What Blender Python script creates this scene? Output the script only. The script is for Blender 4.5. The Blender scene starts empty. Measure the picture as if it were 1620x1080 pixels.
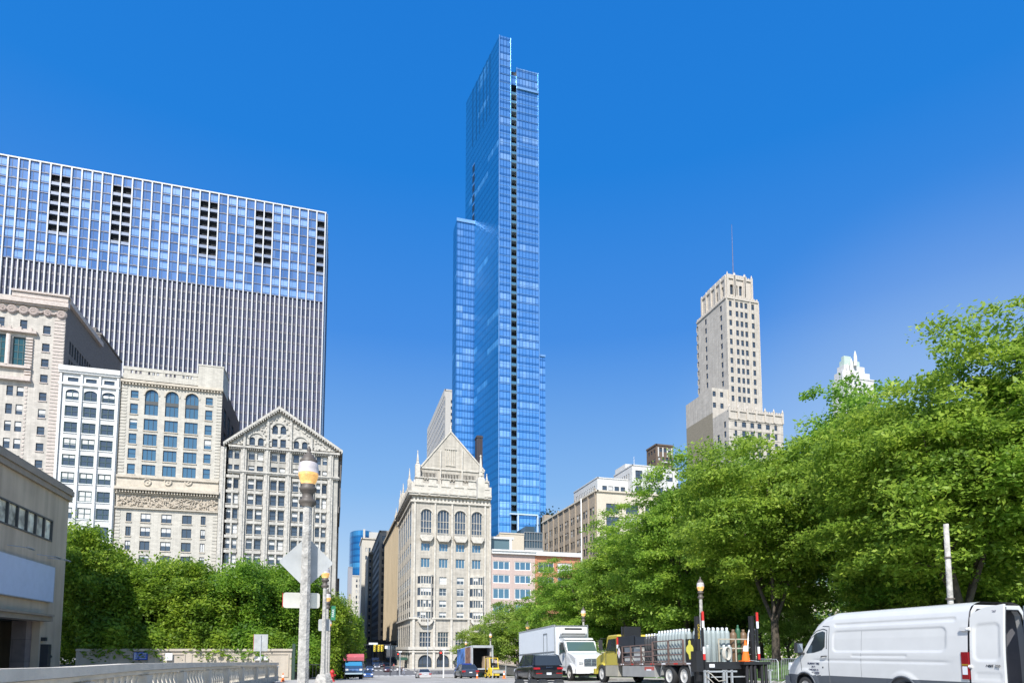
import bpy, math, random
import numpy as np
from mathutils import Vector, Matrix
R = math.radians
scene = bpy.context.scene
COL = scene.collection
rnd = random.Random(7)
EYE = 1.6
F, CX, PY, PITCH, YAW = 1000.0, 810.0, 942.0, R(4.76), R(15.8)
fw_ = Vector((math.sin(YAW)*math.cos(PITCH), math.cos(YAW)*math.cos(PITCH), math.sin(PITCH)))
rt_ = Vector((math.cos(YAW), -math.sin(YAW), 0))
up_ = rt_.cross(fw_)
# survey helpers: a direction measured on the photograph met with a known wall plane gives the real size of that wall
def ray(px, py): return fw_ + rt_*((px-CX)/F) - up_*((py-PY)/F)
def onY(px, py, Y):
    d = ray(px, py); k = Y/d.y; return Vector((d.x*k, Y, EYE+d.z*k))
def onX(px, py, X):
    d = ray(px, py); k = X/d.x; return Vector((X, d.y*k, EYE+d.z*k))
# ground height along the street (it falls gently towards the avenue)
_gy = [-60, 16, 25, 33, 45, 65, 78, 90, 120, 143, 165, 4000]
_gz = [0, 0, -.12, -.35, -.75, -1.5, -2.0, -2.7, -3.8, -4.4, -4.5, -4.5]
def gz(Y): return float(np.interp(Y, _gy, _gz))

# ---------------- object helpers
def tag(o, label=None, cat=None, group=None, kind=None):
    if label: o['label'] = label
    if cat: o['category'] = cat
    if group: o['group'] = group
    if kind: o['kind'] = kind
    return o
def thing(name, label, cat, loc=(0, 0, 0), rz=0, group=None):
    o = bpy.data.objects.new(name, None); COL.objects.link(o)
    o.location = loc; o.rotation_euler = (0, 0, rz); o.empty_display_size = .2
    return tag(o, label, cat, group)
def copy_tree(o, parent=None):
    c = o.copy(); COL.objects.link(c)
    if parent is not None: c.parent = parent
    for ch in list(o.children): copy_tree(ch, c)
    return c
def wloc(o):
    v = Vector((0, 0, 0))
    while o is not None: v += Vector(o.location); o = o.parent
    return v
class MB:
    def __init__(s): s.v = []; s.f = []; s.m = []; s.s = []
    def add(s, vs, fs, mi=0, sm=False):
        b = len(s.v); s.v.extend([tuple(p) for p in vs])
        for f in fs: s.f.append([i+b for i in f]); s.m.append(mi); s.s.append(sm)
    def quad(s, a, b, c, d, mi=0): s.add([a, b, c, d], [(0, 1, 2, 3)], mi)
    def poly(s, ps, mi=0): s.add(ps, [tuple(range(len(ps)))], mi)
    def box(s, x0, x1, y0, y1, z0, z1, mi=0):
        vs = [(x, y, z) for z in (z0, z1) for y in (y0, y1) for x in (x0, x1)]
        s.add(vs, [(0, 2, 3, 1), (4, 5, 7, 6), (0, 1, 5, 4), (2, 6, 7, 3), (0, 4, 6, 2), (1, 3, 7, 5)], mi)
    def obox(s, c, ax, ay, az, mi=0):   # oriented box: centre and three half-axes
        c = Vector(c); ax = Vector(ax); ay = Vector(ay); az = Vector(az)
        vs = [c+ax*i+ay*j+az*k for k in (-1, 1) for j in (-1, 1) for i in (-1, 1)]
        s.add(vs, [(0, 2, 3, 1), (4, 5, 7, 6), (0, 1, 5, 4), (2, 6, 7, 3), (0, 4, 6, 2), (1, 3, 7, 5)], mi)
    def fbox(s, fac, u0, u1, z0, z1, d0, d1, mi=0):
        vs = [fac.P(u, z, d) for d in (d0, d1) for z in (z0, z1) for u in (u0, u1)]
        s.add(vs, [(0, 2, 3, 1), (4, 5, 7, 6), (0, 1, 5, 4), (2, 6, 7, 3), (0, 4, 6, 2), (1, 3, 7, 5)], mi)
    def fprism(s, fac, pts, d0, d1, mi=0):  # polygon (u,z) extruded in depth
        n = len(pts); vs = [fac.P(u, z, d0) for u, z in pts]+[fac.P(u, z, d1) for u, z in pts]
        s.add(vs, [tuple(range(n)), tuple(range(2*n-1, n-1, -1))]+[(i, (i+1) % n, n+(i+1) % n, n+i) for i in range(n)], mi)
    def prism(s, pts, axis, a0, a1, mi=0, sm=False):  # polygon in the other two axes extruded along axis
        def P(p, a): return (a, p[0], p[1]) if axis == 'x' else (p[0], a, p[1]) if axis == 'y' else (p[0], p[1], a)
        n = len(pts); vs = [P(p, a0) for p in pts]+[P(p, a1) for p in pts]
        s.add(vs, [tuple(range(n)), tuple(range(2*n-1, n-1, -1))], mi)
        s.add(vs, [(i, (i+1) % n, n+(i+1) % n, n+i) for i in range(n)], mi, sm)
    def tube(s, pts, rs, n=8, mi=0, cap=True, sm=True):
        pts = [Vector(p) for p in pts]
        if not hasattr(rs, '__len__'): rs = [rs]*len(pts)
        vs = []; ref = None
        for i, p in enumerate(pts):
            t = (pts[min(i+1, len(pts)-1)]-pts[max(i-1, 0)]).normalized()
            if ref is None: ref = Vector((0, 0, 1)) if abs(t.z) < .9 else Vector((1, 0, 0))
            a = t.cross(ref).normalized(); b = a.cross(t).normalized(); ref = b
            for k in range(n):
                an = 2*math.pi*k/n; vs.append(p+(a*math.cos(an)+b*math.sin(an))*rs[i])
        fs = [(i*n+k, i*n+(k+1) % n, (i+1)*n+(k+1) % n, (i+1)*n+k) for i in range(len(pts)-1) for k in range(n)]
        s.add(vs, fs, mi, sm)
        if cap:
            b = len(s.v)-len(vs); s.f.append(list(range(b, b+n))); s.m.append(mi); s.s.append(False)
            s.f.append(list(range(b+len(vs)-n, b+len(vs)))); s.m.append(mi); s.s.append(False)
    def lathe(s, prof, c=(0, 0, 0), n=16, mi=0, sm=True, axis='z', cap=True):
        c = Vector(c); vs = []
        for r, h in prof:
            for k in range(n):
                an = 2*math.pi*(k+.5)/n; a, b = r*math.cos(an), r*math.sin(an)
                vs.append(c+(Vector((a, b, h)) if axis == 'z' else Vector((h, a, b)) if axis == 'x' else Vector((a, h, b))))
        m = len(prof)
        s.add(vs, [(i*n+k, i*n+(k+1) % n, (i+1)*n+(k+1) % n, (i+1)*n+k) for i in range(m-1) for k in range(n)], mi, sm)
        if not cap: return
        b = len(s.v)-len(vs)
        for o in (0, (m-1)*n): s.f.append(list(range(b+o, b+o+n))); s.m.append(mi); s.s.append(False)
    def loft(s, rings, mi=0, sm=True, cap=True, closed=True):
        n = len(rings[0]); vs = [p for r in rings for p in r]
        fs = [(i*n+k, i*n+(k+1) % n, (i+1)*n+(k+1) % n, (i+1)*n+k) for i in range(len(rings)-1) for k in range(n if closed else n-1)]
        s.add(vs, fs, mi, sm)
        if cap:
            b = len(s.v)-len(vs)
            for o in (0, (len(rings)-1)*n): s.f.append(list(range(b+o, b+o+n))); s.m.append(mi); s.s.append(False)
    def build(s, name, mats, parent=None, world=False):
        if not s.v: return None
        vs = s.v
        if world and parent is not None:
            l = wloc(parent); vs = [(p[0]-l.x, p[1]-l.y, p[2]-l.z) for p in vs]
        me = bpy.data.meshes.new(name); me.from_pydata(vs, [], s.f)
        for m in (mats if isinstance(mats, (list, tuple)) else [mats]): me.materials.append(m)
        me.polygons.foreach_set('material_index', s.m); me.polygons.foreach_set('use_smooth', s.s)
        me.update()
        o = bpy.data.objects.new(name, me); COL.objects.link(o)
        if parent is not None: o.parent = parent
        return o
class Fac:
    def __init__(s, side, c): s.side = side; s.c = c
    def P(s, u, z, d=0):
        return (u, s.c-d, z) if s.side == 'E' else (s.c-d, u, z) if s.side == 'S' else (s.c+d, u, z)
    def px(s, x, y):
        if s.side == 'E': p = onY(x, y, s.c); return p.x, p.z
        p = onX(x, y, s.c); return p.y, p.z

# ---------------- materials
def nt(name):
    m = bpy.data.materials.new(name); m.use_nodes = True
    return m, m.node_tree, m.node_tree.nodes['Principled BSDF']
def node(t, ty, **kw):
    n = t.nodes.new(ty)
    for k, v in kw.items(): setattr(n, k, v)
    return n
_mc = {}
def mat(name, col, rough=.7, metal=0, var=.12, scale=2.0, bump=.0, bscale=20, streak=0, course=None, spec=.5, emit=None, es=1, coat=0, isl=0):
    if name in _mc: return _mc[name]
    m, t, b = nt(name); L = t.links
    tc = node(t, 'ShaderNodeTexCoord'); base = (*col, 1)
    cur = None
    if var > 0:
        n1 = node(t, 'ShaderNodeTexNoise'); n1.inputs['Scale'].default_value = scale; n1.inputs['Detail'].default_value = 6
        L.new(tc.outputs['Object'], n1.inputs['Vector'])
        mr = node(t, 'ShaderNodeMapRange'); mr.inputs['From Min'].default_value = .3; mr.inputs['From Max'].default_value = .7
        mr.inputs['To Min'].default_value = 1-var; mr.inputs['To Max'].default_value = 1+var
        L.new(n1.outputs['Fac'], mr.inputs['Value']); cur = mr.outputs['Result']
    def mul(a, bb):
        x = node(t, 'ShaderNodeMath', operation='MULTIPLY'); L.new(a, x.inputs[0]); L.new(bb, x.inputs[1]); return x.outputs[0]
    if streak:
        mp = node(t, 'ShaderNodeMapping'); mp.inputs['Scale'].default_value = (1.2, 1.2, .06); L.new(tc.outputs['Object'], mp.inputs['Vector'])
        n2 = node(t, 'ShaderNodeTexNoise'); n2.inputs['Scale'].default_value = 1.0; n2.inputs['Detail'].default_value = 5; L.new(mp.outputs[0], n2.inputs['Vector'])
        mr2 = node(t, 'ShaderNodeMapRange'); mr2.inputs['From Min'].default_value = .35; mr2.inputs['From Max'].default_value = .7
        mr2.inputs['To Min'].default_value = 1.0; mr2.inputs['To Max'].default_value = 1-streak
        L.new(n2.outputs['Fac'], mr2.inputs['Value']); cur = mul(cur, mr2.outputs[0]) if cur else mr2.outputs[0]
    bh = None
    if course:
        sx = node(t, 'ShaderNodeSeparateXYZ'); L.new(tc.outputs['Object'], sx.inputs[0])
        ad = node(t, 'ShaderNodeMath', operation='ADD'); L.new(sx.outputs[0], ad.inputs[0]); L.new(sx.outputs[1], ad.inputs[1])
        cb = node(t, 'ShaderNodeCombineXYZ'); L.new(ad.outputs[0], cb.inputs[0]); L.new(sx.outputs[2], cb.inputs[1])
        br = node(t, 'ShaderNodeTexBrick'); L.new(cb.outputs[0], br.inputs['Vector'])
        br.inputs['Scale'].default_value = 1; br.inputs['Brick Width'].default_value = course[0]; br.inputs['Row Height'].default_value = course[1]
        br.inputs['Mortar Size'].default_value = course[2]; br.inputs['Color1'].default_value = (1, 1, 1, 1)
        br.inputs['Color2'].default_value = (.86, .86, .86, 1); br.inputs['Mortar'].default_value = (.62, .6, .58, 1)
        bh = br.outputs['Color']; cur = mul(cur, bh) if cur else bh
    if isl:
        g = node(t, 'ShaderNodeNewGeometry'); mr3 = node(t, 'ShaderNodeMapRange')
        mr3.inputs['To Min'].default_value = 1-isl; mr3.inputs['To Max'].default_value = 1+isl
        L.new(g.outputs['Random Per Island'], mr3.inputs['Value']); cur = mul(cur, mr3.outputs[0]) if cur else mr3.outputs[0]
    if cur is not None:
        vm = node(t, 'ShaderNodeVectorMath', operation='SCALE'); vm.inputs[0].default_value = col; L.new(cur, vm.inputs['Scale'])
        L.new(vm.outputs[0], b.inputs['Base Color'])
    else: b.inputs['Base Color'].default_value = base
    b.inputs['Roughness'].default_value = rough; b.inputs['Metallic'].default_value = metal
    b.inputs['Specular IOR Level'].default_value = spec
    if coat: b.inputs['Coat Weight'].default_value = coat; b.inputs['Coat Roughness'].default_value = .08
    if emit: b.inputs['Emission Color'].default_value = (*emit, 1); b.inputs['Emission Strength'].default_value = es
    if bump:
        nb = node(t, 'ShaderNodeTexNoise'); nb.inputs['Scale'].default_value = bscale; nb.inputs['Detail'].default_value = 8
        L.new(tc.outputs['Object'], nb.inputs['Vector'])
        bp = node(t, 'ShaderNodeBump'); bp.inputs['Strength'].default_value = min(1, bump); bp.inputs['Distance'].default_value = .05
        L.new(nb.outputs['Fac'], bp.inputs['Height']); L.new(bp.outputs[0], b.inputs['Normal'])
    _mc[name] = m; return m
def glassmat(name, dark, light, rough=.06, spec=.8, metal=0.0, wav=.0):
    if name in _mc: return _mc[name]
    m, t, b = nt(name); L = t.links
    g = node(t, 'ShaderNodeNewGeometry'); mx = node(t, 'ShaderNodeMix', data_type='RGBA')
    mx.inputs[6].default_value = (*dark, 1); mx.inputs[7].default_value = (*light, 1)
    L.new(g.outputs['Random Per Island'], mx.inputs[0]); L.new(mx.outputs[2], b.inputs['Base Color'])
    b.inputs['Roughness'].default_value = rough; b.inputs['Specular IOR Level'].default_value = spec; b.inputs['Metallic'].default_value = metal
    if wav:
        tc = node(t, 'ShaderNodeTexCoord'); nb = node(t, 'ShaderNodeTexNoise'); nb.inputs['Scale'].default_value = .5; L.new(tc.outputs['Object'], nb.inputs['Vector'])
        bp = node(t, 'ShaderNodeBump'); bp.inputs['Strength'].default_value = wav; bp.inputs['Distance'].default_value = .3
        L.new(nb.outputs['Fac'], bp.inputs['Height']); L.new(bp.outputs[0], b.inputs['Normal'])
    _mc[name] = m; return m

# ---------------- camera, world, sun
cam = bpy.data.cameras.new('camera'); camo = bpy.data.objects.new('camera', cam); COL.objects.link(camo)
cam.sensor_width = 36; cam.lens = 36*F/1620; cam.shift_y = (PY-540)/1620; cam.clip_end = 8000; cam.clip_start = .1
camo.location = (0, 0, EYE)
camo.matrix_world = Matrix.Translation((0, 0, EYE)) @ Matrix((rt_, up_, -fw_)).transposed().to_4x4()
scene.camera = camo
SUN_EL, SUN_AZ = 46, 209   # compass-like angle from +Y, clockwise; the sun stands behind the camera, a little left
w = bpy.data.worlds.new('World'); scene.world = w; w.use_nodes = True
wt = w.node_tree; bg = wt.nodes['Background']
sky = wt.nodes.new('ShaderNodeTexSky'); sky.sky_type = 'NISHITA'; sky.sun_disc = False
sky.sun_elevation = R(SUN_EL); sky.sun_rotation = R(SUN_AZ); sky.air_density = 1.0; sky.dust_density = .3; sky.ozone_density = 3.0; sky.altitude = 200
# deep clear-air blue away from the sun, blended with the physical sky towards it
def wn(ty, **kw):
    n = wt.nodes.new(ty)
    for k, v in kw.items(): setattr(n, k, v)
    return n
tcw = wn('ShaderNodeTexCoord'); spw = wn('ShaderNodeSeparateXYZ'); wt.links.new(tcw.outputs['Generated'], spw.inputs[0])
crw = wn('ShaderNodeValToRGB'); wt.links.new(spw.outputs[2], crw.inputs[0]); el = crw.color_ramp.elements
SKY = [(0.0, (.60, .76, .93)), (.10, (.50, .70, .93)), (.24, (.25, .50, .89)), (.45, (.065, .28, .79)), (.62, (.018, .222, .73)), (1.0, (.01, .16, .62))]
el[0].position = 0; el[0].color = (*SKY[0][1], 1); el[1].position = 1; el[1].color = (*SKY[-1][1], 1)
for p_, c_ in SKY[1:-1]: e = el.new(p_); e.color = (*c_, 1)
sc_ = wn('ShaderNodeVectorMath', operation='SCALE'); wt.links.new(crw.outputs[0], sc_.inputs[0]); sc_.inputs['Scale'].default_value = 4.6
nk = wn('ShaderNodeVectorMath', operation='SCALE'); wt.links.new(sky.outputs[0], nk.inputs[0]); nk.inputs['Scale'].default_value = 1.0
dt = wn('ShaderNodeVectorMath', operation='DOT_PRODUCT'); wt.links.new(tcw.outputs['Generated'], dt.inputs[0]); dt.inputs[1].default_value = (math.sin(R(SUN_AZ)), math.cos(R(SUN_AZ)), 0)
mrw = wn('ShaderNodeMapRange'); wt.links.new(dt.outputs['Value'], mrw.inputs['Value']); mrw.inputs['From Min'].default_value = -.35; mrw.inputs['From Max'].default_value = .5; mrw.inputs['To Min'].default_value = 0; mrw.inputs['To Max'].default_value = .8
mxw = wn('ShaderNodeMix', data_type='RGBA'); wt.links.new(mrw.outputs[0], mxw.inputs[0]); wt.links.new(sc_.outputs[0], mxw.inputs[6]); wt.links.new(nk.outputs[0], mxw.inputs[7])
dp = wn('ShaderNodeVectorMath', operation='DOT_PRODUCT'); wt.links.new(tcw.outputs['Generated'], dp.inputs[0]); dp.inputs[1].default_value = (math.sin(R(52))*math.cos(R(8)), math.cos(R(52))*math.cos(R(8)), math.sin(R(8)))
mp_ = wn('ShaderNodeMapRange'); wt.links.new(dp.outputs['Value'], mp_.inputs['Value']); mp_.inputs['From Min'].default_value = .90; mp_.inputs['From Max'].default_value = 1.0; mp_.inputs['To Max'].default_value = .24; mp_.interpolation_type = 'SMOOTHSTEP'
mx2 = wn('ShaderNodeMix', data_type='RGBA'); wt.links.new(mp_.outputs[0], mx2.inputs[0]); wt.links.new(mxw.outputs[2], mx2.inputs[6]); mx2.inputs[7].default_value = (3.6, 4.1, 4.5, 1)
wt.links.new(mx2.outputs[2], bg.inputs[0]); bg.inputs[1].default_value = .13
sd = bpy.data.lights.new('sun', 'SUN'); sd.energy = 3.9; sd.angle = R(.5); sd.color = (1, .96, .9)
so = bpy.data.objects.new('sun', sd); COL.objects.link(so)
az = R(SUN_AZ); sv = Vector((math.sin(az)*math.cos(R(SUN_EL)), math.cos(az)*math.cos(R(SUN_EL)), math.sin(R(SUN_EL))))
so.rotation_euler = sv.to_track_quat('Z', 'Y').to_euler(); so.location = sv*100
scene.view_settings.view_transform = 'Standard'; scene.view_settings.look = 'None'; scene.view_settings.exposure = 0.72
scene.cycles.max_bounces = 8; scene.cycles.diffuse_bounces = 6; scene.cycles.transparent_max_bounces = 8

# ---------------- ground
asphalt = mat('asphalt', (.34, .325, .30), .9, var=.25, scale=.6, bump=.3, bscale=30)
asphalt2 = mat('avenue asphalt', (.12, .12, .125), .9, var=.2, scale=.3)
concrete = mat('pavement concrete', (.42, .40, .36), .9, var=.15, scale=1.5, course=(3, 3, .02))
paint = mat('road paint', (.75, .75, .72), .8, var=.15, scale=3)
grass = mat('grass', (.06, .12, .025), .9, var=.5, scale=1.5, bump=.5, bscale=30)
earth = mat('ground', (.22, .21, .19), .95, var=.2, scale=.2)
def strip(name, m, x0, x1, ys, dz, nx=1, label=None):
    mb = MB(); xs = np.linspace(x0, x1, nx+1)
    for i in range(len(ys)-1):
        for j in range(nx):
            a, b, c, d = float(xs[j]), float(xs[j+1]), ys[i], ys[i+1]
            mb.quad((a, c, gz(c)+dz), (b, c, gz(c)+dz), (b, d, gz(d)+dz), (a, d, gz(d)+dz))
    o = mb.build(name, m); tag(o, label, kind='structure'); return o
YS = [-60, 0, 10, 16, 20, 25, 29, 33, 39, 45, 55, 65, 72, 78, 84, 90, 105, 120, 132, 143]
strip('ground', earth, -2500, 2500, YS+[165, 400, 1200, 4000], -.02)
strip('road', asphalt, 0, 18.3, YS+[146], .012)
strip('avenue', asphalt2, -700, 700, [146, 165, 178], .012)
strip('side_road', asphalt2, 3, 21, [178, 220, 400, 900], .016)
# raised pavements with kerb faces
def pavement(name, x0, x1, ys, h=.15):
    mb = MB()
    for c, d in zip(ys[:-1], ys[1:]):
        zc, zd = gz(c), gz(d)
        mb.quad((x0, c, zc+h), (x1, c, zc+h), (x1, d, zd+h), (x0, d, zd+h))
        for x in (x0, x1): mb.quad((x, c, zc-.1), (x, d, zd-.1), (x, d, zd+h), (x, c, zc+h))
    for y in (ys[0], ys[-1]): z = gz(y); mb.quad((x0, y, z-.1), (x1, y, z-.1), (x1, y, z+h), (x0, y, z+h))
    return tag(mb.build(name, concrete), kind='structure')
pavement('sidewalk_left', -20.5, -.02, YS+[145])
pavement('sidewalk_right', 18.35, 21.5, YS+[145])
pavement('plaza', 21.6, 120, [105.1, 120, 132, 145])
pavement('sidewalk_far', 21.05, 400, [178.05, 191.5])
pavement('sidewalk_far', -400, 2.95, [178.05, 191.5])
pavement('sidewalk_side', 21.05, 23, [191.55, 300, 600])
# park lawn, banked above the kerb
mb = MB(); xs = [21.6, 22.5, 24, 26, 30, 60, 200, 600]
def rise(x): return float(np.interp(x, [21.6, 22.5, 24, 26, 30, 600], [.1, .35, .9, 1.25, 1.35, 1.6]))
ys = [-40]+YS[1:-3]
for c, d in zip(ys[:-1], ys[1:]):
    for a, b in zip(xs[:-1], xs[1:]):
        mb.quad((a, c, gz(c)+rise(a)), (b, c, gz(c)+rise(b)), (b, d, gz(d)+rise(b)), (a, d, gz(d)+rise(a)))
tag(mb.build('lawn', grass), kind='structure')
mb = MB(); mb.box(-60, -4.2, 60.6, 140, -4.6, .2); tag(mb.build('garden_bed', earth), kind='structure')
# painted crossings
def marks(name, x0, x1, y0, y1, n):
    mb = MB()
    for i in range(n):
        a = x0+(x1-x0)*(i+.15)/n; b = a+(x1-x0)/n*.55
        mb.quad((a, y0, gz(y0)+.03), (b, y0, gz(y0)+.03), (b, y1, gz(y1)+.03), (a, y1, gz(y1)+.03))
    tag(mb.build(name, paint), kind='structure')
marks('crosswalk_near', .5, 18.2, 139.5, 143.5, 13)
marks('crosswalk_far', 3.2, 20.8, 180.5, 184.5, 13)
mb = MB(); mb.quad((.3, 136.5, gz(136.5)+.03), (18, 136.5, gz(136.5)+.03), (18, 137.3, gz(137.3)+.03), (.3, 137.3, gz(137.3)+.03))
for y in range(26, 130, 9):
    for c, d in zip(np.linspace(y, y+3, 4)[:-1], np.linspace(y, y+3, 4)[1:]):
        mb.quad((9.1, c, gz(c)+.03), (9.25, c, gz(c)+.03), (9.25, d, gz(d)+.03), (9.1, d, gz(d)+.03))
tag(mb.build('lane_markings', paint), kind='structure')
# =============================================================== BUILDINGS
gl_dark = glassmat('window glass dark', (.012, .015, .02), (.07, .10, .14))  # lighter panes have sky reflection mixed into their base colour
gl_blue = glassmat('window glass blue', (.04, .12, .19), (.10, .2, .28), metal=.3)
gl_teal = glassmat('window glass teal', (.01, .05, .06), (.02, .09, .1))
blind = mat('window blind', (.62, .62, .6), .8, var=0, isl=.25)
fr_dark = mat('dark window frame', (.05, .055, .055), .5, var=0)
fr_green = mat('green window frame', (.03, .07, .07), .5, var=0)
fr_white = mat('white window frame', (.7, .7, .66), .5, var=0)
steel_dk = mat('dark steel', (.035, .037, .04), .45, var=.1)
roofm = mat('roofing', (.2, .19, .18), .9)

def arc(op, n=10):
    a, b, c, d, r = op; cx = (a+b)/2; h = (b-a)/2
    return [(cx-h*math.cos(math.pi*i/n), d-r+r*math.sin(math.pi*i/n)) for i in range(n+1)]
def wall(mb, fac, u0, u1, z0, z1, ops, dep=.35, mi=0, rmi=None):
    """wall face with real openings; ops = (u0,u1,z0,z1,arch rise)"""
    if rmi is None: rmi = mi
    zs = sorted({z0, z1} | {o[2] for o in ops} | {o[3] for o in ops}); zs = [z for z in zs if z0 <= z <= z1]
    for c, d in zip(zs[:-1], zs[1:]):
        if d-c < 1e-5: continue
        m = (c+d)/2; cur = u0
        for o in sorted([o for o in ops if o[2] < m < o[3]]):
            if o[0] > cur+1e-4: mb.quad(fac.P(cur, c), fac.P(o[0], c), fac.P(o[0], d), fac.P(cur, d), mi)
            cur = max(cur, o[1])
        if cur < u1-1e-4: mb.quad(fac.P(cur, c), fac.P(u1, c), fac.P(u1, d), fac.P(cur, d), mi)
    for o in ops:
        a, b, c, d, r = o; P = fac.P
        top = d-r if r else d
        for u in (a, b): mb.quad(P(u, c), P(u, top), P(u, top, -dep), P(u, c, -dep), rmi)
        mb.quad(P(a, c), P(b, c), P(b, c, -dep), P(a, c, -dep), rmi)
        if r:
            ar = arc(o); n = len(ar)
            for i in range(n-1):
                (u1_, z1_), (u2_, z2_) = ar[i], ar[i+1]
                mb.quad(P(u1_, z1_), P(u2_, z2_), P(u2_, d), P(u1_, d), mi)
                mb.quad(P(u1_, z1_), P(u2_, z2_), P(u2_, z2_, -dep), P(u1_, z1_, -dep), rmi)
        else: mb.quad(P(a, d), P(b, d), P(b, d, -dep), P(a, d, -dep), rmi)
def pane(mg, mf, fac, o, dep, fw=.12, nv=1, nh=1, bl=.0, frame_d=.1, mid=False):
    a, b, c, d, r = o; P = fac.P; q = -dep
    pts = [(a, c), (b, c)]+(list(reversed(arc(o))) if r else [(b, d), (a, d)])
    mg.poly([P(u, z, q+.02) for u, z in pts], 0)
    top = d-r if r else d
    if rnd.random() < bl:
        k = rnd.choice([.3, .45, .5, .6, .95]); mg.quad(P(a+fw, top-(top-c)*k, q+.05), P(b-fw, top-(top-c)*k, q+.05), P(b-fw, top, q+.05), P(a+fw, top, q+.05), 1)
    if mf is None: return
    mf.fbox(fac, a, a+fw, c, top, q+.03, q+.03+frame_d); mf.fbox(fac, b-fw, b, c, top, q+.03, q+.03+frame_d)
    mf.fbox(fac, a+fw, b-fw, c, c+fw, q+.03, q+.03+frame_d)
    if not r: mf.fbox(fac, a+fw, b-fw, d-fw, d, q+.03, q+.03+frame_d)
    else:
        ar = arc(o); cx = (a+b)/2
        for (u1, z1), (u2, z2) in zip(ar[:-1], ar[1:]):
            k = 1-fw/((b-a)/2); j1 = (cx+(u1-cx)*k, top+(z1-top)*k); j2 = (cx+(u2-cx)*k, top+(z2-top)*k)
            mf.quad(P(u1, z1, q+.12), P(u2, z2, q+.12), P(j2[0], j2[1], q+.12), P(j1[0], j1[1], q+.12))
    W = fw*.8
    for i in range(1, nv+1):
        u = a+(b-a)*i/(nv+1); t = d-.05 if not r else top+r*math.sqrt(max(0, 1-((u-(a+b)/2)/((b-a)/2))**2))
        mf.fbox(fac, u-W/2, u+W/2, c+fw, t-.03, q+.03, q+.02+frame_d)
    for i in range(1, nh+1):
        z = c+(top-c)*i/(nh+1) if not mid else c+(d-c)*.5
        mf.fbox(fac, a+fw, b-fw, z-W/2, z+W/2, q+.035, q+.01+frame_d)
def windows(root, fac, ops, dep=.3, gm=None, fm=None, sill=None, maxn=100, name='window', **kw):
    """every opening gets its own window part (> frame, sill); beyond maxn the smallest go into one"""
    gm = gm or gl_dark; fm = fm or fr_dark
    big = sorted(range(len(ops)), key=lambda i: -(ops[i][1]-ops[i][0])*(ops[i][3]-ops[i][2]))
    solo = set(big[:maxn]); rg, rf = MB(), MB()
    for i, o in enumerate(ops):
        if i in solo:
            g, f = MB(), MB(); pane(g, f, fac, o, dep, **kw)
            wo = g.build(name, [gm, blind], root, True); f.build('frame', fm, wo, True)
            if sill:
                s = MB(); s.fbox(fac, o[0]-.12, o[1]+.12, o[2]-.25, o[2], .004, .2); s.build('sill', sill, wo, True)
        else:
            pane(rg, rf, fac, o, dep, **kw)
    if rg.v:
        wo = rg.build(name, [gm, blind], root, True); tag(wo, kind='stuff'); rf.build('frame', fm, wo, True)
def shell(mb, x0, x1, y0, y1, z0, z1, skip='', mi=0, top=1):
    """remaining faces of a block: sides not in skip (E,S,N,W) and the roof"""
    if 'E' not in skip: mb.quad((x0, y0, z0), (x1, y0, z0), (x1, y0, z1), (x0, y0, z1), mi)
    if 'W' not in skip: mb.quad((x0, y1, z0), (x1, y1, z0), (x1, y1, z1), (x0, y1, z1), mi)
    if 'S' not in skip: mb.quad((x0, y0, z0), (x0, y1, z0), (x0, y1, z1), (x0, y0, z1), mi)
    if 'N' not in skip: mb.quad((x1, y0, z0), (x1, y1, z0), (x1, y1, z1), (x1, y0, z1), mi)
    mb.quad((x0, y0, z1-.003), (x1, y0, z1-.003), (x1, y1, z1-.003), (x0, y1, z1-.003), top)
def dentils(mb, fac, u0, u1, z0, z1, d0, d1, step, fill=.5, mi=0):
    n = max(1, int(round((u1-u0)/step)))
    for i in range(n):
        a = u0+(u1-u0)*(i+.5-fill/2)/n; mb.fbox(fac, a, a+(u1-u0)/n*fill, z0, z1, d0, d1, mi)
def cornice(root, fac, u0, u1, z0, prof, mat_, name='cornice'):
    mb = MB(); z = z0
    for h, d in prof: mb.fbox(fac, u0-(d if True else 0)*.0, u1, z, z+h, .003, d); z += h
    return mb.build(name, mat_, root, True)
def cols(fac, pairs, y): return [(fac.px(a, y)[0], fac.px(b, y)[0]) for a, b in pairs]
def rows(fac, x, pairs): return [(fac.px(x, b)[1], fac.px(x, a)[1]) for a, b in pairs]   # pairs top,bottom in px
G0 = -4.5
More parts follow.
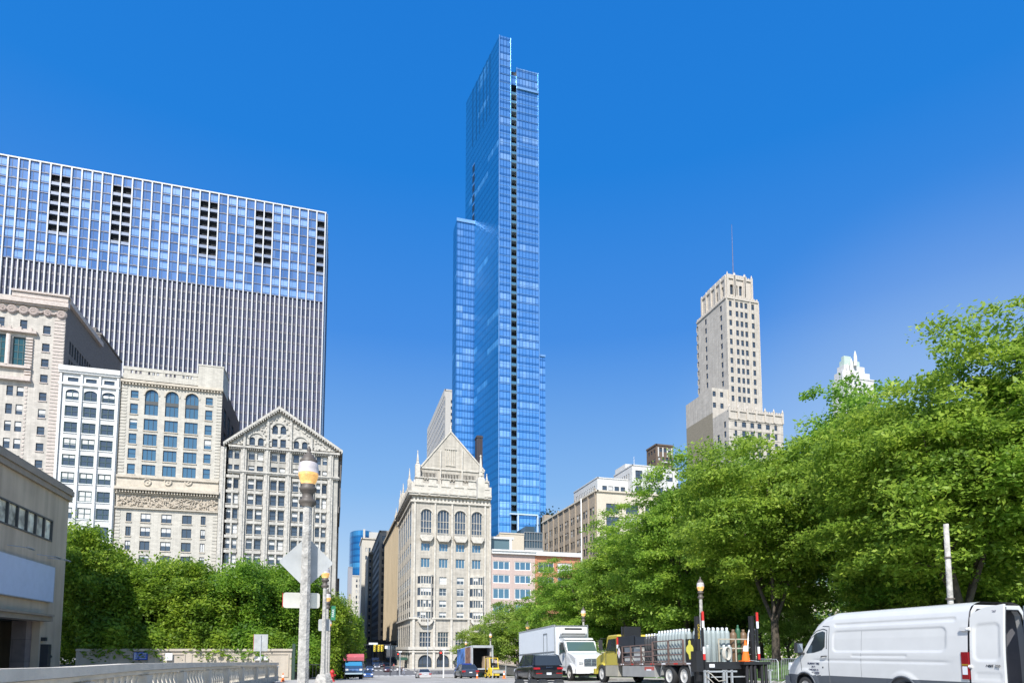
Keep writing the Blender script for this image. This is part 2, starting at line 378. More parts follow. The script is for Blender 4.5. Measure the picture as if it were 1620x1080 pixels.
# ---------- 1. university-gothic clubhouse at the corner
def clubhouse():
    st = mat('club limestone', (.53, .485, .41), .85, var=.12, scale=.3, streak=.25, course=(1.4, .5, .012))
    st2 = mat('club carved limestone', (.54, .50, .43), .85, var=.18, scale=1.2)
    fac = Fac('E', 191); S = Fac('S', 22.4)
    x0 = 22.4; x1 = fac.px(776, 900)[0]; yb = 233
    root = thing('clubhouse_building', 'pale limestone gothic clubhouse with steep pointed gable and pinnacles on the far street corner', 'building', (x0, 191, G0))
    z = lambda y: fac.px(700, y)[1]
    zt = z(778); C = cols(fac, [(665.7, 683.3), (692, 711), (719.4, 737), (746, 763)], 830)
    D = cols(fac, [(666, 680.5), (694.5, 709), (721, 735.5), (746.7, 761)], 865)
    E = cols(fac, [(695, 706.5), (722.5, 734)], 920)
    ops = []; arches = [(a, b, z(847), z(806), (b-a)*.42) for a, b in C]
    three = [(a, b, z(q), z(p), 0) for p, q in ((859, 872), (883, 898)) for a, b in D]
    rowsM = [(912, 923.5), (930, 942), (949, 960), (967.5, 978)]
    sm = [(a, b, z(q), z(p), 0) for p, q in rowsM for a, b in E]
    bayu = cols(fac, [(660.5, 685.5), (743.5, 766.5)], 930)
    bigu = cols(fac, [(663.5, 682), (692.5, 709.5), (720.5, 738), (747, 764)], 1010)
    big = [(a, b, z(1023), z(999), 0) for a, b in bigu]
    door = [(a-.3, b+.3, G0+.5, z(1035), (b-a+.6)*.5) for a, b in bigu]
    ops = arches+three+sm+big+door
    mb = MB(); wall(mb, fac, x0, x1, G0, zt, ops, .6)
    # street side
    sn = 7; so_ = []; 
    for i in range(sn):
        u = 192.6+i*(yb-193)/sn
        for p, q in ((806, 847), (859, 872), (883, 898))+tuple(rowsM): so_.append((u, u+3.7, z(q), z(p), 1.2 if p == 806 else 0))
        so_.append((u, u+3.7, z(1023), z(988), .8))
    for i in range(5): so_.append((194+i*7.5, 196+i*7.5, G0+1.5, G0+5, .6))
    wall(mb, S, 191, yb, G0, zt, so_, .12)
    shell(mb, x0, x1, 191, yb, G0, zt, 'ES')
    wo = mb.build('wall', [st, roofm], root, True)
    windows(root, fac, arches, .5, fm=st2, nv=3, nh=2, fw=.16, frame_d=.2)
    windows(root, fac, three, .4, gm=gl_blue, fm=st2, nv=2, nh=0, fw=.16)
    windows(root, fac, sm, .4, fm=fr_white, nv=1, nh=1, bl=.6, fw=.12)
    windows(root, fac, big, .4, fm=st2, nv=3, nh=2, fw=.16)
    windows(root, fac, door, .5, fm=fr_dark, nv=2, nh=1, fw=.2, name='entrance')
    windows(root, S, so_, .10, fm=fr_dark, nv=1, nh=1, fw=.12, maxn=60, frame_d=.03)
    # piers between bays, ledges, cornices
    p = MB()
    for px_ in (655.2, 687.5, 714.5, 741.5, 767, 775): 
        u = fac.px(px_, 900)[0]; w_ = .5; p.fbox(fac, u-w_/2, u+w_/2, z(979), z(795), .003, .35)
        p.fbox(fac, u-w_/2-.1, u+w_/2+.1, G0, z(979), .003, .45)
    for i in range(sn+1):
        u = 191.6+i*(yb-193)/sn; p.fbox(S, u-.3, u+.3, G0, z(790), .003, .10)
    for zz, h, d in ((z(979), .5, .6), (z(1027), .9, .7), (z(1031), .4, .5), (z(796), .6, .5), (z(786), .7, 1.1), (z(783), .5, 1.4)):
        p.fbox(fac, x0-d, x1, zz, zz+h, .003, d); p.fbox(S, 191.003, yb, zz, zz+h, .003, d)
    dentils(p, fac, x0, x1, z(797), z(788), .003, .3, 1.1, .5); dentils(p, fac, x0+.5, x1, z(785.5), z(783.5), .5, 1.3, 3.2, .2)
    for a, b in C: # hood moulds
        o = (a-.25, b+.25, z(847), z(804.5), (b-a)*.44); ar = arc(o); i_ = arc((a, b, z(847), z(806), (b-a)*.42))
        for k in range(len(ar)-1): p.add([fac.P(*ar[k], .2), fac.P(*ar[k+1], .2), fac.P(*i_[k+1], .2), fac.P(*i_[k], .2), fac.P(*ar[k], 0), fac.P(*ar[k+1], 0)], [(0, 1, 2, 3), (0, 1, 5, 4)])
    p.build('cornice', st2, root, True)
    for (a, b) in C: # balconies below the arched windows
        m = MB(); m.fprism(fac, [(a-.3, z(848)), (b+.3, z(848)), (b+.3, z(852)), (b-.4, z(857)), (a+.4, z(857)), (a-.3, z(852))], .003, 1.2)
        dentils(m, fac, a-.2, b+.2, z(847.5), z(845.2), 1.0, 1.15, .35, .5); m.fbox(fac, a-.3, b+.3, z(845.2), z(844.4), .9, 1.25)
        m.build('balcony', st2, root, True)
    for (a, b) in bayu: # oriel bays
        m = MB(); P3 = [(a, .004), (a+.8, 1.1), (b-.8, 1.1), (b, .004)]
        for (p_, q_) in rowsM:
            zt_, zb_ = z(p_), z(q_)
            for (z_a, z_b, o_) in ((zb_-1.05, zb_, .0), (zt_, zt_+.45, .12)):
                pts = [fac.P(u, z_a, d+o_) for u, d in P3]+[fac.P(u, z_b, d+o_) for u, d in P3]
                m.add(pts, [(0, 1, 5, 4), (1, 2, 6, 5), (2, 3, 7, 6), (0, 1, 2, 3), (4, 5, 6, 7)])
            dentils(m, fac, a+.9, b-.9, zb_-1.0, zb_-.2, 1.1, 1.2, .5, .5)
            for k in range(5): u = a+.8+(b-a-1.6)*k/4; m.fbox(fac, u-.1, u+.1, zb_, zt_, .8, 1.1)
        zb = z(979); m.fprism(fac, [(a, zb-.1), (b, zb-.1), (b-.3, zb-1), (b-1.2, zb-1.9), (a+1.2, zb-1.9), (a+.3, zb-1)], .62, 1.2)
        bo = m.build('bay', st2, root, True)
        for (p_, q_) in rowsM:
            g = MB(); zt_, zb_ = z(p_), z(q_)
            g.quad(fac.P(a+.8, zb_, .95), fac.P(b-.8, zb_, .95), fac.P(b-.8, zt_, .95), fac.P(a+.8, zt_, .95))
            for k in range(4):
                u = a+.9+(b-a-1.6)*k/4
                if rnd.random() < .5: g.quad(fac.P(u, (zb_+zt_)/2, .98), fac.P(u+(b-a-1.6)/4-.2, (zb_+zt_)/2, .98), fac.P(u+(b-a-1.6)/4-.2, zt_, .98), fac.P(u, zt_, .98), 1)
            g.quad(fac.P(a, zb_, .01), fac.P(a+.8, zb_, 1.0), fac.P(a+.8, zt_, 1.0), fac.P(a, zt_, .01)); g.quad(fac.P(b, zb_, .01), fac.P(b-.8, zb_, 1.0), fac.P(b-.8, zt_, 1.0), fac.P(b, zt_, .01))
            g.build('window', [gl_dark, blind], bo, True)
    # parapet with battlements, shields
    m = MB(); zc = z(781); ztop = z(766.5); n = 6
    m.fbox(fac, x0-.4, x1, zc, ztop, -.6, .9); 
    m.fbox(S, 191.61, yb, zc, ztop, -.6, .4)
    for i in range(n):
        a = x0+.2+(x1-x0)*(i+.15)/n; m.fbox(fac, a, a+2.3, ztop, ztop+1.5, -.4, .85); m.fbox(fac, a-.2, a+2.5, ztop+1.5, ztop+1.85, -.6, 1.15); m.fbox(fac, a-.2-.1, a+2.6, ztop-.9, ztop-.6, .91, 1.1)
    for i in range(9): m.fbox(S, 194+i*4.3, 196.6+i*4.3, ztop, ztop+1.3, -.5, .3)
    m.build('parapet', st2, root, True)
    # gabled end and roof: the gable stands back from the parapet
    GY = 195.2; gf = Fac('E', GY); ga = gf.px(713, 684); gl = gf.px(667, 738); gr = gf.px(766, 745)
    zg0 = zt; m = MB()
    ul, ur = gl[0], gr[0]; zs_ = gl[1]
    wall(m, gf, ul, ur, zg0, zs_, [(a, b, gf.px(700, 757)[1], gf.px(700, 749)[1], 0) for a, b in cols(gf, [(670, 690), (697, 726.5), (733.5, 752)], 752)], .5)
    m.poly([gf.P(ul, zs_), gf.P(ur, zs_), gf.P(*ga)])
    for sx in (ul, ur): m.quad((sx, GY, zg0), (sx, yb-2, zg0), (sx, yb-2, zs_), (sx, GY, zs_))
    go = m.build('gable', st, root, True)
    m = MB(); rf = mat('club slate roof', (.10, .09, .085), .8, course=(.5, .3, .02))
    A, B_, Cc = (ul-.3, zs_-.2), ga, (ur+.3, zs_-.2)
    m.quad((A[0], GY+.4, A[1]), (A[0], yb-2, A[1]), (B_[0], yb-2, B_[1]-.3), (B_[0], GY+.4, B_[1]-.3))
    m.quad((Cc[0], GY+.4, Cc[1]), (Cc[0], yb-2, Cc[1]), (B_[0], yb-2, B_[1]-.3), (B_[0], GY+.4, B_[1]-.3))
    m.poly([(A[0], yb-2, A[1]), (Cc[0], yb-2, Cc[1]), (B_[0], yb-2, B_[1]-.3)])
    m.build('roof', rf, root, True)
    m = MB()
    for (u, zz) in ((ul, zs_), (ur, zs_)):  # coping along the slopes
        du = ga[0]-u; dz = ga[1]-zz; L = math.hypot(du, dz); nx, nz = -dz/L*.45, du/L*.45
        if nz < 0: nx, nz = -nx, -nz
        m.fprism(gf, [(u, zz), (ga[0], ga[1]), (ga[0]+nx*0, ga[1]+.6), (u+nx, zz+nz)], -.4, .25)
    m.fbox(gf, ul, ur, zs_-.5, zs_, .003, .3)
    a, b = gf.px(703.5, 710)[0], gf.px(722, 710)[0]; zt_, zb_ = gf.px(700, 710)[1], gf.px(700, 736)[1]
    m.fbox(gf, a, b, zt_, zt_+.25, .003, .3); m.fbox(gf, a+.3, b-.3, zb_, zb_+.2, .003, .25)
    for k in range(5): u = a+.5+(b-a-1)*k/4; m.fbox(gf, u-.1, u+.1, zb_+.2, zt_, .003, .2)
    for px_ in (697, 731): u = gf.px(px_, 720)[0]; m.fbox(gf, u-.2, u+.2, zg0, gf.px(px_, 712)[1], .003, .35)
    for (aa, bb, cc) in ((670, 690, 9), (697, 726.5, 12), (733.5, 752, 8)):
        ua, ub = gf.px(aa, 752)[0], gf.px(bb, 752)[0]; dentils(m, gf, ua, ub, gf.px(700, 757)[1], gf.px(700, 749)[1], -.25, -.05, (ub-ua)/cc, .35)
        m.fbox(gf, ua-.3, ub+.3, gf.px(700, 758)[1], gf.px(700, 757)[1], .003, .5); dentils(m, gf, ua, ub, gf.px(700, 760)[1], gf.px(700, 758)[1], .003, .4, (ub-ua)/5, .5)
    m.tube([(ga[0], GY, ga[1]), (ga[0], GY, ga[1]+2.6)], [.3, .06], 6); m.lathe([(.1, 0), (.4, .3), (.1, .6)], (ga[0], GY, ga[1]+1.4), 6)
    m.build('gable_trim', st2, root, True)
    def pin(x, y, zb, h, r=.7):
        m = MB(); m.box(x-r, x+r, y-r, y+r, zb, zb+h*.45); m.lathe([(r*1.25, 0), (r*1.1, .2), (r*.75, .25), (.12, h*.5)], (x, y, zb+h*.45), 4, sm=False)
        for i in range(4): m.lathe([(.1, 0), (r*(.85-i*.17), .12), (.1, .3)], (x, y, zb+h*(.5+.1*i)), 6)
        m.lathe([(.05, 0), (.25, .2), (.05, .45)], (x, y, zb+h*.95), 6); m.build('pinnacle', st2, root, True)
    for px_, py_, Y, h in ((661, 712, 194.2, 8.5), (760.5, 720, 195.2, 7.5), (770, 750, 191.8, 5.5), (648, 741, 199, 7), (638, 765, 208, 6.5), (634, 776, 214, 6), (627, 804, 229, 5)):
        if Y > 195: x = 23.4; zz = onX(px_, py_, x).z; pin(x, onX(px_, py_, x).y, zz-h, h, .6)
        else: q = onY(px_, py_, Y); pin(q.x, Y, q.z-h, h, .75)
    # dark chimney behind the gable
    c = onY(758, 690, 205); m = MB(); m.box(c.x-1, c.x+1, 204, 207, zt, c.z, 0); m.box(c.x-1.15, c.x+1.15, 203.8, 207.2, c.z-.8, c.z-.4)
    for k in (-.6, 0, .6): m.box(c.x+k-.12, c.x+k+.12, 203.85, 204, zt, c.z-.8)
    m.build('chimney', mat('chimney iron', (.045, .035, .04), .6), root, True)
    # dormers along the street side roof
    m = MB()
    for yy in (200, 209, 218, 226): m.box(24.2, 27.5, yy, yy+3, zt, zt+4.2); m.prism([(yy-.2, zt+4.2), (yy+3.2, zt+4.2), (yy+1.5, zt+6.2)], 'x', 24, 27.6)
    m.build('dormer', st2, root, True)
    # green canopy
    m = MB(); m.box(19.4, 22.2, 196, 204, G0+2.6, G0+3.4); m.build('awning', mat('green canvas', (.03, .09, .06), .8), root, True)
    return root
clubhouse()

# ---------- 2. gabled block at the left corner
def gabled_block():
    st = mat('grey terracotta', (.50, .475, .42), .85, var=.14, scale=.5, streak=.38, course=(1.2, .6, .012))
    st2 = mat('grey carved terracotta', (.47, .445, .395), .85, var=.25, scale=1.5, bump=.6, bscale=3)
    fac = Fac('E', 191); x0 = -29.6; x1 = fac.px(531.3, 900)[0]; zz = lambda y: fac.px(440, y)[1]
    root = thing('gabled_office_building', 'tall grey stone block with a broad low gable and arched attic windows', 'building', (x0, 191, G0))
    K = lambda u: 330+u/4.0
    prs = [(K(120), K(152)), (K(163), K(195)), (K(253), K(292)), (K(307), K(347)), (K(397), K(435)), (K(450), K(487)), (K(535), K(573)), (K(588), K(622)), (K(684), K(711)), (K(722), K(751))]
    C = cols(fac, prs, 725)
    R_ = [(630+a/4, 630+b/4) for a, b in ((347, 400), (437, 490), (527, 584), (620, 680), (714, 773), (808, 865), (900, 960))]
    pitch = (R_[-1][0]-R_[2][0])/4
    for i in range(1, 8): R_.append((R_[6][0]+pitch*i, R_[6][1]+pitch*i))
    ops = [(a, b, zz(q), zz(p), 0) for p, q in R_ for a, b in C]
    zc = zz(712.5)
    mb = MB(); wall(mb, fac, x0, x1, G0, zc, ops, .45)
    yb = 226
    mb.quad((x0, 191, G0), (x0, yb, G0), (x0, yb, zc), (x0, 191, zc)); mb.quad((x0, yb, G0), (x1, yb, G0), (x1, yb, zc), (x0, yb, zc))
    N = Fac('N', x1); nops = [(193+i*3.6, 195+i*3.6, zz(q), zz(p), 0) for p, q in R_ for i in range(9)]
    wall(mb, N, 191, yb, G0, zc, nops, .4)
    gf = fac; ap = fac.px(442.5, 650); el = fac.px(350, 700); er = fac.px(534, 720)
    # gable wall with attic windows
    gops = []
    for (a, b, c, d, r) in ((402, 440, 224, 172, 1), (455, 493, 226, 176, 1), (400, 437, 312, 258, 0), (453, 490, 314, 262, 0), (257, 295, 297, 245, 1), (312, 350, 301, 250, 1), (538, 573, 323, 270, 1), (590, 627, 326, 276, 1)):
        p, q = fac.px(K(a), 630+c/4), fac.px(K(b), 630+d/4); gops.append((p[0], q[0], p[1], q[1], (q[0]-p[0])/2 if r else 0))
    cx = ap[0]; top = ap[1]; hw = (x1+.6-(x0-.3))/2
    # stepped fill of the triangle around the openings
    zlo = zc+1.0
    mb.quad(fac.P(x0, zc), fac.P(x1, zc), fac.P(x1, zlo), fac.P(x0, zlo))
    xl = lambda z: x0-.2+(cx-x0+.2)*(z-zlo)/(top-zlo); xr = lambda z: x1+.2-(x1+.2-cx)*(z-zlo)/(top-zlo)
    zsn = sorted({zlo, top} | {o[2] for o in gops} | {o[3] for o in gops})
    for c, d in zip(zsn[:-1], zsn[1:]):
        m = (c+d)/2; act = sorted(o for o in gops if o[2] < m < o[3])
        ed = [(xl(c), xl(d))]
        for o in act: ed += [(o[0], o[0]), (o[1], o[1])]
        ed.append((xr(c), xr(d)))
        for i in range(0, len(ed), 2): a, b = ed[i], ed[i+1]; mb.quad(fac.P(a[0], c), fac.P(b[0], c), fac.P(b[1], d), fac.P(a[1], d), 2)
    wall(mb, fac, 0, 0, 0, 0, [o for o in gops], .5, 2)
    mb.build('wall', [st, roofm, st2], root, True)
    windows(root, fac, ops, .4, nv=0, nh=1, bl=.55, fw=.09, sill=st, maxn=92)
    windows(root, fac, gops, .45, nv=0, nh=1, fw=.09)
    windows(root, N, nops, .35, nv=0, nh=1, fw=.1, maxn=0)
    m = MB()  # pilasters, mullions, spandrel panels
    cent = [K(u) for u in (92, 222, 370, 507, 655, 772)]
    for px_ in cent:
        u = fac.px(px_, 735)[0]; m.fbox(fac, u-.75, u+.75, G0, zc-.2, .003, .55); m.fbox(fac, u-.25, u+.25, G0, zc-.3, .56, .75)
        u2 = u; zt_ = xl(0) if False else None
    for u0_, u1_ in zip(C[::2], C[1::2]):
        um = (u0_[1]+u1_[0])/2; m.fbox(fac, um-.22, um+.22, G0, zz(750), .003, .3)
        for p, q in R_[2:]: m.fbox(fac, u0_[0]-.1, u1_[1]+.1, zz(p)+.3, zz(p)+1.1, .31, .38)
    m.fbox(fac, x0, x1+.3, zz(751), zz(748.5), .003, .95); m.fbox(fac, x0, x1+.3, zz(753), zz(751), .003, .7); m.fbox(N, 191.01, yb, zz(751), zz(748.5), .003, .5)
    dentils(m, fac, x0, x1, zc-.55, zc-.1, .003, .7, .55, .5); m.fbox(fac, x0, x1+.4, zc-.1, zc+.45, .003, 1.0)
    for px_, hi in ((K(228), .5), (K(375), .86), (K(521), .86), (K(652), .45)):
        u = fac.px(px_, 700)[0]; m.fbox(fac, u-.3, u+.3, zc+.45, zc+(top-zc)*hi-.8, .003, .5)
    # arches round the attic pairs and small rosettes
    for i in (0, 4, 6):
        o1, o2 = gops[i], gops[i+1]; a, b = o1[0]-.4, o2[1]+.4; zt_ = max(o1[3], o2[3])+ (1.6 if i else 1.0); r = (b-a)*.42
        ar = arc((a, b, 0, zt_, r), 14); i2 = arc((a+.45, b-.45, 0, zt_-.45, r-.3), 14)
        for k in range(14): m.add([fac.P(*ar[k], .3), fac.P(*ar[k+1], .3), fac.P(*i2[k+1], .3), fac.P(*i2[k], .3), fac.P(*ar[k], 0), fac.P(*ar[k+1], 0), fac.P(*i2[k], 0), fac.P(*i2[k+1], 0)], [(0, 1, 2, 3), (0, 1, 5, 4), (3, 2, 7, 6)])
    rr = random.Random(3)
    for k in range(150):
        z_ = zlo+rr.random()**1.4*(top-zlo-2.5); a, b = xl(z_)+1.2, xr(z_)-1.2
        if b-a < 1: continue
        u = a+(b-a)*rr.random()
        if rr.random() < .6: u = (a+rr.random()*1.5) if rr.random() < .5 else (b-rr.random()*1.5)
        if any(o[0]-.5 < u < o[1]+.5 and o[2]-.5 < z_ < o[3]+.5 for o in gops): continue
        m.lathe([(.35, -.12), (.3, -.22), (.08, -.28)], fac.P(u, z_), 7, axis='y')
    m.build('pilaster_trim', st2, root, True)
    # roof with overhanging raking eaves
    m = MB(); ov = 1.6; y0r = 191-1.3
    for (ex, s) in ((x0-ov+.2, -1), (x1+ov-.4, 1)):
        sl = (top-zlo)/(cx-x0+.2) if s < 0 else (top-zlo)/(x1+.2-cx)
        ze = top-sl*abs(ex-cx)+.15; th = .75
        m.add([(ex, y0r, ze), (cx, y0r, top+.15), (cx, y0r, top+th+.3), (ex, y0r, ze+th), (ex, yb, ze), (cx, yb, top+.15), (cx, yb, top+th+.3), (ex, yb, ze+th)],
              [(0, 1, 2, 3), (4, 5, 6, 7), (0, 1, 5, 4), (0, 3, 7, 4)], 0)
        m.quad((ex, y0r, ze+th+.01), (cx, y0r, top+th+.31), (cx, yb, top+th+.31), (ex, yb, ze+th+.01), 1)
        n = 26
        for i in range(n):
            f = (i+.4)/n; u = ex+(cx-ex)*f; zq = ze+(top-ze)*f; m.box(u-.15, u+.15, y0r+.1, 190.9, zq-.35, zq+.14)
    m.poly([(x0, yb, zc), (x1, yb, zc), (cx, yb, top)], 0)
    m.build('roof', [st2, mat('roof dark tile', (.07, .065, .06), .8)], root, True)
    # dark bracketed eave and fire stair down the street side
    m = MB(); m.fbox(N, 191.3, yb, zz(805), zz(795), .003, .5)
    for k in range(16): m.fbox(N, 192+k*2.1, 192.6+k*2.1, zz(795), zz(720), .003, .9)
    m.build('side_brackets', mat('side cornice', (.13, .12, .11), .8), root, True)
gabled_block()

# ---------- 3. beige tower block with frieze and three tall arches
def arched_block():
    st = mat('cream brick', (.58, .545, .47), .85, var=.08, scale=.5, streak=.15, course=(1.1, .42, .015))
    st2 = mat('tan carved stone', (.52, .46, .37), .85, var=.15, scale=1.0)
    fac = Fac('E', 191.2); Q = lambda u, v: fac.px(90+u/3.374, 570+v/3.374)
    x0 = Q(347, 150)[0]; x1 = Q(884, 170)[0]; zt = Q(600, 90)[1]
    root = thing('arched_club_building', 'cream brick block with three tall blue arched windows above a carved frieze', 'building', (x0, 191.2, G0))
    ops = []; X = lambda u, v=200: Q(u, v)[0]; Z = lambda u, v: Q(u, v)[1]
    side = []
    for a, b in ((158, 200), (228, 283), (310, 365), (388, 443), (468, 520), (550, 605)):
        side.append((X(393), X(435), Z(400, b), Z(400, a), 0)); dz = 0
        side.append((X(795), X(833), Z(400, b), Z(400, a), 0))
    bigc = [(X(470), X(543)), (X(580), X(652)), (X(687), X(758))]
    arch = [(a, b, Z(505, 292), Z(505, 156), (b-a)/2) for a, b in bigc]
    blue = [(a, b, Z(505, q), Z(505, p), 0) for p, q in ((313, 375), (393, 455), (475, 535), (557, 614)) for a, b in bigc]
    cl = lambda u0, u1: (X(u0+24, 800), X(u1+24, 800))
    lowc = [(X(368, 850), X(397, 850)), (X(446, 850), X(500, 850)), (X(557, 850), X(612, 850)), (X(668, 850), X(720, 850)), (X(768, 850), X(794, 850))]
    lr = [(815, 862), (888, 938), (963, 1012), (1038, 1086)]
    for i in range(1, 7): lr.append((1038+74*i, 1086+74*i))
    low = [(a, b, Z(470, q), Z(470, p), 0) for p, q in lr for a, b in lowc]
    mb = MB(); wall(mb, fac, x0, x1, G0, zt, side+arch+blue+low, .5); 
    N = Fac('N', x1); nops = [(195+i*7, 199+i*7, Z(600, q), Z(600, p), 0) for p, q in ((200, 300), (330, 420)) for i in range(4)]
    wall(mb, N, 191.2, 225, G0, zt, nops, .3, 1); shell(mb, x0, x1, 191.2, 225, G0, zt, 'EN')
    mb.build('wall', [st, mat('brown side brick', (.14, .10, .075), .9, course=(.8, .3, .02))], root, True)
    windows(root, fac, side, .35, gm=gl_blue, nv=0, nh=1, fw=.08, bl=.12, sill=st2)
    windows(root, fac, arch, .45, gm=gl_blue, nv=2, nh=0, fw=.12); windows(root, fac, blue, .35, gm=gl_blue, nv=2, nh=0, fw=.1, sill=st2)
    windows(root, fac, low, .3, nv=1, nh=0, fw=.12, bl=.5, sill=st2); windows(root, N, nops, .25, gm=gl_blue, nv=1)
    m = MB()
    for a, b in bigc: z_ = Z(505, 222); m.fbox(fac, a+.1, b-.1, z_-.7, z_+.3, -.4, -.25)
    m.build('transom', fr_dark, root, True)
    m = MB(); T = m.fbox
    T(fac, x0-.2, x1+.3, Z(600, 140), Z(600, 128), .003, .8); dentils(m, fac, x0, x1, Z(600, 150), Z(600, 140), .003, .6, .8, .5); 
    T(fac, x0-.2, x1+.3, Z(600, 705), Z(600, 690), .003, 1.6); dentils(m, fac, x0, x1, Z(600, 718), Z(600, 706), .003, 1.2, .7, .5); T(fac, x0-.1, x1+.1, Z(600, 724), Z(600, 719), .003, .6)
    T(fac, x0, x1, Z(600, 640), Z(600, 628), .003, .9); T(fac, x0, x1, Z(600, 690), Z(600, 641), .003, .5); T(fac, x0-.1, x1+.1, Z(600, 800), Z(600, 794), .003, .6)
    for a, b in arch and [(o[0], o[1]) for o in arch]:
        o = (a-.35, b+.35, 0, Z(505, 156)+.35, (b-a)/2+.35); ar = arc(o, 14); i2 = arc((a, b, 0, Z(505, 156), (b-a)/2), 14)
        for k in range(14): m.add([fac.P(*ar[k], .18), fac.P(*ar[k+1], .18), fac.P(*i2[k+1], .18), fac.P(*i2[k], .18), fac.P(*ar[k], 0), fac.P(*ar[k+1], 0)], [(0, 1, 2, 3), (0, 1, 5, 4)])
    m.build('cornice', st2, root, True)
    m = MB()  # rosettes
    for u in (486, 596, 704):
        p = Q(u, 652); m.lathe([(1.0, -.55), (1.0, -.75), (.7, -.8), (.68, -.56)], fac.P(p[0], p[1]), 16, axis='y'); m.lathe([(.3, -.56), (.2, -.8)], fac.P(p[0], p[1]), 8, axis='y')
    m.build('rosette', st2, root, True)
    m = MB(); rr = random.Random(5)  # carved relief band
    za, zb = Z(600, 790), Z(600, 728); m.fbox(fac, x0+.2, x1-.2, za, zb, .003, .1)
    for i in range(230):
        u = x0+.6+(x1-x0-1.2)*rr.random(); z_ = za+.3+(zb-za-.6)*rr.random(); an = rr.random()*math.pi; L = .3+rr.random()*.8
        m.tube([fac.P(u-math.cos(an)*L, z_-math.sin(an)*L*.8, .1), fac.P(u, z_+rr.uniform(-.2, .2), .38), fac.P(u+math.cos(an)*L, z_+math.sin(an)*L*.8, .1)], [.06, .16, .06], 5)
    m.build('frieze', mat('frieze stone', (.46, .40, .32), .9, var=.1), root, True)
    m = MB()  # open parapet and rooftop block
    zp = Z(600, 62); zq = Z(600, 128)
    m.fbox(fac, x0, x1, zq-.05, zq+.5, -.5, .0); m.fbox(fac, x0, X(765, 60), zp-.5, zp+.4, -.55, .1)
    for i in range(18): u = x0+(X(765, 60)-x0)*(i+.3)/18; m.fbox(fac, u, u+(.5 if i % 4 else 1.1), zq+.5, zp-.5, -.5, -.02)
    m.box(X(757, 60), X(890, 60), 191.0, 200, zq, Z(820, 35)); m.box(X(757, 60)-.2, X(890, 60)+.2, 190.9, 200.2, Z(820, 35), Z(820, 35)+.4)
    m.box(x0+.3, X(757, 60), 194, 210, zq, zp-.3)
    m.build('rooftop_parapet', st, root, True)
    m = MB()  # quoins
    for z_ in np.arange(Z(600, 610), Z(600, 165), .9):
        for (a, b) in ((x0, x0+1.4), (x1-1.4, x1)): m.fbox(fac, a, b, float(z_), float(z_)+.5, .003, .12)
    for z_ in np.arange(G0, Z(600, 800), .95):
        for (a, b) in ((x0, x0+1.2), (x1-1.2, x1)): m.fbox(fac, a, b, float(z_), float(z_)+.55, .003, .12)
    m.build('quoin_blocks', st, root, True)
arched_block()

# ---------- 4. narrow white annex
def white_annex():
    st = mat('white glazed terracotta', (.66, .66, .64), .5, var=.05, scale=.5, streak=.08)
    fac = Fac('E', 191); Q = lambda u, v: fac.px(90+u/3.374, 570+v/3.374)
    X = lambda u, v=200: Q(u, v)[0]; Z = lambda v: Q(180, v)[1]
    x0 = X(12, 100); x1 = X(342, 100)-.05; zt = Z(60)
    root = thing('white_annex_building', 'narrow white glazed block of paired windows between the ornate hotel and the cream block', 'building', (x0, 191, G0))
    C = [(X(45), X(117)), (X(143), X(215)), (X(241), X(311))]
    R_ = [(163, 220), (250, 307), (336, 392), (421, 478), (508, 568), (602, 660), (697, 755), (788, 848), (885, 945), (980, 1040)]
    for i in range(1, 6): R_.append((980+93*i, 1040+93*i))
    ops = [(a, b, Z(q), Z(p), .9 if p == 163 else 0) for p, q in R_ for a, b in C]; small = [(a+.3, b-.3, Z(122), Z(100), 0) for a, b in C]
    mb = MB(); wall(mb, fac, x0, x1, G0, zt, ops+small, .4); shell(mb, x0, x1, 191, 220, G0, zt, 'E'); mb.build('wall', [st, roofm], root, True)
    windows(root, fac, ops, .3, fm=fr_green, nv=1, nh=1, fw=.22, bl=.5, sill=st); windows(root, fac, small, .3, fm=fr_green, nv=0, nh=0)
    m = MB()
    for u in [x0+.5, (C[0][1]+C[1][0])/2, (C[1][1]+C[2][0])/2, x1-.5]: m.fbox(fac, u-.3, u+.3, G0, Z(135), .003, .45)
    m.fbox(fac, x0, x1, Z(70), Z(45), .003, .9); m.fbox(fac, x0, x1, Z(80), Z(70), .003, .6); m.fbox(fac, x0, x1, Z(142), Z(132), .003, .55)
    for u in [x0+.5, (C[0][1]+C[1][0])/2, (C[1][1]+C[2][0])/2, x1-.5]: m.fbox(fac, u-.25, u+.25, Z(130), Z(84), .003, .4)
    m.build('cornice', st, root, True)
white_annex()

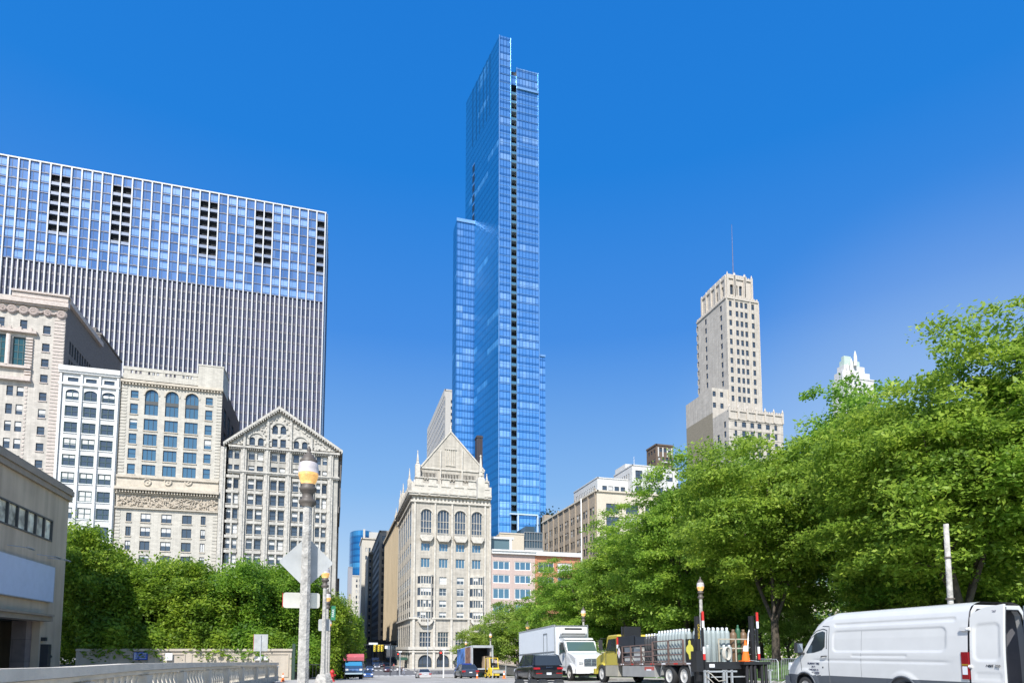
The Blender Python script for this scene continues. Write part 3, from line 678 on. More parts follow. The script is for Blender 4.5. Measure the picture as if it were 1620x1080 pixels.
# ---------- 5. ornate hotel at the far left
def ornate_hotel():
    st = mat('hotel terracotta', (.58, .535, .47), .85, var=.1, scale=.5, streak=.22, course=(1.2, .45, .012))
    st2 = mat('hotel carved trim', (.52, .45, .40), .85, var=.15)
    shade = mat('hotel shaded side wall', (.20, .18, .165), .9, var=.1, course=(.9, .35, .02))  # shade of the side away from the sun put into a darker wall colour
    fac = Fac('E', 190.8); Q = lambda u, v: fac.px(u/4.32, 450+v/4.32); X = lambda u, v=300: Q(u, v)[0]; Z = lambda v: Q(300, v)[1]
    x1 = X(452, 220); x0 = x1-42; zt = Z(100)
    root = thing('ornate_hotel_building', 'ornate pinkish stone hotel with garland cornice and long shaded side wall at the far left', 'building', (x0, 190.8, G0))
    p0 = 295; small = [(X(295), X(347), Z(q), Z(p), 0) for p, q in ((280, 338), (402, 458), (508, 563), (615, 670), (738, 795), (852, 912), (972, 1028), (1085, 1140), (1200, 1255), (1315, 1370), (1430, 1485))]
    bay = [(X(95), X(200), Z(572), Z(378), 0), (X(-62), X(45), Z(562), Z(368), 0), (X(-215), X(-110), Z(562), Z(365), 0)]
    mid = [(X(a), X(b), Z(q), Z(p), 0) for p, q in ((712, 778), (833, 902), (948, 1018), (1065, 1135), (1180, 1250), (1295, 1365), (1410, 1480)) for a, b in ((72, 118), (142, 190), (-40, 5), (-110, -65))]
    top = [(X(135), X(185), Z(320), Z(258), 0), (X(-20), X(28), Z(318), Z(255), 0)]
    mb = MB(); wall(mb, fac, x0, x1, G0, zt, small+bay+mid+top, .45)
    N = Fac('N', x1); yb = N.px(158, 555)[0]; nz = lambda v: Fac('N', x1).px(110, v)[1]
    nops = [(194+k*3.6+j*1.7, 195.2+k*3.6+j*1.7, Z(q), Z(p), 0) for p, q in ((330, 420), (455, 540), (575, 650), (700, 770)) for k in range(8) for j in (0, 1)]
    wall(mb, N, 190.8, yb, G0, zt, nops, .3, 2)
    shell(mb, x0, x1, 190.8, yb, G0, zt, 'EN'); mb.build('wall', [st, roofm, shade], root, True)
    windows(root, fac, small+top, .3, nv=0, nh=1, bl=.3, fw=.1, sill=st2); windows(root, fac, bay, .4, gm=gl_teal, fm=fr_green, nv=2, nh=3, fw=.2)
    windows(root, fac, mid, .3, nv=0, nh=1, bl=.7, fw=.1); windows(root, N, nops, .25, nv=0, nh=0, fw=.12)
    m = MB(); m.fbox(fac, x0, x1+.8, Z(150), Z(120), .003, 1.2); m.fbox(fac, X(75), x1+.5, Z(110), Z(72), -.8, .7); m.fbox(fac, X(72), x1+.9, Z(78), Z(66), -1, 1.1)
    m.fbox(N, 191, yb, zt-.5, zt+.9, -.8, .9); m.fbox(fac, x0, x1+.3, Z(160), Z(151), .003, .7)
    m.fbox(fac, x0, X(262), Z(352), Z(335), .003, 1.0); dentils(m, fac, x0, X(250), Z(335), Z(312), .3, .6, 2.4, .3)
    m.fbox(fac, x0, X(240), Z(678), Z(655), .003, 1.1); m.fbox(fac, x0, X(235), Z(592), Z(575), .003, .9)
    for u in (70, -85): m.tube([fac.P(X(u), Z(575), .55), fac.P(X(u), Z(372), .55)], .5, 10)
    for u in (215,): 
        for z_ in np.arange(Z(650), Z(380), .8): m.fbox(fac, X(u)-.9, X(u)+.7, float(z_), float(z_)+.5, .003, .5)
    m.build('cornice', st2, root, True); m = MB()
    for z_ in np.arange(G0, Z(170), .95): m.fbox(fac, x1-2.6, x1-.1, float(z_), float(z_)+.6, .003, .12)
    for z_ in np.arange(G0, Z(690), 1.05): m.fbox(fac, X(215), X(200), float(z_), float(z_)+.5, .003, .12)
    m.build('quoin_blocks', st2, root, True)
    m = MB(); rr = random.Random(4)  # garlands and cartouches
    for u in (20, 85, 165, 235, 330, 425):
        z_ = Z(195); s = 1.0 if u % 2 else .8; m.lathe([(1.3*s, -.1), (1.1*s, -.5), (.7*s, -.55), (.5*s, -.3), (.2, -.7)], fac.P(X(u, 190), z_), 12, axis='y')
        pts = [fac.P(X(u+5+12*k, 190), Z(180+22*math.sin(math.pi*k/6)), .25) for k in range(7)]
        if u < 400: m.tube(pts, [.15, .25, .3, .33, .3, .25, .15], 6)
    m.build('garland', mat('garland stone', (.36, .30, .27), .9), root, True)
    # set back rear block
    m = MB(); xq = N.px(158, 555); zr = Fac('N', x1).px(165, 548)[1]
    m.box(x1-12, x1-.1, yb+.05, yb+20, G0, zt+3.5); m.box(x1-12.3, x1+.3, yb-.1, yb+20.2, zt+3.5, zt+4); m.box(x1-6, x1-2, yb+2, yb+6, zt+4, zt+6.5)
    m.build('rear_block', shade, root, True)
ornate_hotel()
# ---------- 6. ribbed slab tower with glass crown
def slab_tower():
    Y = 265; fac = Fac('E', Y); zt = fac.px(512, 335)[1]; xr_ = fac.px(512, 500)[0]
    xl = fac.px(13.3, 250)[0]; pitch = (xr_-.3-xl)/33; n0 = -5; x0 = xl+n0*pitch
    root = thing('slab_office_tower', 'wide white ribbed slab tower with blue glass crown and dark balcony slots', 'building', (x0, Y, G0))
    white = mat('white rib aluminium', (.56, .565, .57), .5, var=.04)
    dk = glassmat('tower bronze glass', (.05, .05, .075), (.11, .10, .14), rough=.15)
    ctrl = glassmat('crown glass', (.08, .18, .38), (.15, .27, .50), metal=.4, rough=.12)
    slab = mat('crown spandrel', (.10, .12, .18), .5); rail = mat('balcony parapet', (.15, .20, .30), .4)
    fl = 3.5; N = 10; zg = fac.px(300, 447)[1]; fl = 3.92; zg = zt-.6-N*fl
    # core walls
    m = MB(); m.box(x0, xr_, Y+1.2, Y+32, G0, zt-1.2, 0); m.box(x0, xr_+.1, Y-.1, Y+32.2, zt-.5, zt, 1); m.build('core', [mat('core dark', (.03, .035, .045), .5), white], root, True)
    m = MB()
    for f in range(58):
        z = zg-3.9*(f+1)
        if z < G0: break
        for k in range(n0*2, 66): u = xl+k*pitch/2; m.quad(fac.P(u+.05, z+1.0, -.6), fac.P(u+pitch/2-.05, z+1.0, -.6), fac.P(u+pitch/2-.05, z+3.9, -.6), fac.P(u+.05, z+3.9, -.6), 0)
        m.fbox(fac, x0, xr_, z, z+.99, -.8, -.5, 1)
    o = m.build('window', [dk, mat('bronze spandrel', (.08, .075, .10), .5)], root, True); tag(o, kind='stuff')
    m = MB()
    for k in range(n0, 34): u = xl+k*pitch; m.fbox(fac, u-.23, u+.23, G0, zt-.3, -.5, .2)
    o = m.build('rib', white, root, True); tag(o, kind='stuff')
    m = MB()
    for k in range(n0, 33): u = xl+(k+.5)*pitch; m.fbox(fac, u-.19, u+.19, G0, zg-.2, -.5, .15)
    m.build('short_rib', white, root, True)['kind'] = 'stuff'
    dark = {(c, r) for c in (4, 5, 10, 11, 19, 20, 25, 26, 32) for r in range(1, 7)}
    g = MB(); cells = []
    for c in range(n0, 33):
        a, b = xl+c*pitch+.26, xl+(c+1)*pitch-.26
        for r in range(N):
            z1 = zt-.6-r*fl; z0 = z1-fl
            if (c, r) in dark: cells.append((a, b, z0, z1)); continue
            g.quad(fac.P(a, z0+.75, -.3), fac.P(a+(b-a)*.33, z0+.75, -.3), fac.P(a+(b-a)*.33, z1-.1, -.3), fac.P(a, z1-.1, -.3), 0)
            g.quad(fac.P(a+(b-a)*.36, z0+.75, -.3), fac.P(b, z0+.75, -.3), fac.P(b, z1-.1, -.3), fac.P(a+(b-a)*.36, z1-.1, -.3), 0)
            g.fbox(fac, a, b, z0, z0+.3, -.5, -.1, 1); g.quad(fac.P(a, z0+.3, -.28), fac.P(b, z0+.3, -.28), fac.P(b, z0+.75, -.28), fac.P(a, z0+.75, -.28), 0)
            k = rnd.random()
            if k < .45: g.fbox(fac, a+(b-a)*.45, a+(b-a)*.8, z0+.3, z0+.62, -.25, -.1, 1)
            if k > .55: g.quad(fac.P(a+.1, z0+.8, -.26), fac.P(b-.2, z0+.8, -.26), fac.P(b-.2, z1-.9, -.26), fac.P(a+.1, z1-.9, -.26), 2)
            g.fbox(fac, a+(b-a)*.33, a+(b-a)*.36, z0+.3, z1, -.35, -.2, 1)
    g.build('curtain_wall', [ctrl, slab, glassmat('lit curtain', (.20, .36, .60), (.34, .50, .74), metal=.3)], root, True)
    for a, b, z0, z1 in cells:   # recessed balconies
        m = MB(); m.quad(fac.P(a, z0, -1.15), fac.P(b, z0, -1.15), fac.P(b, z1, -1.15), fac.P(a, z1, -1.15), 0)
        m.fbox(fac, a, b, z0-.05, z0+.2, -1.14, 0, 1); m.fbox(fac, a, b, z0+.2, z0+1.25, -.25, -.15, 1); m.quad(fac.P(a, z0, -1.14), fac.P(a, z1, -1.14), fac.P(a, z1, -.1), fac.P(a, z0, -.1), 0)
        m.build('balcony', [mat('balcony recess', (.01, .012, .016), .8), rail], root, True)
    m = MB(); Nf = Fac('N', xr_); 
    for k in range(9): m.fbox(Nf, Y+.6+k*3.8, Y+1.2+k*3.8, G0, zt-.3, .003, .7)
    m.fbox(Nf, Y+1.3, Y+32, G0, zt-1.5, .003, .15, 1); m.build('side_rib', [mat('side rib', (.12, .2, .32), .4, var=0), mat('side glass', (.03, .08, .16), .1, metal=.4, var=0)], root, True)
slab_tower()

# ---------- 7. blue glass skyscraper
def glassgrid(name, base, line, pu, pz, lw=.07, metal=.85, tint=(.55, .8, 1), var=.5, rough=.12, thr=.80):
    """curtain-wall glass: panels differ slightly in tint, thin joints and a pale strip at every floor"""
    m, t, b = nt(name); L = t.links; tc = node(t, 'ShaderNodeTexCoord'); sx = node(t, 'ShaderNodeSeparateXYZ'); L.new(tc.outputs['Object'], sx.inputs[0])
    def M(op, a, bb=None, c=None):
        x = node(t, 'ShaderNodeMath', operation=op)
        for i, v in enumerate((a, bb, c)):
            if v is None: continue
            if isinstance(v, (int, float)): x.inputs[i].default_value = v
            else: L.new(v, x.inputs[i])
        return x.outputs[0]
    u = M('ADD', sx.outputs[0], M('MULTIPLY', sx.outputs[1], 1.0)); z = sx.outputs[2]
    ud, zd = M('DIVIDE', u, pu), M('DIVIDE', z, pz)
    fu, fz = M('FRACT', ud), M('FRACT', zd)
    cb = node(t, 'ShaderNodeCombineXYZ'); L.new(M('FLOOR', ud), cb.inputs[0]); L.new(M('FLOOR', zd), cb.inputs[1])
    wn = node(t, 'ShaderNodeTexWhiteNoise', noise_dimensions='2D'); L.new(cb.outputs[0], wn.inputs['Vector'])
    cf = node(t, 'ShaderNodeCombineXYZ'); L.new(M('FLOOR', M('DIVIDE', u, pu*6)), cf.inputs[0]); L.new(M('FLOOR', zd), cf.inputs[1])
    wf = node(t, 'ShaderNodeTexWhiteNoise', noise_dimensions='2D'); L.new(cf.outputs[0], wf.inputs['Vector'])
    blk = M('GREATER_THAN', wf.outputs['Value'], thr)
    v = M('MULTIPLY', M('POWER', wn.outputs['Value'], 2.0), var*.45); v = M('ADD', v, M('MULTIPLY', blk, M('ADD', .25, M('MULTIPLY', wn.outputs['Value'], .6))))
    sp = M('LESS_THAN', fz, .24)   # spandrel zone
    ln = M('MAXIMUM', M('LESS_THAN', fu, lw), M('MAXIMUM', M('LESS_THAN', fz, .09), M('LESS_THAN', M('ABSOLUTE', M('SUBTRACT', fz, .24)), .03)))
    mx = node(t, 'ShaderNodeMix', data_type='RGBA'); mx.inputs[6].default_value = (*base, 1); mx.inputs[7].default_value = (*tint, 1); L.new(M('MINIMUM', v, 1), mx.inputs[0])
    m2 = node(t, 'ShaderNodeMix', data_type='RGBA'); L.new(M('MULTIPLY', sp, .35), m2.inputs[0]); L.new(mx.outputs[2], m2.inputs[6]); m2.inputs[7].default_value = (*line, 1)
    m3 = node(t, 'ShaderNodeMix', data_type='RGBA'); L.new(M('MULTIPLY', ln, .85), m3.inputs[0]); L.new(m2.outputs[2], m3.inputs[6]); m3.inputs[7].default_value = (*line, 1)
    L.new(m3.outputs[2], b.inputs['Base Color']); b.inputs['Metallic'].default_value = metal; b.inputs['Roughness'].default_value = rough
    nb = node(t, 'ShaderNodeTexNoise'); nb.inputs['Scale'].default_value = .25; L.new(tc.outputs['Object'], nb.inputs['Vector']); bp = node(t, 'ShaderNodeBump'); bp.inputs['Strength'].default_value = .25; bp.inputs['Distance'].default_value = .25; L.new(nb.outputs['Fac'], bp.inputs['Height']); L.new(bp.outputs[0], b.inputs['Normal'])
    return m
def skyscraper():
    Y = 250; fac = Fac('E', Y); px = fac.px
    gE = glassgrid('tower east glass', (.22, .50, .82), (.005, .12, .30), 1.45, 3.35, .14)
    gS = glassgrid('tower south glass', (.008, .17, .43), (.0, .10, .28), 1.5, 3.35, .08, tint=(.10, .38, .70), var=.10, rough=.42, metal=.5, thr=.96)  # darker than the east glass: this face's dimmer reflection put into the colour
    gT = glassgrid('tower wing glass', (.20, .47, .78), (.005, .12, .28), 1.3, 3.35, .14)
    edge = mat('tower edge metal', (.25, .45, .7), .3, metal=.6, var=0); rec = mat('tower recess', (.012, .02, .03), .4, var=0)
    root = thing('glass_skyscraper', 'slender blue glass skyscraper, by far the tallest building, with a dark strip of balconies', 'building', (65.3, 250, G0))
    xa, xb, xc, xd = px(789.5, 300)[0], px(808, 300)[0], px(817.5, 300)[0], px(852, 300)[0]; zA = px(790, 56)[1]; zB = px(835, 112)[1]; xe = px(865, 600)[0]; zE = px(858, 559)[1]
    bk = (57.8, 288.0)
    m = MB()
    # main prism with slanted south side
    def pr(pts, z0, z1, mats):
        n = len(pts)
        for i in range(n):
            a, b = pts[i], pts[(i+1) % n]; m.quad((*a, z0), (*b, z0), (*b, z1), (*a, z1), mats[i])
        m.poly([(*p, z1-.01) for p in pts], 2)
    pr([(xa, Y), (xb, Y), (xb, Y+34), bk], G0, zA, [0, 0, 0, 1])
    pr([(xc, Y), (xd, Y), (xd, Y+30), (xb+.02, Y+30), (xb+.02, Y+2.4), (xc, Y+2.4)], G0, zB, [0, 0, 0, 0, 2, 2])
    m.box(xb+.03, xc-.02, Y+.6, Y+2.39, zB-8, zB-3.5, 3)
    pr([(xd+.02, Y+2), (xe, Y+2), (xe, Y+24), (xd+.02, Y+24)], G0, zE, [0, 0, 0, 0])
    m.build('curtain_wall', [gE, gS, rec, gT], root, True)
    # lower west wing
    W = Fac('E', 276.5); wa = W.px(722, 500)[0]; zW = W.px(735, 347)[1]; m = MB()
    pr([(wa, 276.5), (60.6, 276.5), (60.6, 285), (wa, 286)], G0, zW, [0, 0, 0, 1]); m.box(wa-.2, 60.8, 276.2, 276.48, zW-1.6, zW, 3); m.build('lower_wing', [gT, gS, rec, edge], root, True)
    # metal edges and slab lines
    m = MB()
    for u, z1 in ((xa, zA), (xb, zA), (xc, zB), (xd, zB)): m.fbox(fac, u-.12, u+.12, G0, z1, .003, .25)
    m.fbox(fac, xc, xd+.1, zB-10.2, zB-9.2, .003, .5); m.fbox(fac, xd+.1, xe, zE-.6, zE+.3, -1.9, -1.5)
    for k in range(60):
        z = zA-14-k*4.0
        m.fbox(fac, xa+.13, xb-.13, z, z+.12, .003, .09); 
        if z < zB: m.fbox(fac, xc+.13, xd-.13, z, z+.12, .003, .09)
    m.build('edge_trim', edge, root, True)
    # crown fins on the slanted side, and balcony slot
    d = Vector((bk[0]-xa, bk[1]-Y, 0)); L = d.length; d.normalize(); nrm = Vector((-d.y, d.x, 0)); 
    if nrm.x > 0: nrm = -nrm
    def sl(t, z, o): p = Vector((xa, Y, 0))+d*t+nrm*o; return (p.x, p.y, z)
    m = MB()
    for i, t in enumerate((9.5, 13, 17, 21, 25, 29.5)):
        z1 = zA-.02; z0 = zA-30; m.quad(sl(t, z0, .03), sl(t+1.0, z0, .03), sl(t+1.0, z1, .03), sl(t, z1, .03))
    m.build('crown_slot', mat('crown slot glass', (.01, .08, .2), .3, metal=.3, var=0), root, True)
    fl = 4.0; k = 0
    z = zA-44
    while z > 18:
        m = MB(); t = 27.3; m.quad(sl(t, z, .03), sl(t+2.6, z, .03), sl(t+2.6, z+3.5, .03), sl(t, z+3.5, .03), 0); m.quad(sl(t, z+3.5, .05), sl(t+2.6, z+3.5, .05), sl(t+2.6, z+4, .05), sl(t, z+4, .05), 1)
        if k < 45: m.build('slot_window', [rec, edge], root, True)
        z -= fl*(1.35 if k < 0 else 1.25); k += 1
    balg = glassmat('balcony glass', (.03, .12, .2), (.12, .28, .4), rough=.1, metal=.3); slabm = mat('balcony slab', (.35, .45, .5), .7, var=0)
    z = zB-13; k = 0; zend = px(812, 845)[1]
    while z > zend:
        m = MB(); m.box(xb+.15, xc-.15, Y+.25, Y+2.38, z, z+.22, 1); m.quad((xb+.15, Y+.2, z+.1), (xc-.15, Y+.2, z+.1), (xc-.15, Y+.2, z+1.25), (xb+.15, Y+.2, z+1.25), 0)
        m.build('balcony', [balg, slabm], root, True); z -= 4.0; k += 1
    # podium frame
    m = MB(); z0 = px(830, 845)[1]; m.fbox(fac, px(806, 815)[0], px(850, 815)[0], px(830, 815)[1], px(830, 813)[1], .003, .9)
    for q in (819, 850): u = px(q, 830)[0]; m.fbox(fac, u-.3, u+.3, z0-2, px(830, 815)[1], .003, .8)
    m.build('podium_frame', mat('podium steel', (.5, .62, .75), .4, var=0), root, True)
skyscraper()

# ---------- generic street block
def block(name, label, fac, u0, u1, z1, ops, yback, mats, win=None, parts=None, z0=G0, dep=.35, side=None, cornice_d=.6, cor_h=.8, side_face=None, sfl=None, maxn=100, cat='building'):
    """box with a front facade (E) and optional south/north facade with openings"""
    root = thing(name, label, cat, (u0, fac.c, z0)); mb = MB()
    wall(mb, fac, u0, u1, z0, z1, ops, dep); sk = 'E'
    if side: 
        sf, sops = side; wall(mb, sf, fac.c, yback, z0, z1, sops, dep, side_face or 0); sk += sf.side
    shell(mb, u0, u1, fac.c, yback, z0, z1, sk); mb.build('wall', mats, root, True)
    w_ = dict(nv=0, nh=1, bl=.35, fw=.12); w_.update(win or {})
    if ops: windows(root, fac, ops, dep-.08, maxn=maxn, **w_)
    if side and side[1]: windows(root, side[0], side[1], dep-.08, maxn=max(0, maxn-len(ops)), **w_)
    if cornice_d:
        m = MB(); m.fbox(fac, u0-.0, u1, z1-.05, z1+cor_h, -.5, cornice_d)
        if side: m.fbox(side[0], fac.c-cornice_d, yback, z1-.04, z1+cor_h-.01, -.5, cornice_d)
        m.build('cornice', mats[0], root, True)
    return root
def grid(u0, u1, z0, z1, nu, nz, fu=.5, fz=.55, arch=0):
    du, dz = (u1-u0)/nu, (z1-z0)/nz
    return [(u0+du*(i+.5-fu/2), u0+du*(i+.5+fu/2), z0+dz*(j+.5-fz/2), z0+dz*(j+.5+fz/2), arch) for i in range(nu) for j in range(nz)]
def P_(fac, x, y): return fac.px(x, y)
# white ribbed office tower behind the clubhouse
f = Fac('E', 330); a = f.px(703, 700)[0]; b = f.px(722, 700)[0]; z1 = f.px(708, 618)[1]; S = Fac('S', a); ym = S.px(676, 700)[0]
conc = mat('pale concrete', (.52, .50, .46), .85, var=.06, streak=.1); 
r = block('concrete_office_tower', 'pale concrete office tower with a grid of small windows showing just behind the pointed gable', f, a, b, z1, grid(a+3.0, a+6.2, 30, z1-4, 1, 30, .8, .5), ym, [conc, roofm], side=(S, []), win=dict(nv=0, nh=0), cornice_d=.2)
m = MB(); n = 17
for i in range(n+1): y = 330+(ym-330)*i/n; m.fbox(S, y-.55, y+.55, G0, z1-3, .01, .12)
for k in range(34): z = z1-5-k*4.2; m.fbox(S, 330, ym, z, z+1.6, .012, .1)
m.fbox(S, 330, ym, z1-3, z1, .01, .2); m.build('side_grid', conc, r, True)
m = MB(); m.quad(S.P(330, G0, .005), S.P(ym, G0, .005), S.P(ym, z1-3, .005), S.P(330, z1-3, .005)); m.build('side_glazing', mat('dark glazing', (.04, .045, .055), .2, var=0), r, True)

# pittsfield-like stepped tower
def stepped_tower():
    st = mat('ivory terracotta', (.55, .50, .43), .85, var=.08, scale=.3, streak=.22, course=(1.4, .7, .01)); st2 = mat('ivory carved terracotta', (.50, .45, .385), .85, var=.18); bk = mat('tan party wall brick', (.30, .26, .19), .9, var=.12, course=(.9, .35, .02))
    Y = 250; f = Fac('E', Y); Q = lambda u, v: f.px(1060+u/2.7, 340+v/2.7)
    root = thing('stepped_tower', 'ivory stone tower with stepped shoulders, carved crown and a tall roof mast', 'building', (f.px(1150, 700)[0], Y, G0))
    x0, x1 = Q(246, 600)[0], Q(384, 600)[0]; S = Fac('S', x0); yb = S.px(1103, 540)[0]; z1 = Q(245, 352)[1]; zc = Q(250, 246)[1]
    RR = [365+i*40.3 for i in range(11)]
    cs = [(Q(a, 600)[0], Q(b, 600)[0]) for a, b in ((258, 270), (286, 298), (306, 318), (325, 337), (354, 366))]
    ops = [(a, b, Q(250, v+24)[1], Q(250, v)[1], 0) for v in RR for a, b in cs]
    su = [S.px(1060+u/2.7, 600)[0] for u in (229, 162, 125)]
    sops = [(u-.1, u+1.5, Q(250, v+30)[1], Q(250, v+6)[1], 0) for v in RR for u in su]
    mb = MB(); wall(mb, f, x0, x1, G0, z1, ops, .4); wall(mb, S, Y, yb, G0, z1, sops, .4); shell(mb, x0, x1, Y, yb, G0, z1, 'ES')
    mb.build('shaft_wall', [st, roofm], root, True)
    windows(root, f, ops, .3, nv=0, nh=1, fw=.1); windows(root, S, sops, .3, nv=0, nh=1, fw=.1, maxn=33)
    # crown
    c0, c1 = x0+1.6, x1-2.2; cf = Fac('E', Y+1.5); CS = Fac('S', c0); cyb = yb-2.5; zt = Q(260, 256)[1]
    aops = [(Q(a, 300)[0], Q(b, 300)[0], Q(250, 328)[1], Q(250, 285)[1], .7) for a, b in ((264, 279), (285, 297), (303, 316))]
    saops = [(y_, y_+1.6, Q(250, 328)[1], Q(250, 285)[1], .7) for y_ in np.linspace(Y+4, cyb-4, 4)]
    mb = MB(); wall(mb, cf, c0, c1, z1, zt, aops, .8); wall(mb, CS, Y+1.5, cyb, z1, zt, saops, .8); shell(mb, c0, c1, Y+1.5, cyb, z1, zt, 'ES')
    co = mb.build('crown', [st2, roofm], root, True)
    for fc_, oo in ((cf, aops), (CS, saops)):
        for o in oo: g = MB(); pane(g, None, fc_, o, .75); g.build('window', [gl_dark, blind], co, True)
    m = MB()
    for u in (c0+.3, c0+4, (c0+c1)/2-2.6, (c0+c1)/2+2.6, c1-4, c1-.3): m.fbox(cf, u-.45, u+.45, z1, zt+.8, .003, .7); m.lathe([(.5, 0), (.35, .5), (.05, 1.6)], cf.P(u, zt+.8, .3), 6)
    for y_ in np.linspace(Y+2, cyb-.5, 6): m.fbox(CS, y_-.45, y_+.45, z1, zt+.3, .003, .7); m.lathe([(.5, 0), (.35, .4), (.05, .9)], CS.P(y_, zt+.3, .3), 6)
    m.fbox(cf, c0, c1, zt-1, zt, .003, .5); m.fbox(CS, Y+1.5, cyb, zt-1, zt, .003, .5); dentils(m, cf, c0, c1, zt, zt+.7, -.3, .3, 1.2); dentils(m, CS, Y+1.5, cyb, zt, zt+.7, -.3, .3, 1.2)
    m.fbox(f, x0, x1, z1-.5, z1+.3, -.5, .4); m.fbox(S, Y, yb, z1-.5, z1+.3, -.5, .4); dentils(m, f, x0, x1, z1+.3, z1+1.3, -.4, .2, 1.6); dentils(m, S, Y, yb, z1+.3, z1+1.3, -.4, .2, 1.6)
    for u in (x0, (cs[0][1]+cs[1][0])/2, (cs[3][1]+cs[4][0])/2, x1-.3): m.fbox(f, u, u+.5, G0, z1-.5, .003, .3)
    m.prism([(c0+2, Y+2.5), (c1-2, Y+2.5), (c1-.6, Y+5), (c1-.6, cyb-5), (c1-3, cyb-1), (c0+3, cyb-1), (c0+.6, cyb-4), (c0+.6, Y+5)], 'z', zt, zt+2.2)
    m.build('crown_trim', st2, root, True)
    p = onY(1157.5, 355, Y+8); m = MB(); m.tube([(p.x, Y+8, zt-1), (p.x, Y+8, p.z)], [.32, .1], 6); m.build('mast', mat('mast blue grey', (.10, .12, .2), .5), root, True)
    # front base wing
    B = Fac('E', Y-12); b0, b1 = B.px(1153, 680)[0], B.px(1239, 680)[0]; zb = B.px(1160, 648)[1]
    V = lambda v: B.px(1160, 340+v/2.7)[1]
    bc = [(B.px(1060+a/2.7, 690)[0], B.px(1060+b/2.7, 690)[0]) for a, b in ((277, 288), (309, 327), (345, 361), (375, 392), (411, 428), (447, 459))]
    bops = [(a, b, V(v+26), V(v), .8 if v == 875 else 0) for v in (875, 917, 958, 1000, 1042, 1084) for a, b in bc]; BS = Fac('S', b0)
    bs = [(Y-10, Y-8.4, V(v+26), V(v), 0) for v in (875, 917, 958, 1000)]+[(Y-5, Y-3.2, V(v+26), V(v), 0) for v in (917, 958, 1000)]
    mb = MB(); wall(mb, B, b0, b1, G0, zb, bops, .4); wall(mb, BS, Y-12, Y-.02, G0, zb, bs, .4); shell(mb, b0, b1, Y-12, Y-.02, G0, zb, 'ES'); mb.build('base_wall', [st, roofm], root, True)
    windows(root, B, bops+[], .3, nv=0, nh=1, fw=.1, maxn=36); windows(root, BS, bs, .3, nv=0, nh=1, fw=.1)
    m = MB(); m.fbox(B, b0, b1, V(872), V(866), .003, .3); dentils(m, B, b0, b1, zb, zb+.9, -.4, .2, 1.3); m.fbox(B, b0-.2, b1, zb-.6, zb, -.4, .4)
    for i, u in enumerate(np.linspace(b0+.3, b1-.3, 7)): m.fbox(B, u-.4, u+.4, V(870), zb+1.2, .003, .6); m.lathe([(.5, 0), (.05, 1.3)], B.P(u, zb+1.2, .3), 5)
    for z_ in np.arange(V(985), zb-2, 3.8): m.fbox(B, b0, b1, float(z_), float(z_)+.12, .003, .15)
    m.build('base_trim', st2, root, True)
    # left shoulder
    C = Fac('E', Y+.3); q0 = C.px(1127, 640)[0]; zq = C.px(1128, 613)[1]; CS2 = Fac('S', q0); yq = CS2.px(1085, 640)[0]
    mb = MB(); so2 = [(C.px(1060+a/2.7, 640)[0], C.px(1060+b/2.7, 640)[0], C.px(1130, 340+(v+22)/2.7)[1], C.px(1130, 340+v/2.7)[1], 0) for v in (752, 800) for a, b in ((183, 197), (215, 229))]
    so2 += [(C.px(1060+a/2.7, 690)[0], C.px(1060+b/2.7, 690)[0], C.px(1130, 340+(v+26)/2.7)[1], C.px(1130, 340+v/2.7)[1], 0) for v in (888, 930, 980) for a, b in ((186, 198),)]
    wall(mb, C, q0, x0-.02, G0, zq, so2, .4); mb.quad(CS2.P(C.c, G0), CS2.P(yq, G0), CS2.P(yq, zq-12), CS2.P(C.c, zq-12), 2); mb.quad(CS2.P(C.c, zq-12), CS2.P(yq, zq-12), CS2.P(yq, zq), CS2.P(C.c, zq), 0)
    shell(mb, q0, x0-.02, C.c, yq, G0, zq, 'ES'); mb.build('shoulder_wall', [st, roofm, bk], root, True); windows(root, C, so2, .3, nv=0, nh=1, fw=.1)
stepped_tower()

# street-wall blocks to the right of the clubhouse
pink = mat('pink stucco', (.52, .40, .35), .85, var=.06, streak=.1); terra = mat('terracotta orange', (.48, .21, .12), .85, var=.08)
cream = mat('cream stucco', (.60, .53, .42), .85, var=.06, streak=.08); white = mat('white painted brick', (.66, .65, .62), .8, var=.05, streak=.08, course=(.9, .3, .01)); greyt = mat('grey white trim', (.62, .62, .6), .7)
f = Fac('E', 190.9); a = f.px(777.3, 900)[0]; b = f.px(846.5, 900)[0]; c = f.px(918, 900)[0]; zt = f.px(800, 876)[1]
wc = [(f.px(p, 900)[0], f.px(q, 900)[0]) for p, q in ((779.5, 806.5), (814, 840))]
ops = [(p, q, f.px(800, y2)[1], f.px(800, y1)[1], 0) for y1, y2 in ((887, 901), (908.5, 922), (930, 947), (955, 972), (985, 1010)) for p, q in wc]
r = block('pink_shop_building', 'low pink stucco building with wide triple windows beside the limestone clubhouse', f, a, b, zt, ops, 215, [pink, roofm], win=dict(gm=gl_blue, fm=fr_white, nv=2, nh=0, fw=.25, bl=0), cornice_d=0)
m = MB(); m.fbox(f, a, b, zt, zt+.8, -.5, .9); m.fbox(f, a, b, zt+.8, zt+1.3, -.5, 1.2); m.build('cornice', greyt, r, True)
m = MB(); g0, g1 = f.px(778, 860)[0], f.px(813.5, 860)[0]; zg = f.px(800, 850)[1]; m.box(g0, g1, 194, 210, zt+1.2, zg, 0); m.box(g0-.3, g1+.6, 193.5, 210.4, zg, zg+.7, 1); m.box(g1-.8, g1, 193.6, 193.98, zt+1.3, zg, 1); m.build('rooftop_conservatory', [mat('conservatory glass', (.10, .16, .18), .1, var=0), greyt], r, True)
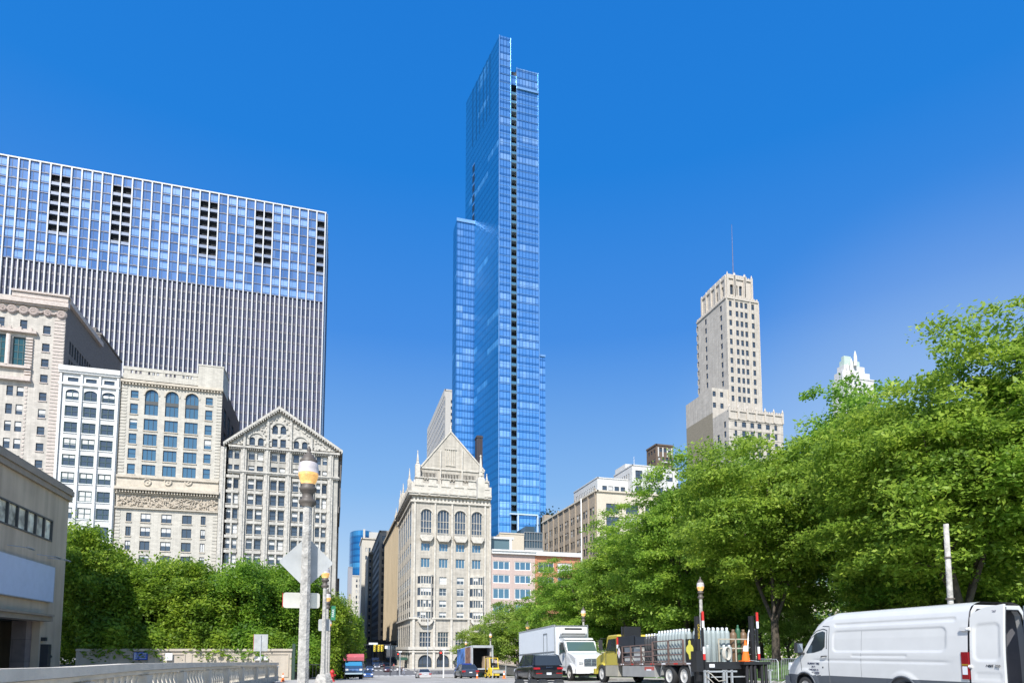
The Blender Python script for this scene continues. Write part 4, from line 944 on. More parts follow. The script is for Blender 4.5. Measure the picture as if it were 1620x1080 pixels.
ops = [(f.px(p, 900)[0], f.px(q, 900)[0], f.px(860, y2)[1], f.px(860, y1)[1], 0) for p, q in ((851.5, 876), (882, 905)) for y1, y2 in ((889, 905), (912, 926))]
r = block('terracotta_shop_building', 'low orange terracotta building right of the pink one, half behind the park trees', f, b+.05, c, zt-.1, ops, 215, [terra, roofm], win=dict(fm=fr_white, nv=2, nh=0, bl=.6), cornice_d=0)
m = MB(); m.fbox(f, b+.05, c, zt-.1, zt+1.2, -.5, 1.0); m.build('cornice', greyt, r, True)
# cream and dark-glass penthouses set behind
f = Fac('E', 216); a, b = f.px(790, 860)[0], f.px(829, 860)[0]; zt = f.px(805, 844)[1]
block('cream_rear_building', 'plain cream block with white base seen above the pink roof', f, a, b, zt, [], 232, [cream, roofm], cornice_d=.2, cor_h=.4)
f = Fac('E', 217); a, b = f.px(829.5, 850)[0], f.px(858, 850)[0]; zt = f.px(840, 841)[1]
m0 = thing('glazed_penthouse_building', 'dark glass penthouse with white frames at the foot of the glass skyscraper', 'building', (a, 217, G0))
m = MB(); m.box(a, b, 217.3, 232, G0, zt, 0); m.box(a+1, b-2.5, 219, 230, zt, zt+2.4, 0); m.build('glazing', glassmat('penthouse glass', (.02, .035, .045), (.05, .08, .1)), m0, True)
m = MB()
for k in range(8): u = a+(b-a)*k/7; m.fbox(f, u-.08, u+.08, f.px(840, 868)[1], zt, -.28, 0)
for z_ in (zt-.25, zt-3.2, zt-6.4): m.fbox(f, a, b, z_, z_+.25, -.3, .05)
for k in (0, .48, .52, 1): u = a+(b-a)*k; m.fbox(f, u-.5, u+.5, G0, f.px(840, 868)[1], -.25, .1)
m.fbox(f, a, b, f.px(840, 869)[1], f.px(840, 866)[1], -.25, .12)
m.build('frame', mat('penthouse frame', (.22, .24, .25), .5), m0, True)
m = MB(); m.fbox(f, a, b, f.px(840, 874)[1], f.px(840, 869.5)[1], .125, .4); m.build('parapet', greyt, m0, True)

# brown brick block with cream front
brown = mat('brown grey brick', (.40, .33, .25), .9, var=.1, streak=.1, course=(.8, .3, .02))
f = Fac('E', 191); a = f.px(944, 800)[0]; b = f.px(1075, 850)[0]; zt = f.px(946, 777)[1]; S = Fac('S', a); yb = S.px(858, 860)[0]
sops = []
for k in range(9):
    u = 193.0+k*(yb-194)/9
    for j in range(8): z_ = zt-4.6-j*4.4; sops += [(u, u+1.9, z_-2.6, z_, 0), (u+2.3, u+4.2, z_-2.6, z_, 0)]
ops = [(a+3.4+k*7.2, a+8+k*7.2, zt-7-j*4.4, zt-3.8-j*4.4, 0) for k in range(5) for j in range(6)]
r = block('brown_loft_building', 'brown brick loft block with a cream street front rising behind the small tree', f, a, b, zt, ops, yb, [cream, roofm, brown], side=(S, sops), side_face=2, win=dict(fm=fr_dark, nv=1, nh=1, bl=.2), cornice_d=.5, cor_h=.5)
m = MB()
for k in range(10): u = 192+k*(yb-194)/9; m.fbox(S, u-.35, u+.35, G0, zt+(.6 if k % 3 else 1.2), .003, .4)
m.fbox(S, yb-3, yb, zt, zt+3.2, -3, .1); m.build('brick_pier', brown, r, True)
m = MB(); y_ = S.px(922, 800)[0]; m.tube([(a-.6, y_, G0), (a-.6, y_, zt+.3)], .22, 6); m.build('drainpipe', greyt, r, True)
q_ = onY(868, 834, 252); block('terrace_building', 'dark low roof terrace block between the glass skyscraper and the brown loft', Fac('E', 249), q_.x-4, q_.x+6, q_.z, [], 262, [steel_dk, roofm], cornice_d=.1, cor_h=.2)
tr = thing('roof_shrub', 'dark rooftop shrub beside the foot of the glass skyscraper', 'shrub', (q_.x, 252, q_.z))
m = MB(); rr = random.Random(2)
for i in range(2200):
    p = Vector((rr.gauss(0, 2.6), rr.gauss(0, 1.2), abs(rr.gauss(0, 2.4))+.2)); s = .3; u = Vector((rr.uniform(-1, 1), rr.uniform(-1, 1), rr.uniform(-1, 1))).normalized()*s; v = u.cross(Vector((rr.random(), rr.random(), 1))).normalized()*s
    m.quad(p-u-v, p+u-v, p+u+v, p-u+v)
m.build('foliage', mat('shrub leaf', (.03, .06, .02), .8), tr)
# white stepped loft blocks further back
f = Fac('E', 232); a = f.px(945, 770)[0]; b = f.px(972, 760)[0]; zt = f.px(950, 756)[1]; S = Fac('S', a); yb = S.px(908, 800)[0]
block('white_loft_building', 'low white block with a sloping roofline seen above the brown loft', f, a, b+20, zt, [(a+2.2+k*2.7, a+4.2+k*2.7, zt-j*5-6.5, zt-j*5-3, 0) for k in range(4) for j in range(2)], yb, [white, roofm], side=(S, grid(234, yb-2, zt-17, zt-1.5, 12, 4, .45, .5)), cornice_d=.2, cor_h=.4)
f = Fac('E', 228); a = f.px(1000, 750)[0]; b = f.px(1024, 750)[0]; zt = f.px(1004, 736)[1]; S = Fac('S', a); yb = S.px(971, 740)[0]
r = block('white_corner_building', 'taller white painted block with pairs of dark windows left of the brown brick tower', f, a, b+14, zt, [(a+1.5+k*4.6, a+4.6+k*4.6, zt-j*6.5-5.5, zt-j*6.5-1.9, 0) for k in range(4) for j in range(4)], yb, [white, roofm], side=(S, grid(230, yb-1, zt-26, zt-1, 7, 4, .4, .5)), cornice_d=.2, cor_h=.4, win=dict(nv=1))
m = MB(); m.box(a+1, a+9, 236, 246, zt, zt+3.0); m.tube([(a+3, 232, zt), (a+3, 232, zt+5)], .08, 4); m.build('penthouse', white, r, True)
# brown brick tower top
f = Fac('E', 240); a = f.px(1038, 720)[0]; b = f.px(1065, 720)[0]; zt = f.px(1040, 704)[1]; S = Fac('S', a); yb = S.px(1023, 720)[0]; bb = mat('dark brown brick', (.15, .105, .075), .9, var=.12, course=(.7, .3, .02))
V = lambda v: f.px(1045, 690+v/4)[1]
w_ = b-a
ops = [(a+w_*(.2+.26*k), a+w_*(.36+.26*k), V(98), V(72), 0) for k in range(3)]+[(a+w_*(.12+.22*k), a+w_*(.26+.22*k), V(150), V(132), 0) for k in range(4)]+[(a+w_*.4, a+w_*.55, V(250), V(225), 0)]
r = block('brown_brick_tower', 'square dark brown brick water tower house topping the white blocks', f, a, b, zt, ops, yb, [bb, roofm], side=(S, [(240+(yb-240)*(.12+.28*k), 240+(yb-240)*(.28+.28*k), V(v+22), V(v), 0) for k in range(3) for v in (80, 140)]), cornice_d=.3, cor_h=.6)
m = MB()
for k in range(4): m.fbox(f, a+w_*(.1+.26*k), a+w_*(.16+.26*k), V(128), V(70), .003, .2)
m.fbox(f, a+w_*.3, b, V(166), V(160), .003, .8); m.build('stone_trim', white, r, True)
# far white pinnacled tower above the park trees
f = Fac('E', 300); Q = lambda u, v: f.px(1200+u/3.376, 440+v/3.376); a = Q(455, 600)[0]; b = Q(620, 600)[0]; zt = Q(400, 520)[1]; mint = mat('mint terracotta', (.45, .55, .48), .7)
ops = [(Q(u, 600)[0], Q(u+11, 600)[0], Q(400, v+20)[1], Q(400, v)[1], 0) for u in (466, 490, 514, 540) for v in (530, 565, 600, 635)]
r = block('pinnacled_tower', 'white ornamental tower with pale green stepped top peeking over the park trees', f, a, b, zt, ops, 309, [white, roofm], cornice_d=.3)
m = MB()
for i, (u0_, u1_, v) in enumerate(((458, 600, 490), (470, 580, 455), (478, 560, 425), (484, 520, 400))):
    x0_, x1_ = Q(u0_, 500)[0], Q(u1_, 500)[0]; m.box(x0_, x1_, 301+i*.8, 308-i*.8, zt, Q(480, v)[1], 0 if i < 2 else 1)
for u, v in ((457, 500), (480, 470), (500, 440), (520, 400)): p = Q(u, v+14); m.lathe([(1, -6), (1, 0), (.1, 3.5)], (p[0], 300.5, p[1]), 6)
m.build('stepped_top', [white, mint], r, True)
# long cream street wall hidden mostly by the park trees
f = Fac('E', 192); a = 112.0
block('tree_hidden_building', 'cream masonry street front glimpsed only through gaps in the park trees', f, a, 210, 24, [(a+3+k*6, a+6+k*6, 2+j*5, 5+j*5, 0) for k in range(15) for j in range(4)], 215, [cream, roofm])

# ---------- street canyon beyond the corner
tan = mat('tan ribbed wall', (.47, .39, .27), .85, var=.06, streak=.2)
f = Fac('E', 233.5); S = Fac('S', 24.0); zt = onX(620, 838, 24).z; r = block('tan_blank_building', 'tan building with a tall blank ribbed side wall next to the clubhouse', f, 24, 45, zt, [], 320, [tan, roofm], side=(S, []), cornice_d=.8, cor_h=1.0, z0=G0)
m = MB()
for k in range(30): y = 236+k*2.8; m.fbox(S, y, y+.5, G0+9, zt-1, .003, .18)
m.build('wall_rib', tan, r, True)
m = MB(); m.fbox(S, 234, 318, G0+8, G0+9, .003, 2.2); m.build('street_canopy', steel_dk, r, True)
m = MB()
for k in range(14): m.fbox(S, 236+k*6, 240+k*6, G0+.5, G0+7.5, .003, .2)
m.build('shopfront', gl_dark, r, True)
grw = mat('grey limestone block', (.36, .33, .28), .85, streak=.15); blk = mat('black stone grid', (.17, .16, .15), .7)
x_ = onY(599, 950, 322).x; f = Fac('E', 322); zt = f.px(602, 841)[1]; S = Fac('S', x_); yb = S.px(585, 950)[0]
sg = [(325+k*5.2, 328.6+k*5.2, z, z+2.2, 0) for k in range(int((yb-328)/5.2)) for z in np.arange(4, zt-3, 3.9)]
block('dark_side_building', 'tall street block with a pale end face and a blackened window-filled side', f, x_, 38, zt, [(x_+1.2, x_+3.4, float(z), float(z)+2.4, 0) for z in np.arange(0, zt-3, 4.0)], yb, [grw, roofm, blk], side=(S, [(a_, b_, float(c_), float(d_), e_) for a_, b_, c_, d_, e_ in sg]), side_face=2, cornice_d=.3, maxn=70, win=dict(bl=0))
f = Fac('E', 418); xa = f.px(571, 950)[0]; xb_ = f.px(590, 950)[0]; zt = f.px(578, 852)[1]; S = Fac('S', xa); wst = mat('pale limestone', (.60, .56, .48), .85, streak=.1)
block('pale_street_tower', 'tall pale limestone tower with paired windows closing the right of the street', f, xa, xb_+6, zt, [(xa+o_, xa+o_+1.3, float(z), float(z)+2.6, 0) for o_ in (2.2, 4.2, 7, 9) for z in np.arange(2, zt-4, 5.2)], 450, [wst, roofm], side=(S, []), cornice_d=.6)
f = Fac('E', 520); xa = f.px(556.5, 950)[0]; xb_ = f.px(573, 950)[0]; zt = f.px(562, 911)[1]
block('cream_street_tower', 'slim cream tower low between the pale tower and the blue glass tower', f, xa, xb_, zt, [(xa+3+k*2.4, xa+4.2+k*2.4, float(z), float(z)+2.4, 0) for k in range(2) for z in np.arange(2, zt-4, 4.4)], 540, [wst, roofm], cornice_d=.4)
f = Fac('E', 380); xa = f.px(584, 950)[0]; zt = f.px(588, 877)[1]
block('ornate_cornice_building', 'narrow brown stone front with heavy bracketed cornice between two street towers', f, f.px(581.5, 950)[0], f.px(592, 950)[0], zt, [(f.px(583, 950)[0]+k*2, f.px(583, 950)[0]+k*2+1.2, float(z), float(z)+2.4, 0) for k in range(2) for z in np.arange(2, zt-3, 4.2)], 417.9, [mat('brown limestone', (.30, .26, .2), .85), roofm], cornice_d=1.6, cor_h=1.4)
# far rounded blue tower
r = thing('rounded_blue_tower', 'distant rounded blue glass tower at the end of the street', 'building', (0, 800, G0)); f = Fac('E', 800)
xa, xb_ = f.px(553, 900)[0], f.px(592, 900)[0]; zt = f.px(570, 839)[1]; m = MB(); pts = [(xa, 830)]+[(xa+(xb_-xa)*.5*(1-math.cos(math.pi*i/16)), 822-26*math.sin(math.pi*i/16)) for i in range(17)]+[(xb_, 850), (xa, 850)]
m.prism(pts, 'z', G0, zt); m.build('curtain_wall', glassgrid('far tower glass', (.02, .16, .36), (.01, .07, .2), 9, 8, .06, tint=(.12, .4, .6)), r, True)
m = MB(); m.box(f.px(574, 850)[0], f.px(577, 850)[0], 790, 820, G0, zt+.5); m.box(f.px(583, 850)[0], xb_+6, 800, 820, G0, zt-1); m.build('stair_core', conc, r, True)
f = Fac('E', 700); xa = f.px(549, 980)[0]; xb_ = f.px(556, 980)[0]; zt = f.px(552, 897)[1]
block('grey_far_tower', 'thin grey tower just left of the distant blue glass one', f, xa, xb_, zt, [], 720, [mat('far grey stone', (.28, .28, .3), .8), roofm], cornice_d=.3)
f = Fac('E', 640); block('buff_far_tower', 'thin buff tower sliver left of the grey one at the street end', f, f.px(546.5, 980)[0], f.px(550, 980)[0], f.px(548, 950)[1], [], 660, [wst, roofm], cornice_d=.3)
f = Fac('E', 560); block('buff_rear_building', 'buff stone block low in the street gap beneath the thin towers', f, f.px(551, 980)[0], f.px(560, 980)[0], f.px(552, 940)[1], [], 590, [mat('buff brick', (.42, .36, .27), .85), roofm], cornice_d=.3)
# left side of the side street beyond the gabled block
f = Fac('E', 240); block('shaded_corner_building', 'shaded grey block behind the gabled office, lining the left of the side street', f, -16, 1.2, 60, [], 255, [grw, roofm], cornice_d=.4)
f = Fac('E', 310); block('far_left_building', 'shaded brown block further down the left of the side street', f, -20, 2.4, 34, [], 420, [mat('shaded brown', (.2, .17, .14), .85), roofm], side=None, cornice_d=.4)

# ---------- near stone building at the left edge
def stone_building():
    X0 = -20.6; N = Fac('N', X0); q = N.px
    st = mat('weathered render', (.56, .44, .31), .9, var=.14, scale=.35, streak=.25, bump=.3, bscale=3); trim = mat('bronze cornice', (.30, .24, .18), .6, var=.1)
    yc = q(100, 950)[0]; zt = q(104, 779)[1]; g = gz(50)
    root = thing('stone_station_building', 'weathered grey rendered building with ribbon window and blank pale panel, left edge', 'building', (X0, yc, g))
    strip_ = (q(-60, 745)[0], q(82, 840)[0], q(81, 857)[1], q(81, 822)[1], 0); doorv = (q(-60, 980)[0], q(63, 1000)[0], g, q(62, 982)[1], 0)
    mb = MB(); wall(mb, N, yc-34, yc, g-1, zt, [strip_, doorv], .5); shell(mb, X0-9, X0, yc-34, yc, g-1, zt, 'N'); mb.build('wall', [st, roofm], root, True)
    m = MB(); m.fbox(N, yc-34, yc+.1, zt-.15, zt+.25, -.4, .32); m.fbox(N, yc-34, yc+.05, zt-.55, zt-.15, .003, .2); m.fbox(N, yc-34, yc+.05, zt+.25, zt+.45, -.4, .22); m.box(X0-9, X0-.41, yc+.003, yc+.1, zt-.15, zt+.25); m.build('cornice', trim, root, True)
    # ribbon window
    a, b, c, d, _ = strip_; n = 9; wdt = (b-a)/n; rr = random.Random(1)
    for i in range(n):
        mm = MB(); mm.quad(N.P(a+i*wdt, c, -.1), N.P(a+(i+1)*wdt, c, -.1), N.P(a+(i+1)*wdt, d, -.1), N.P(a+i*wdt, d, -.1)); w_ = mm.build('window', mat('cream reflection wavy glass', (.66, .62, .48), .45, var=.8, scale=1.1, bump=.5, bscale=2), root, True)  # creamy reflection put into the diffuse colour of the panes
        mf = MB(); mf.fbox(N, a+i*wdt-.06, a+i*wdt+.06, c, d, -.34, .06); mf.fbox(N, a+i*wdt+.06, a+(i+1)*wdt-.06, c, c+.12, -.09, .06); mf.fbox(N, a+i*wdt+.06, a+(i+1)*wdt-.06, d-.1, d, -.09, .06)
        if i == n-1: mf.fbox(N, b-.08, b, c, d, -.34, .07)
        mf.build('frame', fr_dark, w_, True)
    # blank panel and its lamp arms
    p0, p1 = q(-60, 870)[0], q(80, 900)[0]; z0, z1 = q(80, 952)[1], q(80, 897)[1]
    m = MB(); m.fbox(N, p0, p1, z0, z1, .05, .28, 0); m.fbox(N, p0, p1+.05, z1, z1+.05, .04, .3, 1); m.fbox(N, p1, p1+.06, z0-.05, z1, .04, .3, 1); m.fbox(N, p0, p1, z0-.06, z0, .04, .3, 1)
    m.build('sign_panel', [mat('pale blue panel', (.52, .58, .70), .6, var=.04), mat('panel edge', (.35, .36, .38), .5)], root, True)
    for px_ in (58, 98, 10):
        u, z = q(px_ if px_ < 95 else 75, 884)[0], z1+.35; m = MB(); m.tube([N.P(u, z+.3, 0), N.P(u, z+.15, 1.3)], .03, 5); m.tube([N.P(u-.5, z+.12, 1.3), N.P(u+.5, z+.12, 1.3)], .07, 6); m.build('sign_lamp', mat('grey metal', (.4, .4, .4), .4, metal=.5), root, True)
    # entrance: lintel, jamb pier, dark inside with column
    a, b, c, d, _ = doorv; m = MB(); m.fbox(N, a, b+.5, d, d+.35, .003, .6); m.fbox(N, a, b+.2, d+.35, d+.5, .003, .8); m.build('lintel', trim, root, True)
    m = MB(); m.box(X0-1.4, X0-.5, b-.9, b-.003, g, d, 0); m.build('jamb', mat('purple grey granite', (.22, .17, .15), .6, var=.15, course=(3, 1.6, .02)), root, True)
    m = MB(); m.box(X0-8, X0-4, a, b+.5, g, d, 0); m.quad(N.P(a, d-.01, -.5), N.P(b, d-.01, -.5), N.P(b, d-.01, -4), N.P(a, d-.01, -4)); m.build('dark_recess', mat('recess dark', (.03, .025, .022), .8), root, True)
    u = q(27, 1000)[0]; m = MB(); m.tube([N.P(u, g, -1.2), N.P(u, d, -1.2)], .1, 8); m.build('column', mat('blue grey post', (.35, .42, .45), .4), root, True)
    # wall fittings
    u, z = q(66, 1010); m = MB(); m.fbox(N, u-.15, u+.15, z-.15, z+.12, .003, .3); m.fbox(N, u-.12, u+.12, z-.6, z-.4, .003, .15); m.build('wall_lamp', steel_dk, root, True)
    u, z = q(65, 1040); m = MB(); m.fbox(N, u-.25, u+.3, z-1.0, z+1.0, .003, .5); m.tube([N.P(u+.4, z, .3), N.P(u+.8, z+.1, .3)], .12, 6); m.build('meter_box', steel_dk, root, True)
    # pale blue cabinet inside the doorway
    t = thing('cabinet', 'pale blue metal cabinet standing in the dark doorway at the far left', 'cabinet', (X0-1.9, q(5, 1035)[0], g)); u = 0
    m = MB(); m.box(-.8, .8, -1.2, 1.0, 0, 2.0); m.build('body', mat('cabinet blue', (.20, .38, .46), .4), t); m = MB(); m.box(.805, .83, -.4, .1, 1.1, 1.2); m.box(.805, .82, -1.1, .9, 1.75, 1.8); m.build('handle', steel_dk, t)
stone_building()

# low garden wall in front of the left trees
Wf = Fac('E', 60); a, b = -20.3, Wf.px(461, 1050)[0]; zt = Wf.px(300, 1025.5)[1]; gw = gz(60); lime = mat('pale limestone wall', (.50, .44, .36), .85, var=.08, streak=.12)
t = thing('garden_wall', 'pale panelled limestone wall with greenery spilling over its top', 'wall', (a, 60, gw))
m = MB(); m.box(a, b, 60, 60.5, gw-1, zt-.2); m.build('wall', lime, t, True)
m = MB(); m.box(a, b+.15, 59.88, 60.62, zt-.2, zt); m.build('coping', lime, t, True)
m = MB(); n = 6
for i in range(n):
    u0_, u1_ = a+(b-a)*(i+.08)/n, a+(b-a)*(i+.92)/n
    m.fbox(Wf, u0_, u1_, zt-.5, zt-.42, .003, .06); m.fbox(Wf, u0_, u1_, gw+.4, gw+.5, .003, .06); m.fbox(Wf, u0_, u0_+.08, gw+.5, zt-.5, .003, .06); m.fbox(Wf, u1_-.08, u1_, gw+.5, zt-.5, .003, .06)
m.build('panel_moulding', lime, t, True)
# =============================================================== TREES
def leafmat(name, c1, c2, c3):
    m, t, b = nt(name); L = t.links; out = t.nodes['Material Output']
    g = node(t, 'ShaderNodeNewGeometry'); tc = node(t, 'ShaderNodeTexCoord'); oi = node(t, 'ShaderNodeObjectInfo')
    n = node(t, 'ShaderNodeTexNoise'); n.inputs['Scale'].default_value = .55; n.inputs['Detail'].default_value = 3; L.new(tc.outputs['Object'], n.inputs['Vector'])
    a = node(t, 'ShaderNodeMath', operation='MULTIPLY_ADD'); L.new(g.outputs['Random Per Island'], a.inputs[0]); a.inputs[1].default_value = .45; 
    mr = node(t, 'ShaderNodeMapRange'); mr.inputs['From Min'].default_value = .35; mr.inputs['From Max'].default_value = .65; mr.inputs['To Max'].default_value = .55; L.new(n.outputs['Fac'], mr.inputs['Value']); L.new(mr.outputs[0], a.inputs[2])
    cr = node(t, 'ShaderNodeValToRGB'); e = cr.color_ramp.elements; e[0].color = (*c1, 1); e[1].color = (*c3, 1); x = cr.color_ramp.elements.new(.5); x.color = (*c2, 1)
    L.new(a.outputs[0], cr.inputs[0])
    hs_ = node(t, 'ShaderNodeHueSaturation'); mh = node(t, 'ShaderNodeMapRange'); mh.inputs['To Min'].default_value = .485; mh.inputs['To Max'].default_value = .51; L.new(oi.outputs['Random'], mh.inputs['Value']); L.new(mh.outputs[0], hs_.inputs['Hue']); L.new(cr.outputs[0], hs_.inputs['Color'])
    L.new(hs_.outputs[0], b.inputs['Base Color']); b.inputs['Roughness'].default_value = .5; b.inputs['Specular IOR Level'].default_value = .3
    tr = node(t, 'ShaderNodeBsdfTranslucent'); L.new(hs_.outputs[0], tr.inputs[0]); ms = node(t, 'ShaderNodeMixShader'); ms.inputs[0].default_value = .55
    L.new(b.outputs[0], ms.inputs[1]); L.new(tr.outputs[0], ms.inputs[2]); L.new(ms.outputs[0], out.inputs[0]); return m
leaf_el = leafmat('elm leaf', (.10, .21, .03), (.25, .42, .05), (.47, .63, .09))
leaf_dk = leafmat('dense leaf', (.06, .14, .018), (.19, .33, .03), (.42, .57, .06))
leaf_yl = leafmat('light leaf', (.14, .23, .04), (.28, .41, .07), (.44, .56, .09))
barkm = mat('bark', (.075, .06, .045), .95, var=.35, scale=4, bump=.8, bscale=10)
def crown_mesh(name, seed, R_, rz, zc, ncl, per, ls, flat, mt, low=0.0, cl_r=1.0, cone=0.0, hollow=.12):
    g = np.random.default_rng(seed)
    d = g.normal(size=(ncl, 3)); d /= np.linalg.norm(d, axis=1)[:, None]
    k = g.normal(size=(6, 3))*1.6; ph = g.uniform(0, 6.28, 6)
    lob = 1+.17*np.sin(d@k.T*1.5+ph).sum(1)/1.6
    r = (g.uniform(hollow, 1, ncl)**.42)*lob
    c = d*r[:, None]*np.array([R_, R_, rz]); c[:, 2] += zc
    if cone: s = 1-cone*np.clip((c[:, 2]-zc)/rz, 0, 1); c[:, 0] *= s; c[:, 1] *= s
    c = c[c[:, 2] > low]; n = len(c)
    rc = g.uniform(.6, 1.25, n)*cl_r
    # sprays droop outwards
    ci = np.repeat(np.arange(n), per); N = len(ci)
    q = g.normal(size=(N, 3)); q[:, 2] *= flat; ln = np.linalg.norm(q[:, :2], axis=1)+1e-6
    q[:, :2] *= (np.minimum(ln, 1.7)/ln)[:, None]*.6
    out = c.copy(); out[:, 2] = 0; out /= (np.linalg.norm(out, axis=1)[:, None]+1e-6)
    p = q*rc[ci][:, None]; along = (p*out[ci]).sum(1); p[:, 2] -= .18*along+.05*along**2
    p += c[ci]
    nr = g.normal(size=(N, 3))*.55; nr[:, 2] += .8; nr += out[ci]*.35; nr /= np.linalg.norm(nr, axis=1)[:, None]
    a = np.cross(nr, g.normal(size=(N, 3))); a /= np.linalg.norm(a, axis=1)[:, None]; b = np.cross(nr, a)
    s = ls*g.uniform(.45, 1.5, N)[:, None]
    V = np.empty((N, 4, 3)); V[:, 0] = p-a*s; V[:, 1] = p+b*s*.5-nr*s*.12; V[:, 2] = p+a*s; V[:, 3] = p-b*s*.5-nr*s*.12
    me = bpy.data.meshes.new(name); me.vertices.add(N*4); me.vertices.foreach_set('co', V.reshape(-1).astype(np.float32))
    me.loops.add(N*4); me.loops.foreach_set('vertex_index', np.arange(N*4, dtype=np.int32)); me.polygons.add(N)
    me.polygons.foreach_set('loop_start', np.arange(0, N*4, 4, dtype=np.int32)); me.polygons.foreach_set('loop_total', np.full(N, 4, dtype=np.int32))
    me.materials.append(mt); me.update(); me.validate(); return me, c
def trunk_mb(seed, H, R_, fork, rad, cl, nl=5, vase=.5):
    rr = random.Random(seed); m = MB()
    top = Vector((rr.uniform(-.2, .2), rr.uniform(-.2, .2), fork)); m.tube([(0, 0, -.5), (0, 0, 0), (0, 0, .3), tuple(top*.6), tuple(top)], [rad*1.5, rad*1.35, rad*1.05, rad*.95, rad*.9], 9)
    for i in range(nl):
        an = 2*math.pi*(i+rr.uniform(-.3, .3))/nl; sp = R_*vase*rr.uniform(.5, 1.1); h = H*rr.uniform(.7, .86)
        p0 = top-Vector((0, 0, rr.uniform(0, .4))); p3 = Vector((math.cos(an)*sp, math.sin(an)*sp, h)); p1 = p0.lerp(p3, .3)+Vector((math.cos(an)*sp*.10, math.sin(an)*sp*.10, 0)); p2 = p0.lerp(p3, .65)+Vector((rr.uniform(-.4, .4), rr.uniform(-.4, .4), 0))
        r0 = rad*rr.uniform(.45, .65); m.tube([p0, p1, p2, p3], [r0, r0*.75, r0*.45, r0*.12], 7)
        for j in range(5):
            f = rr.uniform(.3, .9); b0 = p0.lerp(p1, f/.35) if f < .35 else p1.lerp(p2, (f-.35)/.35) if f < .7 else p2.lerp(p3, (f-.7)/.3)
            tgt = min(rr.sample(list(range(len(cl))), 18), key=lambda q: (Vector(cl[q])-b0).length); e = Vector(cl[tgt]); mm = b0.lerp(e, .5)+Vector((0, 0, rr.uniform(.1, .5))); r1 = r0*(1-f)*.5+.025; m.tube([b0, mm, e], [r1, r1*.6, .015], 5)
    return m
def tree_proto(name, label, cat, seed, H, R_, base, ncl, per, ls, mt, fork=3.0, rad=.26, flat=.22, cl_r=1.0, group=None, nl=5, low=0.0, cone=0, vase=.5, hollow=.12):
    rz = (H-base)/2; t = thing(name, label, cat, (0, 0, 0), 0, group)
    me, cl = crown_mesh('crown', seed, R_, rz, base+rz, ncl, per, ls, flat, mt, low, cl_r, cone, hollow)
    o = bpy.data.objects.new('crown', me); COL.objects.link(o); o.parent = t
    trunk_mb(seed, H, R_, fork, rad, cl, nl, vase).build('trunk', barkm, t); return t
GR = 'elm trees in the park along the right kerb'
pa = tree_proto('park_tree', 'x', 'tree', 11, 15.5, 5.8, 2.9, 430, 200, .115, leaf_el, fork=2.6, group=GR)
pb = tree_proto('park_tree', 'x', 'tree', 12, 15.5, 5.6, 2.6, 430, 200, .115, leaf_el, fork=3.0, nl=6, group=GR)
pc = tree_proto('park_tree', 'x', 'tree', 13, 14.5, 6.0, 2.6, 420, 200, .115, leaf_el, fork=2.2, nl=4, group=GR)
pl = tree_proto('park_tree', 'x', 'tree', 14, 9.5, 5.0, 1.6, 280, 150, .12, leaf_yl, fork=1.8, rad=.18, group=GR)
pd = tree_proto('garden_tree', 'x', 'tree', 21, 11.5, 4.3, 1.5, 150, 330, .15, leaf_dk, fork=1.8, rad=.2, flat=.5, cl_r=1.1, hollow=.5, group='dense trees behind the garden wall on the left')
pe = tree_proto('garden_tree', 'x', 'tree', 22, 10.5, 4.6, 1.2, 150, 330, .15, leaf_dk, fork=1.6, rad=.2, flat=.5, cl_r=1.1, hollow=.5, group='dense trees behind the garden wall on the left')
used = set()
def plant(p, x, y, s, rz, label, sz=None, z=None):
    o = p if p.name not in used and not used.add(p.name) else copy_tree(p)
    o.location = (x, y, z if z is not None else gz(y)+(rise(x) if x > 21.6 else 0)); o.rotation_euler = (0, 0, rz); o.scale = (s, s, sz or s); o['label'] = label; return o
